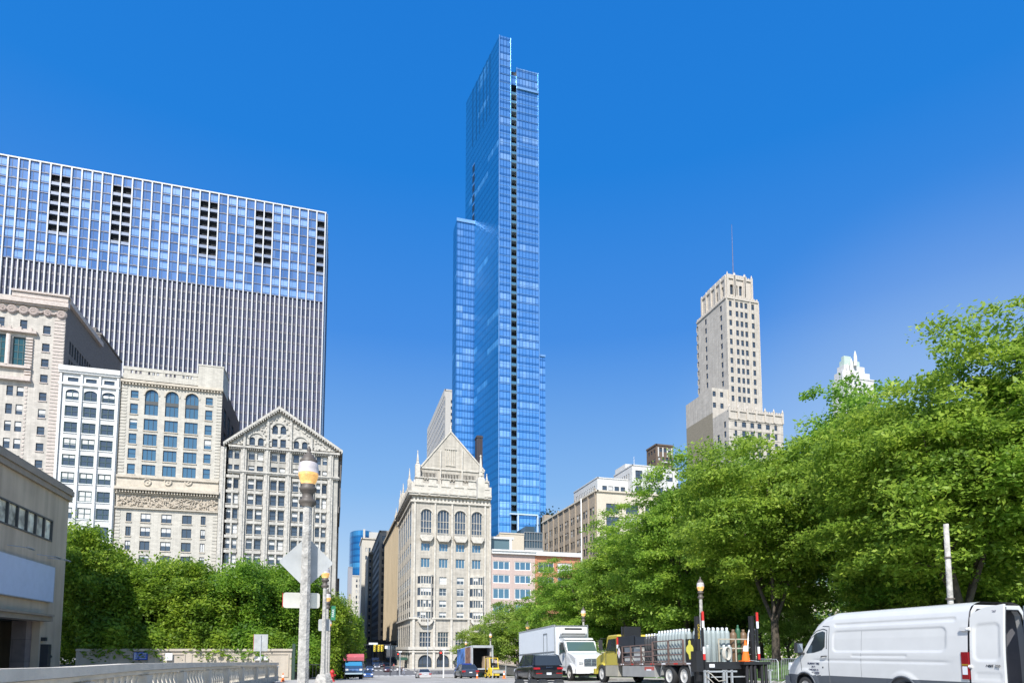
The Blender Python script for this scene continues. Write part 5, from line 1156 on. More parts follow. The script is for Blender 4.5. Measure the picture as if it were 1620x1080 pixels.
RT = [ # right park, x, y, scale, height scale
 (pa, 25.6, 32.3, .92, .92, 'leafy park elm with a single dark straight trunk right of the gas cylinder truck'),
 (pb, 25.2, 41.5, .94, .92, 'leafy park elm rising behind the middle of the gas cylinder truck'),
 (pc, 25.6, 51.0, .92, .88, 'broad park elm rising behind the cab of the gas cylinder truck'),
 (pa, 25.6, 60.5, .82, .72, 'leafy park elm just right of the reefer box truck, its crown touching the loft block'),
 (pb, 25.2, 71.0, .74, .64, 'park elm whose rounded crown stands over the white refrigerated truck'),
 (pl, 23.2, 80.0, .95, .95, 'lower pale green tree between the two box trucks under the orange building'),
 (pl, 22.6, 96.0, .90, .80, 'small round green tree at the end of the park, over the curtain sided truck'),
 (pc, 25.6, 20.6, .92, .90, 'large multi-stemmed park elm directly behind the white van'),
 (pa, 33.5, 31.5, 1.05, 1.0, 'second-row park elm filling the gap above the metal barricades'),
 (pb, 33.0, 43.5, .95, 1.06, 'second-row park elm in front of the stepped ivory tower base'),
 (pc, 30.5, 27.5, 1.0, 1.03, 'second-row park elm above the rear half of the white van'),
 (pb, 30.0, 17.5, 1.0, .97, 'tallest park elm, its top at the upper right corner of the foliage'),
 (pa, 34.0, 55.5, .9, .86, 'second-row park elm below the brown brick tower'),
 (pb, 47.0, 30.0, 1.0, .9, 'rear park elm seen dimly between the trunks over the van nose'),
 (pc, 46.0, 44.0, 1.0, .85, 'rear park elm deep in shade behind the barricades'),
 (pa, 48.0, 18.0, 1.0, 1.05, 'rear park elm behind the pale wooden pole'),
 (pb, 36.0, 68.0, .85, .75, 'rear park elm below the white stepped loft blocks'),
 (pl, 31.5, 27.0, .62, .55, 'bright yellow-green small tree just left of the white van nose'),
 (pl, 27.5, 33.5, .42, .42, 'low bright shrub-like tree behind the liftgate posts'),
 (pl, 38.5, 30.0, .8, .6, 'pale understorey tree behind the windscreen of the white van'),
 (pl, 40.5, 20.0, .9, .6, 'pale understorey tree behind the roof of the white van'),
 (pl, 42.0, 38.0, .8, .6, 'pale understorey tree behind the liftgate end of the cylinder truck'),
 (pl, 34.0, 49.0, .8, .6, 'pale understorey tree behind the cylinder racks'),
 (pl, 30.0, 62.0, .8, .6, 'pale understorey tree behind the snub yellow cab'),
 (pl, 33.0, 88.0, .9, .8, 'pale tree deeper in the park behind the curtain sided truck'),
]
for i, (p, x, y, s, sz, lb) in enumerate(RT): plant(p, x, y, s, i*1.37, lb, sz)
LT = [
 (pd, -20.8, 65.0, .92, 1.12, 'tallest dense tree in the garden, touching the grey stone building'),
 (pe, -23.5, 71.0, 1.0, 1.15, 'dense tree half hidden behind the corner of the grey stone building'),
 (pe, -15.6, 65.5, .95, .98, 'dense garden tree rising over the blue information sign'),
 (pd, -12.0, 64.5, .95, .86, 'dense garden tree below the carved stone band of the cream block'),
 (pe, -8.6, 65.5, .95, .95, 'dense garden tree rounded like a dome, below the right corner of the cream block'),
 (pd, -5.2, 66.0, .85, .90, 'dense garden tree behind the grey backed street sign'),
 (pe, -2.2, 68.5, .8, .93, 'dense garden tree directly behind the diamond sign on the nearest lamp'),
 (pd, .2, 82.0, .7, .85, 'small dense tree behind the row of left lamps'),
 (pe, 1.6, 96.0, .62, .72, 'last small tree on the left before the street gap'),
 (pd, 1.5, 112.0, .6, .7, 'farthest tree on the left, beside the blue windscreen truck'),
 (pe, -16, 76, 1, .95, 'rear garden tree filling the dark gap left of centre'), (pd, -9, 77, 1, .95, 'rear garden tree below the gabled block'), (pe, -3.5, 80, .9, .9, 'rear garden tree below the eave of the gabled block'),
]
for i, (p, x, y, s, sz, lb) in enumerate(LT): plant(p, x, y, s, i*2.1+.4, lb, sz, z=gz(y) if x > -4 else .1-.4)
# shrubs spilling over the garden wall
ps = thing('garden_shrub', 'x', 'shrub', (0, 0, 0), 0, 'shrubs spilling over the garden wall')
me, cl = crown_mesh('foliage', 31, 2.3, 1.35, 1.2, 90, 120, .17, .5, leaf_dk, -.6, .75); o = bpy.data.objects.new('foliage', me); COL.objects.link(o); o.parent = ps
mb = MB()
for i in range(7): mb.tube([(0, .6, -1), tuple(Vector(cl[i*7])*.6), tuple(cl[i*7])], [.06, .04, .015], 5)
mb.build('stem', barkm, ps)
for i, (x, s, z, lb) in enumerate(((-18.3, 1.15, 1.2, 'rounded shrub over the wall next to the grey stone building'), (-15.4, 1.0, .9, 'shrub hanging low over the wall just left of the blue information sign'), (-12.2, .8, 1.2, 'small shrub over the wall above the white notice'),
      (-10.2, 1.0, .95, 'shrub drooping over the shaded middle of the wall'), (-7.4, 1.05, .95, 'widest shrub over the wall left of the grey backed sign'), (-5.6, .7, 1.4, 'small shrub at the wall behind the grey backed sign'), (-2.6, .9, .2, 'dark shrub past the right end of the wall'))):
    o = ps if i == 0 else copy_tree(ps); o.location = (x, 61.3, z); o.scale = (s, s*.7, s); o.rotation_euler = (0, 0, 0); o['label'] = lb

# sunlit wood at the back of the park, one mass
me, cl = crown_mesh('woodland', 77, 1, 1, 0, 700, 80, .26, .5, leaf_yl, -9, 2.2)
co = np.empty(len(me.vertices)*3, dtype=np.float32); me.vertices.foreach_get('co', co); co = co.reshape(-1, 4, 3)
g_ = np.random.default_rng(5); ctr = cl[np.minimum(np.arange(len(co))//80, len(cl)-1)]; loc = np.stack([g_.uniform(50, 62, len(cl)), g_.uniform(-5, 125, len(cl)), g_.uniform(.3, 8.5, len(cl))], 1)
co += (loc-cl)[np.minimum(np.arange(len(co))//80, len(cl)-1)][:, None, :]
me.vertices.foreach_set('co', co.reshape(-1).astype(np.float32)); me.update(); o = bpy.data.objects.new('woodland', me); COL.objects.link(o); tag(o, 'bright sunlit undergrowth massed at the back of the park', 'undergrowth', kind='stuff')
# =============================================================== STREET FURNITURE
post_c = mat('speckled concrete post', (.42, .40, .36), .9, var=.3, scale=9, bump=.5, bscale=25)
iron = mat('bronze iron', (.10, .085, .07), .55, var=.15); galv = mat('galvanised steel', (.42, .44, .45), .45, metal=.4, var=.1); redp = mat('red paint', (.55, .03, .025), .5, var=.05)
globe_w = mat('opal glass', (.50, .46, .45), .3, var=0); globe_a = mat('amber lamp glass', (.62, .36, .12), .3, var=.5, scale=9, emit=(1, .55, .18), es=.32)
blackp = mat('black paint', (.018, .018, .02), .4, var=.1); whitep = mat('white paint', (.78, .79, .80), .45, var=.02); rubber = mat('tyre rubber', (.025, .025, .025), .85, var=.2)
orange = mat('orange plastic', (.85, .16, .02), .5, var=0); bluep = mat('sign blue', (.03, .09, .42), .5, var=0)
def lamp_proto():
    t = thing('street_lamp', 'x', 'street lamp', (0, 0, 0), 0, 'acorn street lamps along the kerbs'); m = MB()
    m.lathe([(.42, -.2), (.42, .22), (.36, .26), (.30, .5), (.22, .62)], n=8, sm=False); m.build('base', post_c, t)
    m = MB(); m.lathe([(.14, .55), (.112, .9), (.10, 2.6), (.083, 4.42)], n=8, sm=False); m.build('post', post_c, t)
    m = MB(); m.lathe([(.10, 4.4), (.165, 4.46), (.165, 4.52), (.11, 4.56), (.105, 4.66), (.15, 4.70), (.17, 4.76), (.12, 4.80), (.13, 4.84)], n=16); m.build('collar', iron, t)
    m = MB(); m.lathe([(.11, 4.82), (.155, 4.90), (.182, 5.0), (.186, 5.06)], n=20); m.lathe([(.186, 5.0), (.190, 5.01), (.190, 5.03), (.186, 5.04)], n=20); m.build('lamp_bowl', globe_a, t)
    m = MB(); m.lathe([(.189, 5.058), (.194, 5.14), (.178, 5.24), (.13, 5.30)], n=20); m.build('globe', globe_w, t)
    m = MB(); m.lathe([(.16, 5.28), (.17, 5.31), (.12, 5.36), (.10, 5.42), (.05, 5.45), (.03, 5.5), (.045, 5.53), (.012, 5.6)], n=14); m.build('finial', iron, t); return t
lp = lamp_proto()
LL = [(-.53, 12.75, 'nearest and largest left lamp, holding the backs of a diamond sign and a small plate'), (-.38, 29.0, 'second left lamp, with a wide pedestal and two grey sign backs'), (-.34, 39.0, 'left lamp with the upper green banner'), (-.3, 60.0, 'left lamp just past the hydrant, with an unbannered slim post'), (-.3, 77.0, 'farthest left lamp, beside the narrow lower green banner'),
      (18.9, 29.7, 'lit lamp standing behind the gas cylinder truck'), (18.9, 46.2, 'lamp behind the cab of the refrigerated truck'), (18.9, 61.0, 'lamp whose head peeks over the rear roof of the refrigerated truck'), (18.9, 76.6, 'lamp standing behind the open curtain sided truck on its right'), (18.9, 91.7, 'farthest right lamp, over the front of the curtain sided truck')]
lamps = []
for i, (x, y, lb) in enumerate(LL):
    o = lp if i == 0 else copy_tree(lp); o.location = (x, y, gz(y)+.1-(.15 if i == 0 else 0)); o['label'] = lb; lamps.append(o)
def signback(label, x, y, z, w, h, rot=0, loc_y=-.19, cat='road sign', m_=None, faces=None, name='road_sign'):
    t = thing(name, label, cat, (x, y, z)); m = MB(); c, s = math.cos(rot), math.sin(rot)
    r = .05; pts = []
    for cx_, cz_, a0 in ((w/2-r, h/2-r, 0), (-w/2+r, h/2-r, 90), (-w/2+r, -h/2+r, 180), (w/2-r, -h/2+r, 270)):
        for k in range(4): a = R(a0+k*30); pts.append((cx_+r*math.cos(a), cz_+r*math.sin(a)))
    pts = [(p*c-q*s, p*s+q*c) for p, q in pts]
    m.prism(pts, 'y', -.006, .006); m.build('plate', m_ or mat('sign back aluminium', (.40, .41, .40), .45, var=.15, scale=3), t)
    m = MB(); 
    for zz in (-h*.3*(1 if rot == 0 else .6), h*.3*(1 if rot == 0 else .6)): m.box(-.17, .17, .008, .03, zz-.02, zz+.02)
    m.build('bracket', galv, t); return t
p = onY(484.5, 889, 12.93); signback('large diamond sign seen from its grey back on the nearest lamp post', p.x-.0, 12.95, p.z, .73, .73, R(45))
p = onY(477, 949, 12.93); t = signback('small rectangular sign plate with worn shiny back and red edge below the diamond', p.x, 12.95, p.z, .68, .30, 0, m_=mat('worn sign back', (.62, .58, .50), .25, metal=.35, var=.2, scale=2))
m = MB(); m.box(-.352, -.343, -.009, .009, -.14, .14); m.build('red_edge', redp, t)
p = onY(513, 988, 29.2); signback('pair of grey rectangular sign backs on the second left lamp', p.x, 29.2, p.z, .50, .52, 0)
# green banners with white lettering
def textmesh(s, size, m_, parent, loc, rot, name='lettering', ext=.004, spacing=1.0):
    cu = bpy.data.curves.new('t', 'FONT'); cu.body = s; cu.size = size; cu.extrude = ext; cu.align_x = 'CENTER'; cu.align_y = 'CENTER'; cu.resolution_u = 2; cu.space_character = spacing
    to = bpy.data.objects.new('t', cu); COL.objects.link(to); dg = bpy.context.evaluated_depsgraph_get(); me = bpy.data.meshes.new_from_object(to.evaluated_get(dg)); bpy.data.objects.remove(to)
    o = bpy.data.objects.new(name, me); me.materials.clear(); me.materials.append(m_); COL.objects.link(o); o.parent = parent; o.location = loc; o.rotation_euler = rot; return o
gban = mat('green banner', (.02, .18, .09), .7, var=.05)
for (x, y, lb, py_, h) in ((-.02, 39.1, 'upper green street banner with white lettering hung on a left lamp', 969, 0.85), (.15, 77.3, 'lower narrow green street banner far along the left lamps', 1023, 1.3)):
    z = onY(520, py_, y).z; t = thing('street_banner', lb, 'banner', (x, y, z)); m = MB(); m.box(-.12, .14, -.01, .01, -h/2, h/2); m.build('cloth', gban, t)
    m = MB(); m.tube([(-.35, 0, h/2+.02), (.16, 0, h/2+.02)], .015, 5); m.tube([(-.35, 0, -h/2-.02), (.16, 0, -h/2-.02)], .015, 5); m.build('bracket_arm', iron, t)
    textmesh('PARK', .2, whitep, t, (0.01, -.016, 0), (R(90), R(-90), 0))
# hydrant
t = thing('fire_hydrant', 'red fire hydrant at the foot of the left lamps', 'hydrant', (.02, 44.0, gz(44)+.14)); m = MB(); m.lathe([(.2, 0), (.2, .05), (.13, .08), (.13, .55), (.16, .58), (.15, .66), (.06, .76), (.04, .8)]); m.build('barrel', redp, t)
m = MB(); m.tube([(-.24, 0, .42), (.24, 0, .42)], .07, 8); m.tube([(0, -.25, .4), (0, 0, .4)], .09, 8); m.build('outlet', redp, t)
# balustrade along the bridge
def balustrade():
    P = [(0, 1057.0, 7.3), (100, 1054.5, 9.8), (200, 1049, 13.2), (300, 1047.3, 19.5), (372, 1046.8, 28), (437, 1047.3, 41)]
    pts = []
    for px_, py_, dep in P:
        d = ray(px_, py_); k = dep/d.dot(fw_); p = d*k; pts.append(Vector((p.x, p.y, EYE+p.z)))
    e = (pts[0]-pts[1]).normalized(); pts = [pts[0]+e*5]+pts
    t = thing('bridge_balustrade', 'long grey stone balustrade with turned balusters along the left bridge pavement', 'balustrade', tuple(pts[0]))
    stt = mat('grey balustrade stone', (.58, .53, .44), .9, var=.18, scale=2.5, streak=.15, bump=.3); cap = mat('pale rail stone', (.64, .58, .48), .9, var=.1, scale=2, bump=.3)
    H = 1.2
    rail, plinth = MB(), MB(); bal = []
    for a, b in zip(pts[:-1], pts[1:]):
        d = (b-a); L = d.length; u = d.normalized(); n = Vector((u.y, -u.x, 0)).normalized(); c = (a+b)/2; up = Vector((0, 0, 1))
        rail.obox(c-up*.075, d/2*1.002, n*.16, up*.075, 0); rail.obox(c-up*.2, d/2*1.001, n*.10, up*.04, 0)
        plinth.obox(c-up*(H-.17), d/2*1.001, n*.17, up*.17, 0)
        nseg = max(2, int(L/.42)); 
        for i in range(nseg):
            q = a.lerp(b, (i+.5)/nseg); bal.append((q, n, u))
    rail.build('rail', cap, t, True); plinth.build('plinth', stt, t, True)
    cnt = 0; rest = MB()
    for i, (q, n, u) in enumerate(bal):
        m = MB() if i < 88 else rest
        if i % 9 == 0:
            m.obox(q-Vector((0, 0, .73)), u*.22, n*.19, Vector((0, 0, .47)))
            if i < 88: m.build('pier', stt, t, True)
        else:
            z0 = q.z-.86; m.box(q.x-.07, q.x+.07, q.y-.07, q.y+.07, z0, z0+.06)
            m.lathe([(.05, 0), (.09, .1), (.095, .2), (.05, .38), (.045, .46), (.07, .52), (.07, .6)], (q.x, q.y, z0+.04), 8)
            if i < 88: m.build('baluster', stt, t, True)
    o = rest.build('baluster', stt, t, True)
    if o: o['kind'] = 'stuff'
    return pts
BP = balustrade()
# far parapet piece with white ledge seen beyond the rail
# signs on the garden wall
t = thing('information_sign', 'small blue information sign with white lines on the garden wall', 'sign', tuple(onY(222.5, 1037, 59.75))); m = MB(); m.box(-.52, .52, -.02, .1, -.32, .32); m.build('board', bluep, t)
m = MB()
for k in range(3): m.box(-.4, .42, -.032, -.022, .16-k*.17, .2-k*.17)
m.box(-.45, -.4, -.035, -.022, -.28, .28); m.build('white_lines', whitep, t)
t = thing('notice', 'white paper notice on the garden wall right of the blue sign', 'notice', tuple(onY(267, 1038, 59.8))); m = MB(); m.box(-.27, .27, 0, .03, -.3, .3); m.build('sheet', whitep, t)
t = thing('notice', 'low white board on the garden wall under the grey backed sign', 'notice', tuple(onY(413, 1040.5, 59.8))); m = MB(); m.box(-.55, .55, 0, .03, -.18, .18); m.build('sheet', mat('dull white board', (.6, .6, .58), .6), t)
q = onY(412.5, 1016, 44.5); t = thing('road_sign', 'grey backed rectangular road sign on a thin post beyond the balustrade', 'road sign', (q.x, 44.5, gz(44.5))); m = MB(); m.box(-.43, .43, .03, .05, q.z-gz(44.5)-.55, q.z-gz(44.5)+.55); m.build('plate', mat('sign back aluminium', (.5, .53, .55)), t); m = MB(); m.tube([(0, 0, 0), (0, 0, q.z-gz(44.5)+.5)], .03, 6); m.build('post', galv, t)
m = MB(); m.box(-.45, -.432, .028, .052, q.z-gz(44.5)-.55, q.z-gz(44.5)+.55); m.build('red_edge', redp, t)
def cone(label, x, y, z, h=.7):
    t = thing('traffic_cone', label, 'traffic cone', (x, y, z)); m = MB(); s = h/.7; m.box(-.17*s, .17*s, -.17*s, .17*s, 0, .03*s); m.lathe([(.13*s, .03*s), (.028*s, h)], n=14); m.build('body', orange, t)
    m = MB(); m.lathe([(.087*s, .34*s), (.062*s, .52*s)], n=14); m.build('reflective_band', whitep, t); return t
q = onY(447.5, 1072, 46); cone('small orange cone on the pavement at the right end of the garden wall', q.x, 46, gz(46)+.15, .6)
q = onY(437.5, 1060, 45); t = thing('utility_post', 'short white utility post at the end of the balustrade', 'post', (q.x, 45, gz(45)+.1)); m = MB(); m.box(-.09, .09, -.09, .09, 0, 1.0); m.build('post', whitep, t); m = MB(); m.box(-.14, .14, -.14, .14, 1.0, 1.09); m.build('cap', galv, t)
t = thing('garden_gate_post', 'dark green metal gate panel against the right end of the garden wall', 'gate', (-3.25, 58.6, gz(59)+.1)); m = MB(); m.box(-.12, .12, -.1, .1, 0, 3.2); m.build('post', mat('dark green metal', (.03, .06, .045), .6), t)
m = MB()
for k in range(9): m.box(.2+k*.28, .24+k*.28, -.02, .02, .1, 1.4)
m.box(.1, 2.6, -.03, .03, 1.35, 1.42); m.box(.1, 2.6, -.03, .03, .15, .22); m.build('railing', blackp, t)

# traffic signals at the avenue
yel = mat('signal yellow', (.75, .60, .06), .5, var=.05)
def signal_arm():
    Y = 141; g = gz(Y); a = onY(540, 1020, Y); b = onY(618, 1019, Y)
    t = thing('signal_mast', 'black signal mast with a long horizontal arm over the side street', 'signal mast', (b.x, Y, g)); m = MB(); m.tube([(0, 0, 0), (0, 0, b.z-g+.3)], [.13, .1], 8); m.build('pole', steel_dk, t)
    m = MB(); m.tube([(0, 0, b.z-g), (a.x-b.x, 0, a.z-g)], [.1, .06], 6); m.build('arm', steel_dk, t)
    m = MB(); c = onY(590.5, 1017.5, Y); m.box(c.x-b.x-.95, c.x-b.x+.95, -.13, -.1, c.z-g-.2, c.z-g+.22); m.build('street_name_plate', mat('plate back', (.6, .62, .62), .4, var=0), t)
    for px_, lb in ((593, 'leftmost of three yellow signal heads on the mast arm'), (599.5, 'middle yellow signal head, side on, on the mast arm'), (604.5, 'right yellow signal head on the mast arm, narrow')):
        c = onY(px_, 1024.5, Y-.3); s = thing('traffic_signal', lb, 'traffic signal', (c.x, Y-.25, c.z), 0, 'yellow signal heads on the mast arm')
        m = MB(); m.box(-.24, .24, -.12, .12, -.72, .72); m.build('housing', yel, s)
        for k, (cc, nm) in enumerate((((.3, .02, .02), 'red lens'), ((.3, .18, .02), 'amber lens'), ((.02, .2, .08), 'green lens'))):
            m = MB(); m.lathe([(.15, -.13), (.13, -.15)], (0, 0, .45-k*.45), 12, axis='y'); m.lathe([(.17, -.125), (.17, -.34), (.155, -.34), (.155, -.125)], (0, 0, .45-k*.45), 12, axis='y', mi=1); m.build('lens', [mat(nm, cc, .2, var=0), yel], s)
    c = onY(611, 1023, Y-.3); s = thing('route_sign', 'small white square sign hanging from the signal arm', 'road sign', (c.x, Y-.3, c.z)); m = MB(); m.box(-.28, .28, -.02, .02, -.32, .32); m.build('plate', whitep, s); m = MB(); m.box(-.03, .03, -.03, -.022, -.2, .2); m.build('mark', blackp, s)
signal_arm()
def pole(name, label, cat, px_, ytop, Y, r, head=None, mt=None):
    q = onY(px_, ytop, Y); g = gz(Y); t = thing(name, label, cat, (q.x, Y, g)); m = MB(); m.tube([(0, 0, 0), (0, 0, q.z-g)], [r, r*.7], 8); m.build('pole', mt or galv, t)
    if head == 'cobra': m = MB(); m.tube([(0, 0, q.z-g), (-1.2, 0, q.z-g+.5), (-3, 0, q.z-g+.6)], [.08, .06, .05], 6); m.box(-3.6, -2.8, -.15, .15, q.z-g+.5, q.z-g+.65); m.build('arm', mt or galv, t)
    if head == 'signal':
        m = MB(); m.box(-.7, -.25, -.2, .2, q.z-g-1.7, q.z-g-.3); m.build('signal_head', blackp, t); m = MB(); m.lathe([(.14, -.21), (.12, -.24)], (-.48, 0, q.z-g-.55), 10, axis='y'); m.build('red_lamp', mat('red lamp lit', (.6, .02, .02), .3, emit=(1, .05, .03), es=1.5, var=0), t)
        m = MB(); m.box(-.35, .35, -.12, .12, q.z-g-.15, q.z-g+.1); m.build('cap', whitep, t)
    return t
pole('avenue_lamp', 'tall thin lamp post in front of the clubhouse corner', 'street lamp', 677, 978, 150, .11, 'cobra', galv)
pole('signal_post', 'pale signal post with red light between the sedan and the curtain sided truck', 'signal post', 702, 1026, 96, .11, 'signal', mat('pale post', (.62, .62, .6), .5))
pole('signal_post', 'signal post with red light at the clubhouse corner', 'signal post', 633, 1030, 142, .1, 'signal')
pole('avenue_lamp', 'lamp post with a long curved arm at the left of the street gap', 'street lamp', 535, 976, 118, .1, 'cobra')
q = onX(1503.5, 950, 20.5); t = thing('utility_pole', 'pale weathered wooden pole rising behind the roof of the white van', 'pole', (20.5, q.y, gz(q.y)+.1)); zt = onX(1499.5, 832, 20.5).z; m = MB(); m.tube([(0, 0, 0), (0, 0, 3), (.0, 0, zt)], [.105, .095, .08], 10); m.build('shaft', mat('weathered pole', (.42, .40, .36), .9, var=.4, scale=5, bump=.6), t); m = MB(); m.tube([(0, 0, 3.2), (0, 0, 3.25)], .14, 10); m.tube([(0, 0, zt-1.2), (0, 0, zt-1.15)], .12, 10); m.build('band', redp if False else iron, t)
# elevated railway crossing the side street
t = thing('elevated_railway', 'dark steel elevated railway crossing the side street in shade', 'railway bridge', (0, 318, G0)); zb = onY(590, 1020, 300).z-G0; m = MB(); m.box(-8, 30, -18, -6, zb, zb+1.3); m.build('deck', steel_dk, t)
for x in (4.5, 9.5, 14.5, 19.5): m = MB(); m.box(x-.35, x+.35, -18, -17.3, 0, zb); m.box(x-.35, x+.35, -7, -6.3, 0, zb); m.build('column', steel_dk, t)
m = MB(); m.box(-8, 30, -18.2, -18, zb+1.3, zb+2.4); m.build('railing', steel_dk, t)

# crowd barricades on the right kerb
bp_ = thing('crowd_barricade', 'x', 'barricade', (0, 0, 0), 0, 'metal crowd barricades along the park kerb'); W_, H_ = 2.2, 1.1
m = MB(); m.tube([(-W_/2, 0, .15), (-W_/2, 0, H_-.1), (-W_/2+.1, 0, H_), (W_/2-.1, 0, H_), (W_/2, 0, H_-.1), (W_/2, 0, .15)], .022, 6); m.tube([(-W_/2, 0, .2), (W_/2, 0, .2)], .018, 6); m.build('frame', galv, bp_)
m = MB()
for k in range(17): m.tube([(-W_/2+W_*(k+1)/18, 0, .2), (-W_/2+W_*(k+1)/18, 0, H_)], .008, 4)
m.build('bars', galv, bp_)
for sx in (-.8, .8): m = MB(); m.tube([(sx, -.3, 0), (sx, -.05, .12), (sx, .05, .12), (sx, .3, 0)], .018, 5); m.build('foot', galv, bp_)
k = 0
for lb, y in (('barricade nearest the white van nose', 23.4), ('barricade between the liftgate and the van nose', 25.7), ('barricade behind the right liftgate post', 28.0), ('barricade behind the cylinder truck, right section', 30.3), ('barricade behind the cylinder truck, middle section', 32.6), ('barricade behind the cylinder truck cab', 34.9), ('barricade behind the van front door', 21.1)):
    o = bp_ if k == 0 else copy_tree(bp_); k += 1; o.location = (19.6+.05*(k % 2), y, gz(y)+.15); o.rotation_euler = (0, 0, R(90+rnd.uniform(-2, 2))); o['label'] = lb
# low park wall / hedge strip with scattered pieces
cone('orange cone between the forklift and the dark SUV', onY(797.5, 1070, 60).x, 60, gz(60), .75)
cone('orange cone behind the dark patrol sedan', onY(751.5, 1068, 64).x, 63, gz(63), .6)
t = thing('barrier', 'grey steel frame barrier right of the forklift', 'barrier', (onY(790, 1060, 64).x, 64, gz(64))); m = MB()
for x in (-.7, .7): m.tube([(x, 0, 0), (x, 0, 1.3)], .04, 6)
for z_ in (.5, .9, 1.28): m.tube([(-.7, 0, z_), (.7, 0, z_)], .03, 6)
m.build('frame', galv, t)
m = MB(); m.box(-.68, .68, .03, .06, .55, .85); m.build('board', mat('worn board', (.4, .4, .38), .8), t)
t = thing('stone_planter_wall', 'low dark stone wall with a pale top under the trees behind the forklift', 'wall', (20.9, 66, gz(66))); m = MB(); m.box(-.3, .3, -4, 16, 0, 1.1, 0); m.build('wall', mat('dark stone', (.12, .12, .11), .9), t); m = MB(); m.box(-.4, .4, -4.1, 16.1, 1.1, 1.25); m.build('coping', lime, t)

# people near the clubhouse corner
def person(label, x, y, z, rz, shirt, trousers, hair=(.03, .02, .015), stride=.25, arm=.2, h=1.72):
    me = bpy.data.meshes.new('b'); s = h/1.72
    V = [(0, 0, .95), (0, 0, 1.15), (0, 0, 1.38), (0, 0, 1.47), (0, .02, 1.58), (0, .01, 1.68),
         (-.1, 0, .9), (-.1, stride*.45, .5), (-.1, stride, .08), (-.1, stride+.14, .04), (.1, 0, .9), (.1, -stride*.2, .5), (.1, -stride, .1), (.1, -stride+.14, .05),
         (-.19, 0, 1.38), (-.24, -arm*.4, 1.12), (-.23, arm*.1, .87), (.19, 0, 1.38), (.24, arm*.4, 1.12), (.23, arm*.8, .9)]
    E = [(0, 1), (1, 2), (2, 3), (3, 4), (4, 5), (0, 6), (6, 7), (7, 8), (8, 9), (0, 10), (10, 11), (11, 12), (12, 13), (2, 14), (14, 15), (15, 16), (2, 17), (17, 18), (18, 19)]
    r = [.14, .13, .14, .055, .09, .075, .1, .065, .045, .04, .1, .065, .045, .04, .06, .045, .035, .06, .045, .035]
    me.from_pydata([(a*s, b*s, c*s) for a, b, c in V], E, []); o = bpy.data.objects.new('b', me); COL.objects.link(o); o.modifiers.new('s', 'SKIN')
    for i, v in enumerate(me.skin_vertices[0].data): v.radius = (r[i]*s, r[i]*s*(.8 if i < 3 else 1)); v.use_root = (i == 0)
    sub = o.modifiers.new('u', 'SUBSURF'); sub.levels = 1; sub.render_levels = 1
    dg = bpy.context.evaluated_depsgraph_get(); m2 = bpy.data.meshes.new_from_object(o.evaluated_get(dg)); bpy.data.objects.remove(o)
    ob = bpy.data.objects.new('person', m2); COL.objects.link(ob); m2.materials.clear()
    for nm, c in (('skin', (.45, .27, .18)), ('shirt %.2f%.2f%.2f' % shirt, shirt), ('trousers %.2f%.2f%.2f' % trousers, trousers), ('shoes', (.03, .03, .03)), ('hair', hair)): m2.materials.append(mat(nm, c, .8, var=0))
    for p_ in m2.polygons:
        c = p_.center/s; p_.use_smooth = True
        p_.material_index = 3 if c.z < .1 else 2 if c.z < .98 and abs(c.x) < .2 else 4 if c.z > 1.66 or (c.z > 1.56 and c.y < -.0) else 0 if c.z > 1.43 or (abs(c.x) > .2 and c.z < 1.1) else 1
    ob.location = (x, y, z); ob.rotation_euler = (0, 0, rz); return tag(ob, label, 'person', 'pedestrians at the clubhouse corner')
for i, (px_, Y, rz, sh, tr, lb) in enumerate(((629, 150, 0, (.7, .7, .7), (.03, .03, .05), 'pedestrian in a pale shirt and dark trousers at the kerb left of the clubhouse'), (635, 151, 3, (.05, .05, .07), (.04, .04, .05), 'pedestrian dressed all in dark clothes, middle of the corner group'),
      (638.5, 149.5, .5, (.6, .6, .62), (.3, .32, .38), 'pedestrian in a pale top and grey trousers, right of the corner group'), (656, 152, 1, (.25, .27, .3), (.5, .48, .45), 'lone pedestrian in a grey top before the first clubhouse arch'), (623, 186, 2, (.5, .12, .1), (.05, .05, .08), 'distant pedestrian in red under the green awning'))):
    q = onY(px_, 1050, Y); person(lb, q.x, Y, gz(Y)+(.15 if Y > 178 else .02), rz, sh, tr, stride=.1+.08*(i % 3))
# =============================================================== VEHICLES
carglass = glassmat('car glass', (.012, .016, .02), (.04, .05, .06), rough=.04, spec=.9)
chrome = mat('chrome', (.6, .6, .62), .15, metal=1, var=0); dkplast = mat('dark bumper plastic', (.03, .032, .035), .6, var=.1); lampw = mat('headlamp lens', (.7, .72, .75), .1, var=0, spec=.8)
tail = mat('tail lamp', (.32, .012, .012), .2, var=0); amber = mat('amber lens', (.8, .3, .03), .3, var=0); plate = mat('number plate', (.65, .68, .72), .5, var=0)
rimm = mat('alloy rim', (.45, .45, .46), .35, metal=.6, var=0); rims = mat('steel rim', (.62, .60, .56), .5, metal=.2, var=.15); under = mat('underbody', (.015, .015, .015), .9, var=0)
def paintm(nm, c, rough=.3): return mat(nm, c, rough, var=.03, coat=.6)
def tilt(o, x, y, rz, L=4.5):
    s = (gz(y+L/2)-gz(y-L/2))/L; o.location = (x, y, (gz(y+L/2)+gz(y-L/2))/2+.016); o.rotation_mode = 'XYZ'
    o.rotation_euler = (math.atan(s)*(1 if abs(rz) < 1.5 else -1), 0, rz)
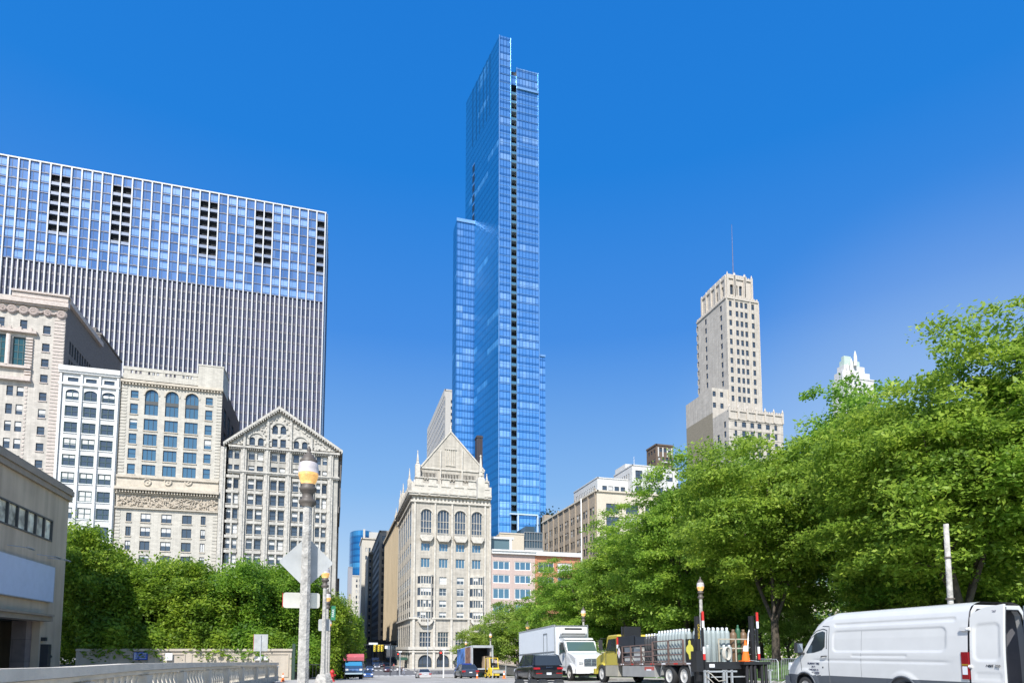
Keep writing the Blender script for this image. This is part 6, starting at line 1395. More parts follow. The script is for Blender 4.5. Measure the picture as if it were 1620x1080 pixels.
def wheel(root, x, y, r, w, rim=rimm, spokes=5, deep=0.0):
    s = 1 if x > 0 else -1; m = MB(); t = MB()
    m.lathe([(r*.62, -w/2), (r*.93, -w/2), (r, -w/2+.03), (r, w/2-.03), (r*.93, w/2), (r*.62, w/2)], (x, y, r), 24, axis='x', cap=False)
    wo = m.build('wheel', rubber, root); o = s*(w/2-.02)
    t.lathe([(r*.64, o-.03*s), (r*.64, o+.012*s), (r*.58, o+.014*s), (r*.54, o-s*(.03+deep)), (r*.2, o-s*(.03+deep)), (r*.18, o+s*.01), (r*.05, o+s*.012)], (x, y, r), 20, axis='x')
    for k in range(spokes):
        a = 2*math.pi*k/spokes; c = Vector((x+o-s*.01, y, r)); d = Vector((0, math.cos(a), math.sin(a))); n = Vector((0, -math.sin(a), math.cos(a)))
        if not deep: t.obox(c+d*r*.38, d*r*.2, n*r*.07, Vector((.014, 0, 0)))
        else: t.lathe([(.03, o-s*(.02+deep)), (.02, o+s*(.0-deep))], (x, y+d.y*r*.3, r+d.z*r*.3), 6, axis='x')
    t.build('rim', rim, wo); return wo
def car(label, col, L, W, H, style, plate_on=True, lights_on=False, group=None, name='parked_car', cat='car'):
    root = thing(name, label, cat, (0, 0, 0), 0, group); hw = W/2; hl = L/2; suv = style == 'suv'; gc = .20 if not suv else .26
    zb = H*.60 if suv else H*.60
    # beltline height along the car, front positive
    if suv: prof = [(-hl, zb*.72, .90), (-hl+.12, zb*.98, .97), (-hl+.6, zb*1.02, 1), (0, zb, 1), (hl*.42, zb*.98, 1), (hl*.62, zb*.96, .99), (hl*.88, zb*.84, .95), (hl-.05, zb*.66, .88), (hl, zb*.5, .84)]
    else: prof = [(-hl, zb*.76, .86), (-hl+.12, zb*1.02, .93), (-hl+.75, zb*1.08, .98), (-hl*.3, zb*1.02, 1), (hl*.3, zb*1.0, 1), (hl*.5, zb*.96, .99), (hl*.85, zb*.80, .94), (hl-.08, zb*.66, .86), (hl, zb*.5, .8)]
    rings = []
    for y, z, k in prof:
        w = hw*k; rings.append([(x, y, zz) for x, zz in ((-w*.9, gc), (-w, gc+.14), (-w*1.0, z*.62), (-w*.985, z*.86), (-w*.93, z-.02), (-w*.55, z+.025), (0, z+.035), (w*.55, z+.025), (w*.93, z-.02), (w*.985, z*.86), (w*1.0, z*.62), (w, gc+.14), (w*.9, gc))])
    m = MB(); m.loft(rings, 0); pm = paintm('car paint %.2f %.2f %.2f' % col, col); m.build('body', pm, root)
    # greenhouse
    if suv: g = [(-hl+.10, zb*1.0, zb*1.0, .98), (-hl+.42, zb*1.01, H-.07, .80), (-hl+.9, zb, H, .80), (0, zb, H+.01, .82), (hl*.22, zb, H-.03, .80), (hl*.55, zb*.97, zb*.98, .90)]
    else: g = [(-hl+.55, zb*1.07, zb*1.08, .84), (-hl+1.25, zb*1.04, H-.05, .70), (-hl*.15, zb, H, .72), (hl*.1, zb, H-.03, .72), (hl*.48, zb*.97, zb*.98, .88)]
    top = MB(); gl = [MB(), MB(), MB()]; R_ = []
    for y, z0, z1, k in g: R_.append(((-hw*.92, y, z0), (-hw*k, y, z1), (hw*k, y, z1), (hw*.92, y, z0)))
    for i in range(len(R_)-1):
        a, b = R_[i], R_[i+1]; gl[1].quad(a[0], b[0], b[1], a[1]); gl[1].quad(a[3], b[3], b[2], a[2])
        which = gl[0] if i == 0 else gl[2] if i == len(R_)-2 else top; which.quad(a[1], b[1], b[2], a[2], 0)
    top.add([tuple(Vector(p)+Vector((0, 0, -.04))) for p in (R_[1][1], R_[-2][1], R_[-2][2], R_[1][2])], [(0, 1, 2, 3)])
    top.build('roof', pm, root); gl[0].build('rear_window', carglass, root); gl[1].build('side_window', carglass, root); gl[2].build('windscreen', carglass, root)
    m = MB()
    for s in (0, 3):
        q = 1 if s == 0 else 2
        m.tube([R_[0][s], R_[1][q]]+[r[q] for r in R_[2:-1]]+[R_[-1][s]], .035, 5); j = len(R_)//2; m.tube([R_[j][s], R_[j][q]], .035, 5)
        if suv: m.tube([R_[1][s], R_[1][q]], .06, 5)
    m.build('pillar', pm, root)
    for sx in (-1, 1):
        for yy in (hl-.88, -hl+.9):
            r = .34 if not suv else .38
            a = MB(); a.lathe([(r*1.16, 0), (r*1.16, .02*sx)], (sx*(hw*.975), yy, r), 24, axis='x'); a.build('wheel_arch', under, root); wheel(root, sx*(hw-.09), yy, r, .22)
        m = MB(); yb = -hl; z = zb*.82; hh = .06 if suv else .09; m.prism([(yb-.02, z-hh), (yb+.02, z+hh), (yb+.3, z+hh), (yb+.26, z-hh*.7)], 'x', sx*hw*.58, sx*hw*.965); m.build('tail_light', tail, root)
        m = MB(); z = zb*.72; m.prism([(hl-.03, z-.1), (hl-.1, z+.06), (hl-.4, z+.12), (hl-.3, z-.05)], 'x', sx*hw*.5, sx*hw*.93); m.build('headlight', lampw, root)
        m = MB(); m.obox((sx*(hw+.09), hl*.36, zb+.06), (.1, 0, 0), (0, .05, 0), (0, 0, .07)); m.build('mirror', pm if not suv else dkplast, root)
    m = MB(); m.box(-hw*.9, hw*.9, -hl-.05, -hl+.1, gc, gc+.26); m.build('rear_bumper', dkplast if suv else pm, root)
    m = MB(); m.box(-hw*.86, hw*.86, hl-.12, hl+.04, gc, gc+.24); m.build('front_bumper', dkplast if suv else pm, root)
    m = MB(); m.box(-hw*.42, hw*.42, hl-.02, hl+.02, zb*.5, zb*.66); m.build('grille', dkplast, root)
    m = MB(); m.box(-.16, .16, -hl-.065, -hl-.03, gc+.2 if suv else zb*.62, gc+.34 if suv else zb*.62+.12); m.build('number_plate', plate, root)
    m = MB(); m.box(-hw*.8, hw*.8, -hl+.25, hl-.25, .12, gc+.02); m.build('underbody', under, root)
    return root
# dark SUV in front of the refrigerated truck
o = car('dark grey SUV seen from behind with red tail lamps, in front of the refrigerated truck', (.012, .013, .016), 4.85, 1.98, 1.75, 'suv', name='dark_suv', cat='SUV'); tilt(o, 13.2, 40.5, 0)
textmesh('R A N G E', .1, chrome, o, (.05, -2.44, .93), (R(80), 0, 0))
m = MB(); m.box(-.85, -.45, -2.46, -2.41, .52, .58); m.build('reflector', tail, o); m = MB(); m.box(.5, .9, -2.46, -2.41, .52, .58); m.build('reflector', tail, o)
o = car('blue-grey sedan with a light bar seen from behind, left of the yellow forklift', (.05, .06, .08), 4.9, 1.9, 1.5, 'sedan', name='patrol_sedan'); tilt(o, 14.15, 68.5, 0)
m = MB(); m.box(-.55, .55, -.4, -.1, 1.5, 1.6); m.build('light_bar', mat('light bar blue', (.02, .05, .3), .2, var=0), o)
o = car('silver sedan alone in the road before the clubhouse', (.50, .48, .47), 4.7, 1.82, 1.45, 'sedan', name='silver_sedan'); tilt(o, 12.9, 93.5, 0)
for lb, c, px_, Y, rz in (('dark red-brown sedan waiting beyond the avenue, nearest the green awning', (.10, .03, .035), 613, 170, math.pi), ('blue sedan beside the blue windscreen truck', (.04, .10, .28), 582, 125, math.pi), ('blue hatchback behind the blue sedan in the side street', (.05, .09, .2), 585, 176, math.pi), ('grey car at the left edge of the side street', (.2, .2, .22), 596, 200, math.pi), ('black car furthest up the side street under the railway', (.02, .02, .025), 603, 215, 0)):
    q = onY(px_, 1050, Y); o = car(lb, c, 4.6, 1.82, 1.45, 'sedan'); tilt(o, q.x, Y, rz)
q = onY(594, 1050, 225); o = thing('delivery_truck', 'small blue-fronted truck far up the side street', 'truck', (q.x, 225, gz(225))); m = MB(); m.prism([(-6, .5), (-6, 3), (0, 3), (0, 2.2), (.9, 1.4), (1.1, .5)], 'x', -1.2, 1.2); m.build('body', paintm('blue van paint', (.05, .12, .3)), o); o.rotation_euler = (0, 0, math.pi)
m = MB(); m.box(-1.05, 1.05, .5, 1.0, 1.45, 2.2); m.build('windscreen', carglass, o)
for sx in (-1, 1):
    for y in (-5, 0): wheel(o, sx*1.0, y, .42, .25)
o = car('parked dark car at the left, half hidden behind the lamp bases', (.04, .045, .05), 4.6, 1.82, 1.5, 'sedan', name='parked_car'); tilt(o, 1.6, 100, math.pi)

# ---------- generic box truck pieces
def truck_wheels(root, hw, ys, r=.5, dual=()):
    for y in ys:
        for s in (-1, 1):
            wheel(root, s*(hw-.16), y, r, .28, rims, 8, .08 if y in dual or True else 0)
def conv_cab(root, hw, yf, yc, zroof, zhood, pm, grille=True, glass=carglass):
    """conventional cab: yf nose, yc cab back; hood slopes to the nose"""
    yw = yf-1.55  # windscreen base
    m = MB(); prof = [(yc, .75), (yc, zroof-.12), (yc+.12, zroof), (yw-.55, zroof), (yw-.42, zroof-.06), (yw, zhood+.12), (yf-.5, zhood-.12), (yf-.08, zhood-.3), (yf, zhood-.45), (yf, .85), (yf-.25, .62)]
    rings = []
    for k, x in ((-1, -hw), (-.93, -hw*.97), (0, 0), (.93, hw*.97), (1, hw)):
        rr_ = []
        for (y, z) in prof:
            xx = x*(1 if y < yw-.1 else .93 if z > zhood-.4 else .90); zz = z-(.05 if abs(k) == 1 and z > 1.5 else 0); yy = y-(.12 if abs(k) == 1 and y > yw+.5 else 0); rr_.append((xx, yy, zz))
        rings.append(rr_)
    m.loft(rings, 0, sm=False); m.build('cab', pm, root)
    # windscreen & side glass
    a = Vector((0, yw-.415, zroof-.09)); b = Vector((0, yw-.03, zhood+.16)); n = Vector((0, .36, .0)).normalized()*.02; m = MB()
    d = (b-a).normalized(); nn = Vector((0, -d.z, d.y)); nn = nn if nn.y > 0 else -nn
    m.quad(*[Vector((x, 0, 0))+p+nn*.03 for x, p in ((-hw*.88, a), (hw*.88, a), (hw*.92, b), (-hw*.92, b))])
    m.build('windscreen', glass, root)
    for s in (-1, 1):
        m = MB(); x = s*(hw+.012); m.poly([(x, yc+.25, zhood+.05), (x, yc+.25, zroof-.22), (x, yw-.60, zroof-.22), (x, yw-.2, zhood+.12)]); do = m.build('side_window', glass, root)
        m = MB(); x0 = s*hw
        for (p, q) in (((yc+.15, 1.0), (yc+.15, zroof-.2)), ((yw-.15, 1.0), (yw-.2, zhood+.2)), ((yc+.15, 1.0), (yw-.15, 1.0))): m.tube([(x0, *p), (x0, *q)], .012, 4)
        m.box(min(x0, x0+s*.03), max(x0, x0+s*.03), yc+.25, yc+.42, zhood+.0, zhood+.06); m.build('door_seam', dkplast, root)
        m = MB(); m.tube([(s*hw, yw-.2, zhood+.1), (s*(hw+.28), yw-.1, zhood+.2), (s*(hw+.28), yw-.1, zhood+.85), (s*hw, yw-.3, zhood+.8)], .016, 5); m.box(s*(hw+.28)-.11, s*(hw+.28)+.11, yw-.15, yw-.08, zhood+.25, zhood+.75); m.build('mirror', dkplast, root)
        m = MB(); m.box(s*hw*.63-.15, s*hw*.63+.15+.0, yf-.16, yf-.0, 1.05, 1.3) if grille else None
        m.build('headlight', lampw, root)
        m = MB(); c = (s*(hw*.9-.02), yf-1.0, .52)   # front wheel fender
        pts = [(yf-1.0+.72*math.cos(R(a_)), .52+.66*math.sin(R(a_))) for a_ in range(0, 181, 20)]; pts2 = [(yf-1.0+.60*math.cos(R(a_)), .52+.56*math.sin(R(a_))) for a_ in range(180, -1, -20)]
        m.prism(pts+pts2, 'x', s*hw*.62, s*(hw+.03)); m.build('fender', pm, root)
    if grille:
        m = MB(); m.box(-hw*.42, hw*.42, yf-.02, yf+.03, .98, zhood-.42, 0); 
        for k in range(5): m.box(-hw*.40, hw*.40, yf+.03, yf+.045, 1.03+k*.1, 1.05+k*.1, 1)
        m.box(-.02, .02, yf+.03, yf+.06, .98, zhood-.42, 1); m.tube([(-hw*.44, yf+.02, .96), (-hw*.44, yf+.02, zhood-.4), (hw*.44, yf+.02, zhood-.4), (hw*.44, yf+.02, .96)], .025, 5, 1); m.build('grille', [mat('grille mesh', (.05, .06, .08), .4, var=0), chrome], root)
    m = MB(); m.box(-hw*.98, hw*.98, yf-.1, yf+.16, .5, .82); m.build('front_bumper', pm, root)
    m = MB(); m.box(-hw*.7, hw*.7, yc-.2, yf-.15, .35, .8); m.build('chassis', under, root)

# ---------- refrigerated truck, facing the camera
def reefer():
    t = thing('refrigerated_truck', 'white refrigerated box truck facing the camera with a cooling unit over the cab', 'truck'); hw = 1.28; L = 9.2
    wp = mat('white box panel', (.66, .70, .74), .5, var=.02); al = mat('aluminium edge', (.45, .47, .48), .4, metal=.4, var=0); cabw = paintm('white cab paint', (.74, .74, .73))
    y1 = 2.3; y0 = y1-L; m = MB(); m.box(-hw, hw, y0, y1, 1.12, 3.98); m.build('box_body', wp, t)
    m = MB()
    for s in (-1, 1):
        m.box(s*hw-.03, s*hw+.03, y0-.02, y1+.02, 3.95, 4.03); m.box(s*hw-.03, s*hw+.03, y0-.02, y1+.02, 1.06, 1.16); m.box(s*hw-.04, s*hw+.04, y1-.06, y1+.03, 1.16, 3.95)
        m.box(s*(hw+.004)-.012, s*(hw+.004)+.012, y0+.1, y1-.1, 2.0, 2.12, 1)
        x = s*(hw+.02); m.box(x-.02, x+.02, y1-2.55, y1-2.49, 1.16, 3.5, 1); m.box(x-.02, x+.02, y1-1.75, y1-1.69, 1.16, 3.5, 1); m.box(x-.02, x+.02, y1-2.49, y1-1.75, 3.44, 3.5, 1)
    for k in (0, 1, 2): m.box(-hw+.0, hw, y1+.004, y1+.03, 3.9-k*.0, 3.98)
    m.build('side_trim', [al, mat('grey stripe', (.16, .18, .20), .5, var=0)], t)
    m = MB(); pts = [(y1+.035, 3.1), (y1+.035, 3.88), (y1+.42, 3.84), (y1+.52, 3.55), (y1+.45, 3.35), (y1+.2, 3.15)]; m.prism(pts, 'x', -hw*.78, hw*.78); m.build('cooling_unit', cabw, t)
    m = MB(); m.box(-hw*.5, hw*.55, y1+.43, y1+.5, 3.62, 3.76); m.box(-hw*.7, hw*.7, y1+.43, y1+.5, 3.30, 3.36); m.build('vent_slot', blackp, t)
    m = MB(); m.prism([(y1+.45, 2.83), (y1+1.3, 2.83), (y1+1.5, 2.88), (y1+1.3, 3.0), (y1+.45, 3.02)], 'x', -hw*.85, hw*.85); m.build('wind_deflector', cabw, t)
    conv_cab(t, 1.18, 5.9, 2.75, 2.78, 1.88, cabw, glass=glassmat('truck windscreen', (.05, .09, .08), (.08, .13, .12), rough=.05))
    m = MB(); m.box(-.2, .2, 6.07, 6.1, .55, .75); m.build('number_plate', whitep, t)
    m = MB(); m.box(-hw*.8, hw*.8, y0+.2, y1, .75, 1.1); m.build('chassis_rail', under, t)
    truck_wheels(t, 1.25, [4.9, -4.6]); m = MB(); m.box(-1.25, -.6, -1.5, .6, .5, 1.05); m.build('fuel_tank', al, t)
    tilt(t, 16.8, 45.6, math.pi, 12); return t
reefer()
# ---------- curtain-sided truck, rear open
def curtain_truck():
    t = thing('curtain_sided_truck', 'box truck with blue and brown pictures on its side and its dark rear opening showing', 'truck'); hw = 1.28; y0, y1 = -5.5, 4.2
    m = MB(); m.box(-hw, -hw+.05, y0, y1, 1.1, 3.85, 0); m.box(hw-.05, hw, y0, y1, 1.1, 3.85, 1); m.box(-hw, hw, y0, y1, 3.85, 3.93, 1); m.box(-hw, hw, y1-.05, y1, 1.1, 3.85, 1); m.box(-hw, hw, y0, y1, 1.02, 1.1, 1); m.box(-hw+.06, hw-.06, y0+2.5, y0+2.55, 1.1, 3.85, 2); m.build('box_body', [mat('side graphic blue', (.05, .16, .45), .5, var=.9, scale=.9), mat('truck grey', (.45, .47, .5), .5), under], t)
    m = MB(); m.quad((-hw-.006, y0+.5, 1.15), (-hw-.006, y0+4.2, 1.15), (-hw-.006, y0+4.2, 3.8), (-hw-.006, y0+.5, 3.8)); m.build('side_picture', mat('brown picture print', (.22, .11, .07), .6, var=.7, scale=1.5), t)
    m = MB()
    for y in (y0+.4, y0+.9, y0+4.2): m.box(-hw-.02, -hw-.008, y, y+.08, 1.1, 3.85)
    m.build('side_stripe', whitep, t)
    m = MB()
    for s in (-1, 1): m.box(s*hw-.09, s*hw+.09, y0-.1, y0+.02, 1.0, 3.9)
    m.box(-hw, hw, y0-.1, y0+.02, 3.62, 3.92); m.box(-hw, hw, y0-.1, y0+.02, .95, 1.12); m.build('rear_frame', mat('rear frame grey', (.38, .40, .42), .5), t)
    m = MB(); m.box(.3, 1.15, y0+.3, y0+1.6, 1.1, 2.6); m.build('pallet_stack', mat('carton', (.38, .28, .18), .8), t)
    conv_cab(t, 1.15, 7.4, 4.5, 2.4, 1.7, paintm('blue cab paint', (.05, .12, .35))); truck_wheels(t, 1.2, [6.4, -3.6]); m = MB(); m.box(-.8, .8, y0, 5, .6, 1.0); m.build('chassis_rail', under, t)
    tilt(t, 17.75, 81.5, 0, 12); return t
curtain_truck()
# ---------- oncoming rental-style box truck: red header, blue windscreen
def bluefront():
    t = thing('oncoming_box_truck', 'box truck with red overhang and blue windscreen coming toward the camera on the left', 'truck'); hw = 1.22
    wp = mat('white side panel', (.62, .62, .62), .5); m = MB(); m.box(-hw, hw, -4.8, .4, .95, 2.75, 0); m.build('box_body', wp, t)
    m = MB(); m.prism([(.4, 2.15), (.4, 3.1), (1.1, 3.02), (1.55, 2.62), (1.5, 2.2)], 'x', -hw, hw); m.build('overhang', paintm('red header', (.50, .12, .14)), t); m = MB(); m.box(-hw, hw, -4.8, .39, 2.76, 3.08); m.build('roof', paintm('red header', (.5, .12, .14)), t)
    m = MB(); m.box(-.3, .0, 1.35, 1.52, 2.48, 2.66); m.build('clearance_lamp', whitep, t)
    m = MB(); m.prism([(.41, .75), (.41, 2.14), (1.3, 2.14), (1.85, 1.55), (2.5, 1.38), (2.72, 1.2), (2.75, .6), (2.6, .5)], 'x', -1.02, 1.02); m.build('cab', paintm('navy cab', (.02, .05, .12)), t)
    m = MB(); m.quad((-.94, 1.36, 2.1), (.94, 1.36, 2.1), (.98, 1.86, 1.58), (-.98, 1.86, 1.58)); m.build('windscreen', glassmat('blue windscreen', (.03, .18, .36), (.05, .25, .45), rough=.1), t)
    m = MB(); m.box(-.55, .55, 2.73, 2.78, .95, 1.2, 0); m.box(-1.0, 1.0, 2.74, 2.85, .55, .72, 1); m.build('grille', [mat('blue grille', (.10, .2, .42), .4), chrome], t)
    for s in (-1, 1):
        m = MB(); m.box(s*.8-.16, s*.8+.16, 2.68, 2.77, .98, 1.2); m.build('headlight', lampw, t); m = MB(); m.box(s*1.22-.12, s*1.22+.12, 1.5, 1.58, 1.4, 1.8); m.build('mirror', dkplast, t)
        for y in (1.9, -3.2): wheel(t, s*.95, y, .42, .26, rims)
    m = MB(); m.box(-.9, .9, -4.6, 2.5, .3, .75); m.build('chassis', under, t); m = MB(); m.box(-hw-.012, -hw-.002, -4.5, .2, 1.2, 2.2); m.build('side_panel_graphic', mat('pale red graphic', (.5, .2, .18), .6, var=.5), t)
    tilt(t, 2.5, 80.5, math.pi, 6); return t
bluefront()
# ---------- forklift
def forklift():
    t = thing('forklift', 'yellow forklift with driver cage beside the open curtain sided truck', 'forklift'); y = mat('forklift yellow', (.72, .52, .05), .45, var=.06)
    m = MB(); m.prism([(-.95, .25), (-.95, .95), (-.8, 1.08), (-.2, 1.08), (-.15, .6), (.7, .6), (.75, .3), (.4, .22)], 'x', -.5, .5); m.build('body', y, t)
    m = MB()
    for s in (-.46, .46): m.tube([(s, -.75, 1.05), (s, -.6, 2.1), (s, .45, 2.1), (s, .65, .6)], .05, 6)
    for k in range(5): m.box(-.46, .46, -.6+k*.26, -.55+k*.26, 2.08, 2.13)
    m.build('cage', y, t)
    m = MB()
    for s in (-.3, .3): m.box(s-.05, s+.05, .8, .92, .1, 2.3)
    m.box(-.4, .4, .82, .9, 2.2, 2.3); m.box(-.4, .4, .92, .98, .3, .8); m.build('mast', blackp, t); m = MB()
    for s in (-.25, .25): m.box(s-.05, s+.05, .98, 1.9, .12, .17)
    m.build('fork', steel_dk, t); m = MB(); m.box(-.25, .25, -.5, -.05, 1.08, 1.2); m.box(-.25, .25, -.55, -.45, 1.2, 1.6); m.build('seat', blackp, t); m = MB(); m.box(-.35, .35, -.965, -.955, .55, .75); m.build('rear_panel', blackp, t)
    for s in (-1, 1): wheel(t, s*.46, .45, .3, .2, y, 5); wheel(t, s*.44, -.65, .24, .18, y, 5)
    tilt(t, 16.3, 65.5, 0, 2); t.rotation_euler[2] = R(8)
    return t
forklift()

# ---------- gas cylinder flatbed
def cylinder(label, x, y, z, h, r, m_, group, capm=None):
    t = thing('gas_cylinder', label, 'gas cylinder', (x, y, z), 0, group); m = MB()
    m.lathe([(r*.9, 0), (r, .03), (r, h*.80), (r*.93, h*.85), (r*.72, h*.895), (r*.42, h*.92)], n=14); m.build('body', m_, t)
    m = MB(); m.lathe([(r*.42, h*.915), (r*.43, h*.93), (r*.43, h*.985), (r*.3, h)], n=12); m.build('valve_cap', capm or m_, t); return t
def gas_truck():
    t = thing('cylinder_truck', 'yellow-cab flatbed truck with rusty side racks and a black liftgate, carrying gas cylinders', 'truck'); yl = paintm('truck yellow', (.52, .43, .07)); rust = mat('rusty rack steel', (.15, .10, .085), .8, var=.3); box_g = mat('grey tool box', (.30, .30, .29), .6, var=.1)
    bk = blackp; W = 2.7; x0, x1 = -W/2, W/2; yr, yf = -5.6, 2.1; zd = 1.12     # bed from rear yr to front yf
    m = MB(); m.box(x0, x1, yr, yf, zd-.14, zd); m.build('deck', bk, t)
    m = MB(); m.box(x0-.012, x0-.002, yr, yf, zd-.13, zd-.02, 0)
    for k in range(7): m.box(x0-.02, x0-.013, yr+.4+k*1.1, yr+.75+k*1.1, zd-.10, zd-.04, 1+k % 2)
    m.build('edge_strip', [rust, whitep, redp], t)
    # headboard
    m = MB(); m.box(x0, x1, yf, yf+.08, zd, zd+1.45); m.box(x0, x1, yf-2.0, yf-1.95, zd+.9, zd+1.35); m.box(x0, x0+.04, yf-2.0, yf, zd+.86, zd+1.42)
    m.box(x1-.04, x1, yf-2.0, yf, zd+.3, zd+1.42); m.build('headboard', mat('black headboard', (.02, .025, .035), .5), t)
    m = MB(); m.box(x0-.05, x0-.005, yf-.05, yf+.08, zd+1.0, zd+1.4, 0); m.box(x0-.05, x0-.005, yf-.05, yf+.08, zd+.8, zd+1.0, 1); m.build('marker_strip', [redp, whitep], t)
    m = MB(); m.box(-.9, .1, yf+.1, yf+.5, zd+1.2, zd+2.0); m.tube([(x0+.3, yf+.1, zd+1.3), (x0+.3, yf+.1, zd+2.0)], .03, 5, 0); m.build('cab_guard', bk, t)
    # side racks, three sections with five rails
    secs = [(yf-.3, yf-3.9, .88), (yf-3.9, yf-7.0, 1.0)]
    m = MB(); ys = [yf-.55, yf-1.55, yf-2.7, yf-3.9, yf-5.4, yf-6.7]
    for y in ys: m.box(x0-.04, x0+.02, y-.045, y+.045, zd-.1, zd+(1.0 if y < yf-3.5 else .88))
    for a, b in zip(ys[:-1], ys[1:]):
        h = 1.0 if a < yf-3.5 else .88
        for f in (.06, .35, .62, 1.0): m.box(x0-.03, x0+.0, b+.045, a-.045, zd+h*f-.03, zd+h*f+.02)
    for y in np.linspace(yf-.4, yf-6.7, 9):
        m.box(x1-.02, x1+.04, y-.04, y+.04, zd-.1, zd+1.0)
    for f in (.06, .35, .62, 1.0): m.box(x1, x1+.03, yf-6.7, yf-.4, zd+f-.03, zd+f+.02)
    m.build('side_rack', rust, t)
    # corner panel & signs
    m = MB(); m.box(x0-.03, x0+.02, yr+.1, yr+.75, zd, zd+1.0); m.build('corner_panel', bk, t); m = MB(); m.box(x0-.03, x0+.02, yf-.35, yf-.02, zd, zd+.9); m.build('corner_panel', bk, t)
    ygb = mat('yellow placard', (.75, .68, .10), .5, var=0); m = MB(); c = (yr+.42, zd+.5); m.prism([(c[0]+dx, c[1]+dz) for dx, dz in ((-.28, -.04), (-.28, .12), (-.2, .2), (-.09, .26), (-.09, .4), (0, .46), (.09, .4), (.09, .26), (.2, .2), (.28, .12), (.28, -.04), (.16, -.14), (.09, -.2), (.06, -.36), (0, -.4), (-.06, -.36), (-.09, -.2), (-.16, -.14))], 'x', x0-.04, x0-.031); m.build('yellow_placard', ygb, t)
    m = MB(); c = (yf-.18, zd+.55); m.prism([(c[0]+dx, c[1]+dz) for dx, dz in ((-.2, 0), (0, .3), (.2, 0), (0, -.3))], 'x', x0-.04, x0-.031, 0); m.prism([(c[0]+dx*.6, c[1]+dz*.6) for dx, dz in ((-.2, 0), (0, .3), (.2, 0), (0, -.3))], 'x', x0-.046, x0-.041, 1); m.build('diamond_placard', [whitep, mat('placard pink', (.7, .45, .45), .5)], t)
    # tool box, tank, mudguards, chassis
    m = MB(); m.box(x0, x0+.6, -1.9, 1.6, .42, zd-.15); m.build('tool_box', box_g, t)
    m = MB(); m.box(x0-.004, x0-.001, -1.9, -.9, .75, zd-.2, 0); m.box(x0-.008, x0-.005, -1.6, -1.1, .72, .8, 1); m.build('red_label', [mat('red label', (.42, .10, .08), .6), whitep], t)
    for s in (-1, 1):
        m = MB(); P0 = []
        for k in range(13): a = R(180*k/12); yy, zz = -3.85+1.35*math.cos(a), .52+.62*min(1, math.sin(a)*1.7); P0.append((yy, zz))
        for a_, b_ in zip(P0[:-1], P0[1:]): m.add([(s*1.36, *a_), (s*1.36, *b_), (s*.72, *b_), (s*.72, *a_), (s*1.36, a_[0]*.97-.11, a_[1]-.07), (s*1.36, b_[0]*.97-.11, b_[1]-.07)], [(0, 1, 2, 3), (0, 1, 5, 4)])
        m.build('mudguard', box_g, t); m = MB(); m.box(s*1.3-.0, s*.72, -5.35, -5.32, .15, .95); m.build('mud_flap', bk, t)
    m = MB(); m.box(-.55, .55, yr, 5.4, .55, zd-.14); m.build('chassis', under, t)
    for y in (-3.2, -4.5): 
        for s in (-1, 1): wheel(t, s*1.16, y, .5, .3, rims, 8, .1)
    for s in (-1, 1): wheel(t, s*1.1, 4.6, .52, .3, rims, 8, .02)
    conv_cab(t, 1.15, 5.9, 2.5, 2.7, 1.72, yl, grille=True)
    m = MB(); m.box(x0+.05, x0+.5, 2.3, 3.9, .4, 1.0); m.build('step_tank', mat('step tank', (.36, .34, .28), .5), t)
    # liftgate: two tall masts at the rear and platform
    m = MB()
    for s in (-1, 1): m.box(s*1.35-.10, s*1.35+.06, yr-.30, yr-.12, .3, 3.1 if s > 0 else 3.05)
    for s in (-1, 1): m.box(s*1.35+.08, s*1.35+.16, yr-.42, yr-.34, .4, 3.2)
    m.box(x0-.1, x1+.2, yr-.36, yr-.02, zd-.32, zd-.02); m.box(x0-.25, x0+.2, yr-.42, yr-.0, zd-.42, zd+.45); m.build('liftgate_mast', bk, t)
    m = MB()
    for s in (-1, 1):
        m.box(s*1.35+.07, s*1.35+.17, yr-.46, yr-.43, 2.85, 3.25, 0); m.box(s*1.35+.07, s*1.35+.17, yr-.46, yr-.43, 2.55, 2.85, 1); m.box(s*1.35+.07, s*1.35+.17, yr-.46, yr-.43, 1.45, 1.75, 1); m.box(s*1.35+.07, s*1.35+.17, yr-.46, yr-.43, 1.2, 1.45, 0)
    m.build('reflector_tape', [redp, whitep], t)
    textmesh('CAUTION', .13, mat('caution yellow', (.7, .5, .05), .5, var=0), t, (x0-.02, yr-.31, 2.4), (R(90), R(90), 0), spacing=1.1)
    m = MB(); m.box(-.95, -.7, yr-.37, yr-.36, zd-.24, zd-.1); m.build('small_label', whitep, t)
    m = MB()   # lift carriage and upright legs at the back
    for x in (-1.25, -1.1, -.35, -.22, .05, 1.75, 1.95): m.box(x-.04, x+.04, yr-.5, yr-.42, -.0, zd-.35)
    m.box(-1.3, .3, yr-.5, yr-.42, zd-.45, zd-.38); m.box(-.9, .9, yr-.4, yr-.34, .45, .5); m.box(1.7, 2.1, yr-.5, yr-.42, zd-.42, zd-.36); m.build('support_frame', galv, t)
    m = MB()
    for x in (.75, .95, 1.15, 1.5, 1.7): m.tube([(x, yr-.55, .05), (x, yr-.55, zd-.1)], .07, 8)
    m.box(.55, 1.9, yr-.65, yr-.3, zd-.14, zd-.02); m.build('hydraulic_ram', bk, t)
    m = MB(); m.tube([(-1.2, yr-.5, zd-.4), (-1.0, yr-.55, .6), (-.7, yr-.6, .3), (-.3, yr-.55, .35)], .02, 5); m.tube([(-1.25, yr-.52, zd-.6), (-1.1, yr-.55, .4), (-.8, yr-.6, .1)], .02, 5); m.build('hose', mat('pale hose', (.55, .52, .45), .6), t)
    TX, TY = 16.35, 29.6; tilt(t, TX, TY, 0, 10); bpy.context.view_layer.update(); MW = t.matrix_world.copy(); t.name = 'cylinder_truck'
    def put(o, x, y, z): o.location = MW @ Vector((x, y, z)); return o
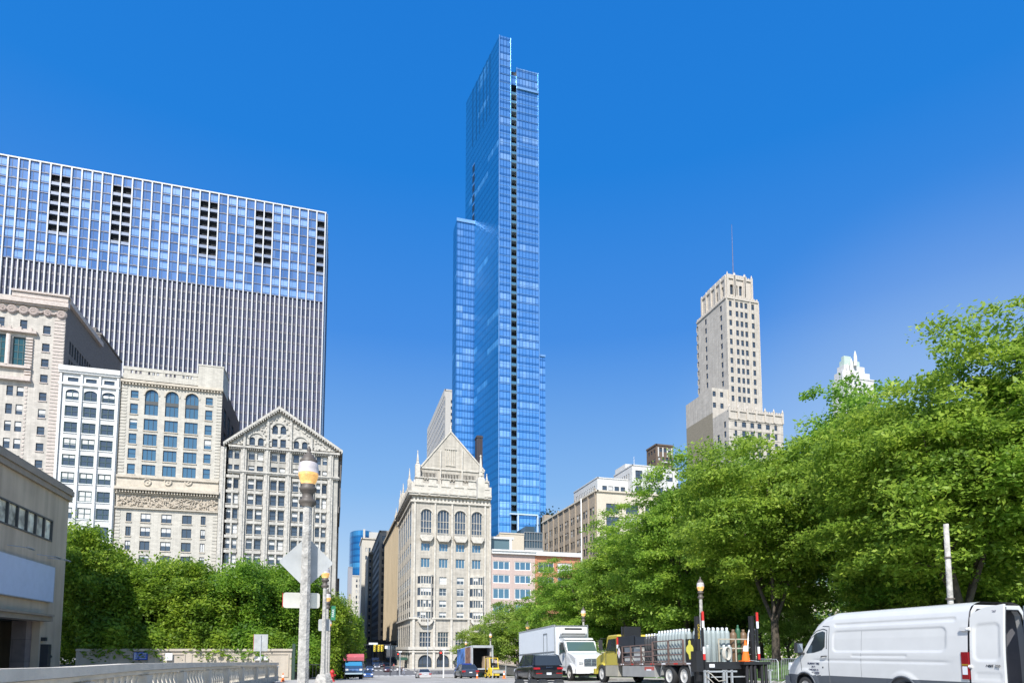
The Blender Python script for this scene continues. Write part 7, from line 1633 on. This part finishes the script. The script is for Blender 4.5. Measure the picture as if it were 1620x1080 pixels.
    gp = mat('pale grey cylinder paint', (.30, .345, .34), .45, var=.06); bd = mat('black cylinder paint', (.05, .052, .055), .35, var=.1); wc = mat('white cap paint', (.62, .64, .64), .5, var=0); br_ = mat('brown cylinder paint', (.16, .10, .055), .45); gn = mat('green cylinder paint', (.03, .11, .055), .45)
    first = cylinder('tall pale grey cylinder in the full rack behind the rusty side rails', 0, 0, 0, 1.5, .125, gp, 'pale cylinders in the side rack', wc); n = 0
    put(first, x0+.2, yf-4.2, zd)
    for i in range(9):
        for j in range(2):
            if i == 0 and j == 0: continue
            put(copy_tree(first), x0+.2+j*.3, yf-4.2-i*.27, zd)
    fb = cylinder('black cylinder in the block left of the pale ones', 0, 0, 0, 1.42, .12, bd, 'black cylinders in the side rack', wc); put(fb, x0+.2, yf-2.9, zd)
    for i in range(4):
        for j in range(2):
            if i or j: put(copy_tree(fb), x0+.2+j*.3, yf-2.9-i*.28, zd)
    fr = cylinder('pale grey cylinder standing at the open rear of the deck', 0, 0, 0, 1.5, .13, gp, 'pale cylinders at the rear of the deck', wc); put(fr, -.95, yr+.35, zd)
    for i in range(7):
        for j in range(2):
            if i or j: put(copy_tree(fr), -.95+i*.23, yr+.35+j*.3, zd)
    sh = cylinder('short pale cylinder in the front line at the rear of the deck', 0, 0, 0, .72, .12, gp, 'short cylinders at the rear of the deck', wc); put(sh, -1.0, yr+.08, zd)
    for i in (1, 4, 5): put(copy_tree(sh), -1.0+i*.27, yr+.08, zd)
    put(cylinder('fat brown cylinder left of the green one', 0, 0, 0, 1.42, .16, br_, None), .72, yr+.3, zd); put(cylinder('slim green cylinder between two brown ones', 0, 0, 0, 1.62, .11, gn, None), .98, yr+.32, zd); put(cylinder('fat brown cylinder right of the green one', 0, 0, 0, 1.42, .16, br_, None), 1.24, yr+.3, zd)
    m = MB()
    for z in (.55, .95): m.box(-.2, 1.5, yr+.0, yr+.04, zd+z, zd+z+.05)
    for x in (-1.1, -.2, .65, 1.5): m.box(x-.025, x+.025, yr+.0, yr+.04, zd, zd+1.0)
    m.build('rear_cage', mat('tan cage steel', (.42, .38, .30), .6), t)
    # crates
    cr = mat('white crate', (.50, .51, .50), .6, var=.15)
    for lb, y, z, s in (('pale crate in the first rack bay, lower', yf-1.0, 0, .32), ('pale crate in the first rack bay, upper', yf-1.0, .55, .22), ('light crate pair in the second rack bay, lower', yf-2.1, 0, .5), ('white carton in the second rack bay, upper', yf-2.1, .52, .22)):
        c = put(thing('crate', lb, 'crate', (0, 0, 0)), x0+.4, y, zd+z); m = MB(); m.box(-.3, .3, -.42, .42, 0, s); m.build('body', cr, c); m = MB(); m.box(-.32, .32, -.44, .44, s, s+.04); m.build('lid', cr, c)
    w = MW @ Vector((1.12, yr-.15, zd)); cone('big orange cone standing on the liftgate deck', w.x-.12, w.y-.02, w.z, .92)
    # hand truck leaning on the right mast
    h = put(thing('hand_truck', 'silver hand truck leaning at the right liftgate mast', 'hand truck', (0, 0, 0)), 1.75, yr-.2, zd); h.rotation_euler = (R(-4), R(7), 0); m = MB(); al = mat('bright aluminium', (.65, .66, .67), .3, metal=.5, var=0)
    m.tube([(-.2, 0, 0), (-.2, 0, 1.2), (-.14, 0, 1.42), (0, 0, 1.5), (.14, 0, 1.42), (.2, 0, 1.2), (.2, 0, 0)], .028, 6)
    m.build('frame', al, h); m = MB()
    for z in (.3, .6, .9, 1.2): m.tube([(-.2, 0, z), (.2, 0, z)], .02, 5)
    m.build('cross_bar', al, h); m = MB(); m.box(-.22, .22, -.25, 0, .0, .02); m.build('toe_plate', al, h); h.location = MW @ Vector((1.45-.55+.35, yr-.2, zd))
    c = put(thing('hose_coil', 'coiled pale hose hanging among the rear cylinders', 'hose', (0, 0, 0)), .1, yr-.02, zd+.35); m = MB()
    for k in range(4): m.tube([(.15*math.cos(a)+.02*k, -.03*k, .28*math.sin(a)) for a in np.linspace(0, 6.283, 15)], .018, 5, cap=False)
    m.build('coil', mat('pale hose', (.55, .52, .45)), c)
gas_truck()

# ---------- the white high-roof van
def van():
    t = thing('white_van', 'long white high-roof cargo van with its rear door swung open, at the right edge', 'van'); wp = paintm('van white', (.60, .60, .585), .35)
    wp2 = mat('van lower cladding', (.075, .085, .10), .55, var=.05)
    yT = [-3.35, 1.2, 1.5, 1.8, 2.05, 2.3, 2.5, 2.62, 2.85, 3.1, 3.25, 3.33, 3.36]; zT = [2.74, 2.72, 2.64, 2.42, 2.12, 1.78, 1.52, 1.42, 1.33, 1.22, 1.08, .9, .7]
    def top(y): return float(np.interp(y, yT, zT))
    def sm(a, b, x): k = min(1, max(0, (x-a)/(b-a))); return k*k*(3-2*k)
    def rrect(y, z, y0, y1, z0, z1, r):
        dx = max(y0+r-y, y-(y1-r), 0); dz = max(z0+r-z, z-(z1-r), 0); ins = max(y0-y, y-y1, z0-z, z-z1)
        return math.hypot(dx, dz)-r if (dx or dz) else ins
    def width(y, z):
        zt = top(y); w = 1.03*float(np.interp(z, [.3, .6, 1.0, 1.4, 1.9, 2.3, 2.5, 2.62, 2.70, 2.74], [.95, .985, 1.0, 1.0, .965, .915, .87, .80, .66, .5]))
        fr = zt-z
        if fr < .22 and y > 1.2: w *= .80+.2*math.sqrt(max(0, min(1, fr/.22)))
        w *= 1-.16*sm(2.3, 3.36, y)**2-.0*sm(1, 2, y)
        w -= .022*(1-sm(-.02, .03, rrect(y, z, -2.75, 1.05, 1.52, 2.13, .14)))
        w -= .018*(1-sm(-.015, .03, rrect(y, z, -3.0, 1.0, 2.28, 2.36, .03))) if y < 1.1 else 0
        w -= .020*math.exp(-((z-1.24)/.035)**2)*sm(-3.0, -2.6, y)*(1-sm(1.6, 2.1, y)); w -= .015*(1-sm(-.01, .02, rrect(y, z, -1.6, .3, 1.36, 1.42, .03)))
        for yc in (-1.45, 2.3): d = math.hypot(y-yc, z-.36); w += .03*(1-sm(.52, .66, d)) if z > .36 else 0
        return w
    ny, nz = 216, 84; yy = np.concatenate([np.linspace(-3.35, 2.9, 178), np.linspace(2.93, 3.36, 38)]); V = []; 
    for y in yy:
        zt = top(float(y))
        for s in (-1, 1):
            for j in range(nz):
                z = .42+(zt-.42)*(1-(1-j/(nz-1))**1.15); V.append((s*width(float(y), z), float(y), z))
    n = len(yy); Fs, Ms = [], []; S2 = 2*nz
    for i in range(n-1):
        for s in range(2):
            for j in range(nz-1):
                a = i*S2+s*nz+j; f = (a, a+1, a+S2+1, a+S2); c = (np.array(V[f[0]])+np.array(V[f[2]]))/2
                if min(math.hypot(c[1]+1.45, c[2]-.36), math.hypot(c[1]-2.3, c[2]-.36)) < .46: continue
                Fs.append(f); Ms.append(1 if c[2] < .76 else 0)
        a = i*S2+nz-1; b = i*S2+2*nz-1; Fs.append((a, b, b+S2, a+S2)); Ms.append(0)
    a = (n-1)*S2
    for j in range(nz-1): Fs.append((a+j, a+j+1, a+nz+j+1, a+nz+j)); Ms.append(0 if V[a+j][2] > .5 else 1)
    m = MB(); m.v = V; m.f = [list(f) for f in Fs]; m.m = Ms; m.s = [True]*len(Fs); m.build('body', [wp, wp2], t)
    def ov(m, pts, s=-1, off=.006, mi=0): m.poly([(s*(width(y, z)+off), y, z) for y, z in pts], mi)
    def seam(m, pts, s=-1, r=.011):
        P = []
        for (y0, z0), (y1, z1) in zip(pts[:-1], pts[1:]):
            k = max(2, int(math.hypot(y1-y0, z1-z0)/.08))
            P += [(y0+(y1-y0)*i/k, z0+(z1-z0)*i/k) for i in range(k)]
        P.append(pts[-1]); m.tube([(s*(width(y, z)+.002), y, z) for y, z in P], r, 4)
    for s in (-1, 1):
        m = MB(); ov(m, [(2.40, 1.50), (2.30, 1.62), (2.02, 1.93), (1.78, 2.10), (1.50, 2.16), (1.38, 2.12), (1.38, 1.66), (1.50, 1.56), (1.85, 1.48), (2.15, 1.46)], s, .008); m.build('door_window', carglass, t)
        m = MB(); seam(m, [(2.50, 1.46), (2.28, 1.70), (1.98, 2.02), (1.76, 2.17), (1.48, 2.23), (1.31, 2.18), (1.31, 1.60)], s, .012); m.build('window_seal', dkplast, t)
        m = MB(); seam(m, [(1.22, .55), (1.22, 2.3), (1.5, 2.32)], s); seam(m, [(2.42, .9), (2.5, 1.44)], s); seam(m, [(-.05, .55), (-.05, 2.2)], s, .004); m.build('door_seam', mat('panel gap', (.10, .105, .11), .6, var=0), t)
        m = MB(); c = width(1.42, 1.36); m.tube([(s*(c+.02), 1.52, 1.345), (s*(c+.045), 1.47, 1.36), (s*(c+.045), 1.33, 1.37), (s*(c+.02), 1.28, 1.37)], .018, 6); m.build('door_handle', dkplast, t)
        for yc in (-1.45, 2.3):
            m = MB(); pts = []
            for k in range(21): a = R(-8+196*k/20); y, z = yc+.475*math.cos(a), .36+.475*math.sin(a); pts.append((s*(width(y, max(.42, z))+.0), y, z))
            m.tube(pts, .028, 6); m.build('wheel_arch', wp2, t); a = MB(); a.lathe([(.47, 0), (.47, .02)], (s*.72, yc, .36), 20, axis='x'); a.build('wheel_well', under, t); wheel(t, s*.92, yc, .35, .22, rims, 6, .03)
        m = MB(); w = width(2.35, 1.5); m.box(min(s*(w+.06), s*(w+.30)), max(s*(w+.06), s*(w+.30)), 2.28, 2.40, 1.46, 1.80); m.tube([(s*w, 2.3, 1.45), (s*(w+.2), 2.34, 1.45)], .04, 6); m.build('mirror', dkplast, t)
        m = MB(); m.quad(*[(s*(w+a_), 2.272, z_) for a_, z_ in ((.08, 1.49), (.28, 1.49), (.28, 1.77), (.08, 1.77))]); m.build('mirror_glass', mat('mirror glass', (.5, .55, .6), .05, metal=.9, var=0), t)
        m = MB(); wq = width(-3.3, 1.2)
        m.box(min(s*(wq-.05), s*(wq+.022)), max(s*(wq-.05), s*(wq+.022)), -3.37, -3.19, .84, 1.50, 0); m.box(min(s*(wq+.0), s*(wq+.026)), max(s*(wq), s*(wq+.026)), -3.34, -3.21, .95, 1.15, 1); m.box(min(s*(wq-.02), s*(wq+.03)), max(s*(wq-.02), s*(wq+.03)), -3.36, -3.20, 1.17, 1.21, 2); m.build('tail_light', [mat('van tail red', (.22, .008, .012), .15, var=0), lampw, amber], t)
    m = MB(); m.quad((-.85, 2.56, 1.48), (.85, 2.56, 1.48), (.72, 1.88, 2.40), (-.72, 1.88, 2.40)); m.build('windscreen', carglass, t)
    m = MB(); m.box(-.6, .6, 3.34, 3.40, .85, 1.05); m.build('grille', dkplast, t); m = MB(); m.box(-.9, .9, 3.2, 3.42, .42, .7); m.build('front_bumper', wp2, t)
    for s in (-1, 1): m = MB(); m.obox((s*.72, 3.25, 1.0), (.12, 0, 0), (0, .06, .02), (0, -.02, .12)); m.build('headlight', lampw, t)
    # rear opening
    inn = mat('van interior', (.20, .20, .22), .8, var=.15); m = MB(); w_ = .90
    m.add([(-w_, -3.34, .62), (w_, -3.34, .62), (w_, -.5, .62), (-w_, -.5, .62), (-w_*.95, -3.34, 2.55), (w_*.95, -3.34, 2.55), (w_*.95, -.5, 2.55), (-w_*.95, -.5, 2.55)], [(0, 1, 2, 3), (1, 5, 6, 2), (0, 3, 7, 4), (4, 5, 6, 7), (2, 6, 7, 3)]); m.build('cargo_interior', inn, t)
    m = MB(); fr = [(-1.0, .45), (-.99, 1.3), (-.93, 2.1), (-.86, 2.5), (-.74, 2.66), (.74, 2.66), (.86, 2.5), (.93, 2.1), (.99, 1.3), (1.0, .45)]
    ins = [(-.88, .62), (-.87, 1.3), (-.82, 2.1), (-.76, 2.42), (-.66, 2.54), (.66, 2.54), (.76, 2.42), (.82, 2.1), (.87, 1.3), (.88, .62)]
    for (a, b), (c, d) in zip(zip(fr[:-1], fr[1:]), zip(ins[:-1], ins[1:])):
        m.add([(a[0], -3.36, a[1]), (b[0], -3.36, b[1]), (d[0], -3.36, d[1]), (c[0], -3.36, c[1]), (c[0], -3.2, c[1]), (d[0], -3.2, d[1])], [(0, 1, 2, 3), (3, 2, 5, 4)])
    m.box(-1.0, 1.0, -3.42, -3.34, .42, .62); m.build('rear_frame', wp, t)
    m = MB(); m.tube([(x, -3.37, z) for x, z in ins], .022, 5, cap=False); m.build('door_seal', dkplast, t); m = MB(); m.box(-.95, .95, -3.62, -3.42, .40, .58); m.build('rear_step', wp2, t)
    m = MB(); m.quad((.2, -1.4, 1.2), (.8, -1.4, 1.2), (.8, -1.4, 2.3), (.2, -1.4, 2.3)); m.build('bulkhead_window', under, t)
    # swung-open rear doors
    for s, ang in ((-1, 3), (1, -62)):
        p = Vector((s*.985, -3.37, 0)); d = MB(); Wd = .80; ca, sa = math.cos(R(ang)), math.sin(R(ang))
        # local: u runs away from hinge; outer face turned outward
        ud = Vector((sa*1.0 if s < 0 else -sa*1.0*-1, -ca, 0)); nd = Vector((-ca, -sa, 0)) if s < 0 else Vector((ca, -sa, 0)) 
        outl = [(0.02, .58), (Wd, .58), (Wd, 2.60), (Wd*.35, 2.56), (.08, 2.42), (.04, 2.1), (.02, 1.3)]
        def PT(u, z, o): lean = 0 if z < 1.3 else -.10*((z-1.3)/1.3)**1.5; q = p+ud*u+nd*(o+lean); return (q.x, q.y, z)
        nu, nzz = 26, 60; VV = []; zt_ = lambda u: float(np.interp(u, [0, .08, .35, Wd], [2.30, 2.44, 2.56, 2.62]))
        for i in range(nu):
            u = .02+(Wd-.02)*i/(nu-1)
            for j in range(nzz):
                z = .6+(zt_(u)-.6)*j/(nzz-1); dd = rrect(u, z, .12, Wd-.10, 1.30, 2.20-.06*(1-u), .12); o = -.022*(1-sm(-.02, .03, dd)); dd2 = rrect(u, z, .14, Wd-.08, .85, 1.0, .03); o -= .012*(1-sm(-.02, .03, dd2)); VV.append(PT(u, z, .03+o))
        d.add(VV, [(i*nzz+j, i*nzz+j+1, (i+1)*nzz+j+1, (i+1)*nzz+j) for i in range(nu-1) for j in range(nzz-1)], 0, True)
        edge = [i*nzz for i in range(nu)]+[(nu-1)*nzz+j for j in range(1, nzz)]+[i*nzz+nzz-1 for i in range(nu-2, -1, -1)]
        inner = []
        for e in edge: v = Vector(VV[e])-nd*.08; inner.append(tuple(v))
        d.add([VV[e] for e in edge]+inner, [(k, k+1, len(edge)+k+1, len(edge)+k) for k in range(len(edge)-1)], 0); d.add(inner, [tuple(range(len(inner)))], 1)
        do = d.build('rear_door', [wp, mat('door trim dark', (.07, .07, .075), .6)], t)
        b = MB(); b.tube([PT(Wd-.01, z, -.06) for z in np.linspace(.62, 2.55, 12)], .02, 5); b.build('door_seal', dkplast, do)
        b = MB(); q = PT(.05, .78, .04)
        b.add([PT(.02, .42+.16, .0), PT(Wd, .58, .0), PT(Wd, .76, .034), PT(.02, .76, .034)], [(0, 1, 2, 3)]); b.build('door_cladding', wp2, do)
        if s < 0:
            for zz in (1.15, 2.06): b = MB(); b.obox(p+Vector((-.03, .06, zz)), (.03, 0, 0), (0, .12, 0), (0, 0, .045)); b.tube([p+Vector((-.05, .0, zz)), p+Vector((-.05, -.08, zz))], .03, 8); b.build('hinge', wp, t)
            textmesh('TRANSIT 350', .09, blackp, do, PT(.48, 1.17, .037), (R(90), 0, R(-90-ang)), 'model_lettering'); textmesh('267', .07, mat('small grey number', (.2, .2, .25), .5, var=0), do, PT(.60, 2.46, .037), (R(90), 0, R(-90-ang)), 'unit_number')
    # company lettering on the driver door
    ink = mat('navy ink', (.03, .035, .08), .5, var=0); x = -(width(1.75, 1.0)+.006)
    for k, (s_, sz) in enumerate((('MURPHY TIRE', .085), ('84-71', .07), ('CHICAGO, IL', .075), ('USDOT 1234880', .07))):
        s_ = s_ if k != 3 else 'USDOT 2288880'; textmesh(s_, sz, ink, t, (x-.004, 1.88, 1.13-k*.098), (R(90), 0, R(-90)), 'door_lettering')
    m = MB(); ov(m, [(1.50, .99), (1.50, 1.04), (1.45, 1.04), (1.45, .99)]); m.build('fuel_flap_lock', dkplast, t)
    tilt(t, 15.97, 15.2, R(-.6), 6); return t
van()
# low dark trapezoid blocks on the road behind the SUV
for i, px_ in enumerate((822, 843, 859, 884)):
    q = onY(px_, 1074, 36.6-.3*i); b = thing('dark_block', ['first low dark block from the left under the SUV rear', 'second low dark block from the left', 'third low dark block from the left', 'rightmost low dark block'][i], 'road block', (q.x, q.y, gz(q.y)), 0, 'low dark blocks on the road behind the SUV'); m = MB(); m.prism([(-.28, .02), (-.18, .22), (.18, .22), (.28, .02)], 'y', -.2, .2); m.build('block', dkplast, b)
# motorcycle-like racks and shrub tubs near the clubhouse kerb: parked bicycles
def bicycle(label, x, y, rz):
    t = thing('bicycle', label, 'bicycle', (x, y, gz(y)+.02), rz, 'bicycles at the clubhouse kerb'); 
    for yy in (-.52, .52): m = MB(); m.tube([(0, yy+.33*math.cos(a), .34+.33*math.sin(a)) for a in np.linspace(0, 6.283, 19)], .022, 5, cap=False); m.build('wheel', rubber, t)
    m = MB(); m.tube([(0, -.52, .34), (0, -.1, .3), (0, .38, .8), (0, -.18, .82), (0, -.52, .34)], .02, 5); m.tube([(0, -.1, .3), (0, -.2, .9)], .02, 5); m.tube([(0, .52, .34), (0, .36, .95)], .02, 5); m.tube([(-.25, .34, .98), (.25, .34, .98)], .018, 5); m.build('frame', blackp, t); m = MB(); m.box(-.07, .07, -.32, -.08, .9, .96); m.build('saddle', blackp, t)
for i, (px_, Y, lb) in enumerate(((664, 158, 'bicycle left of the silver sedan at the first clubhouse arch'), (692, 140, 'bicycle right of the silver sedan'), (697, 139, 'bicycle next to the pale signal post'))):
    q = onY(px_, 1060, Y); bicycle(lb, q.x, Y, R(70+20*i))
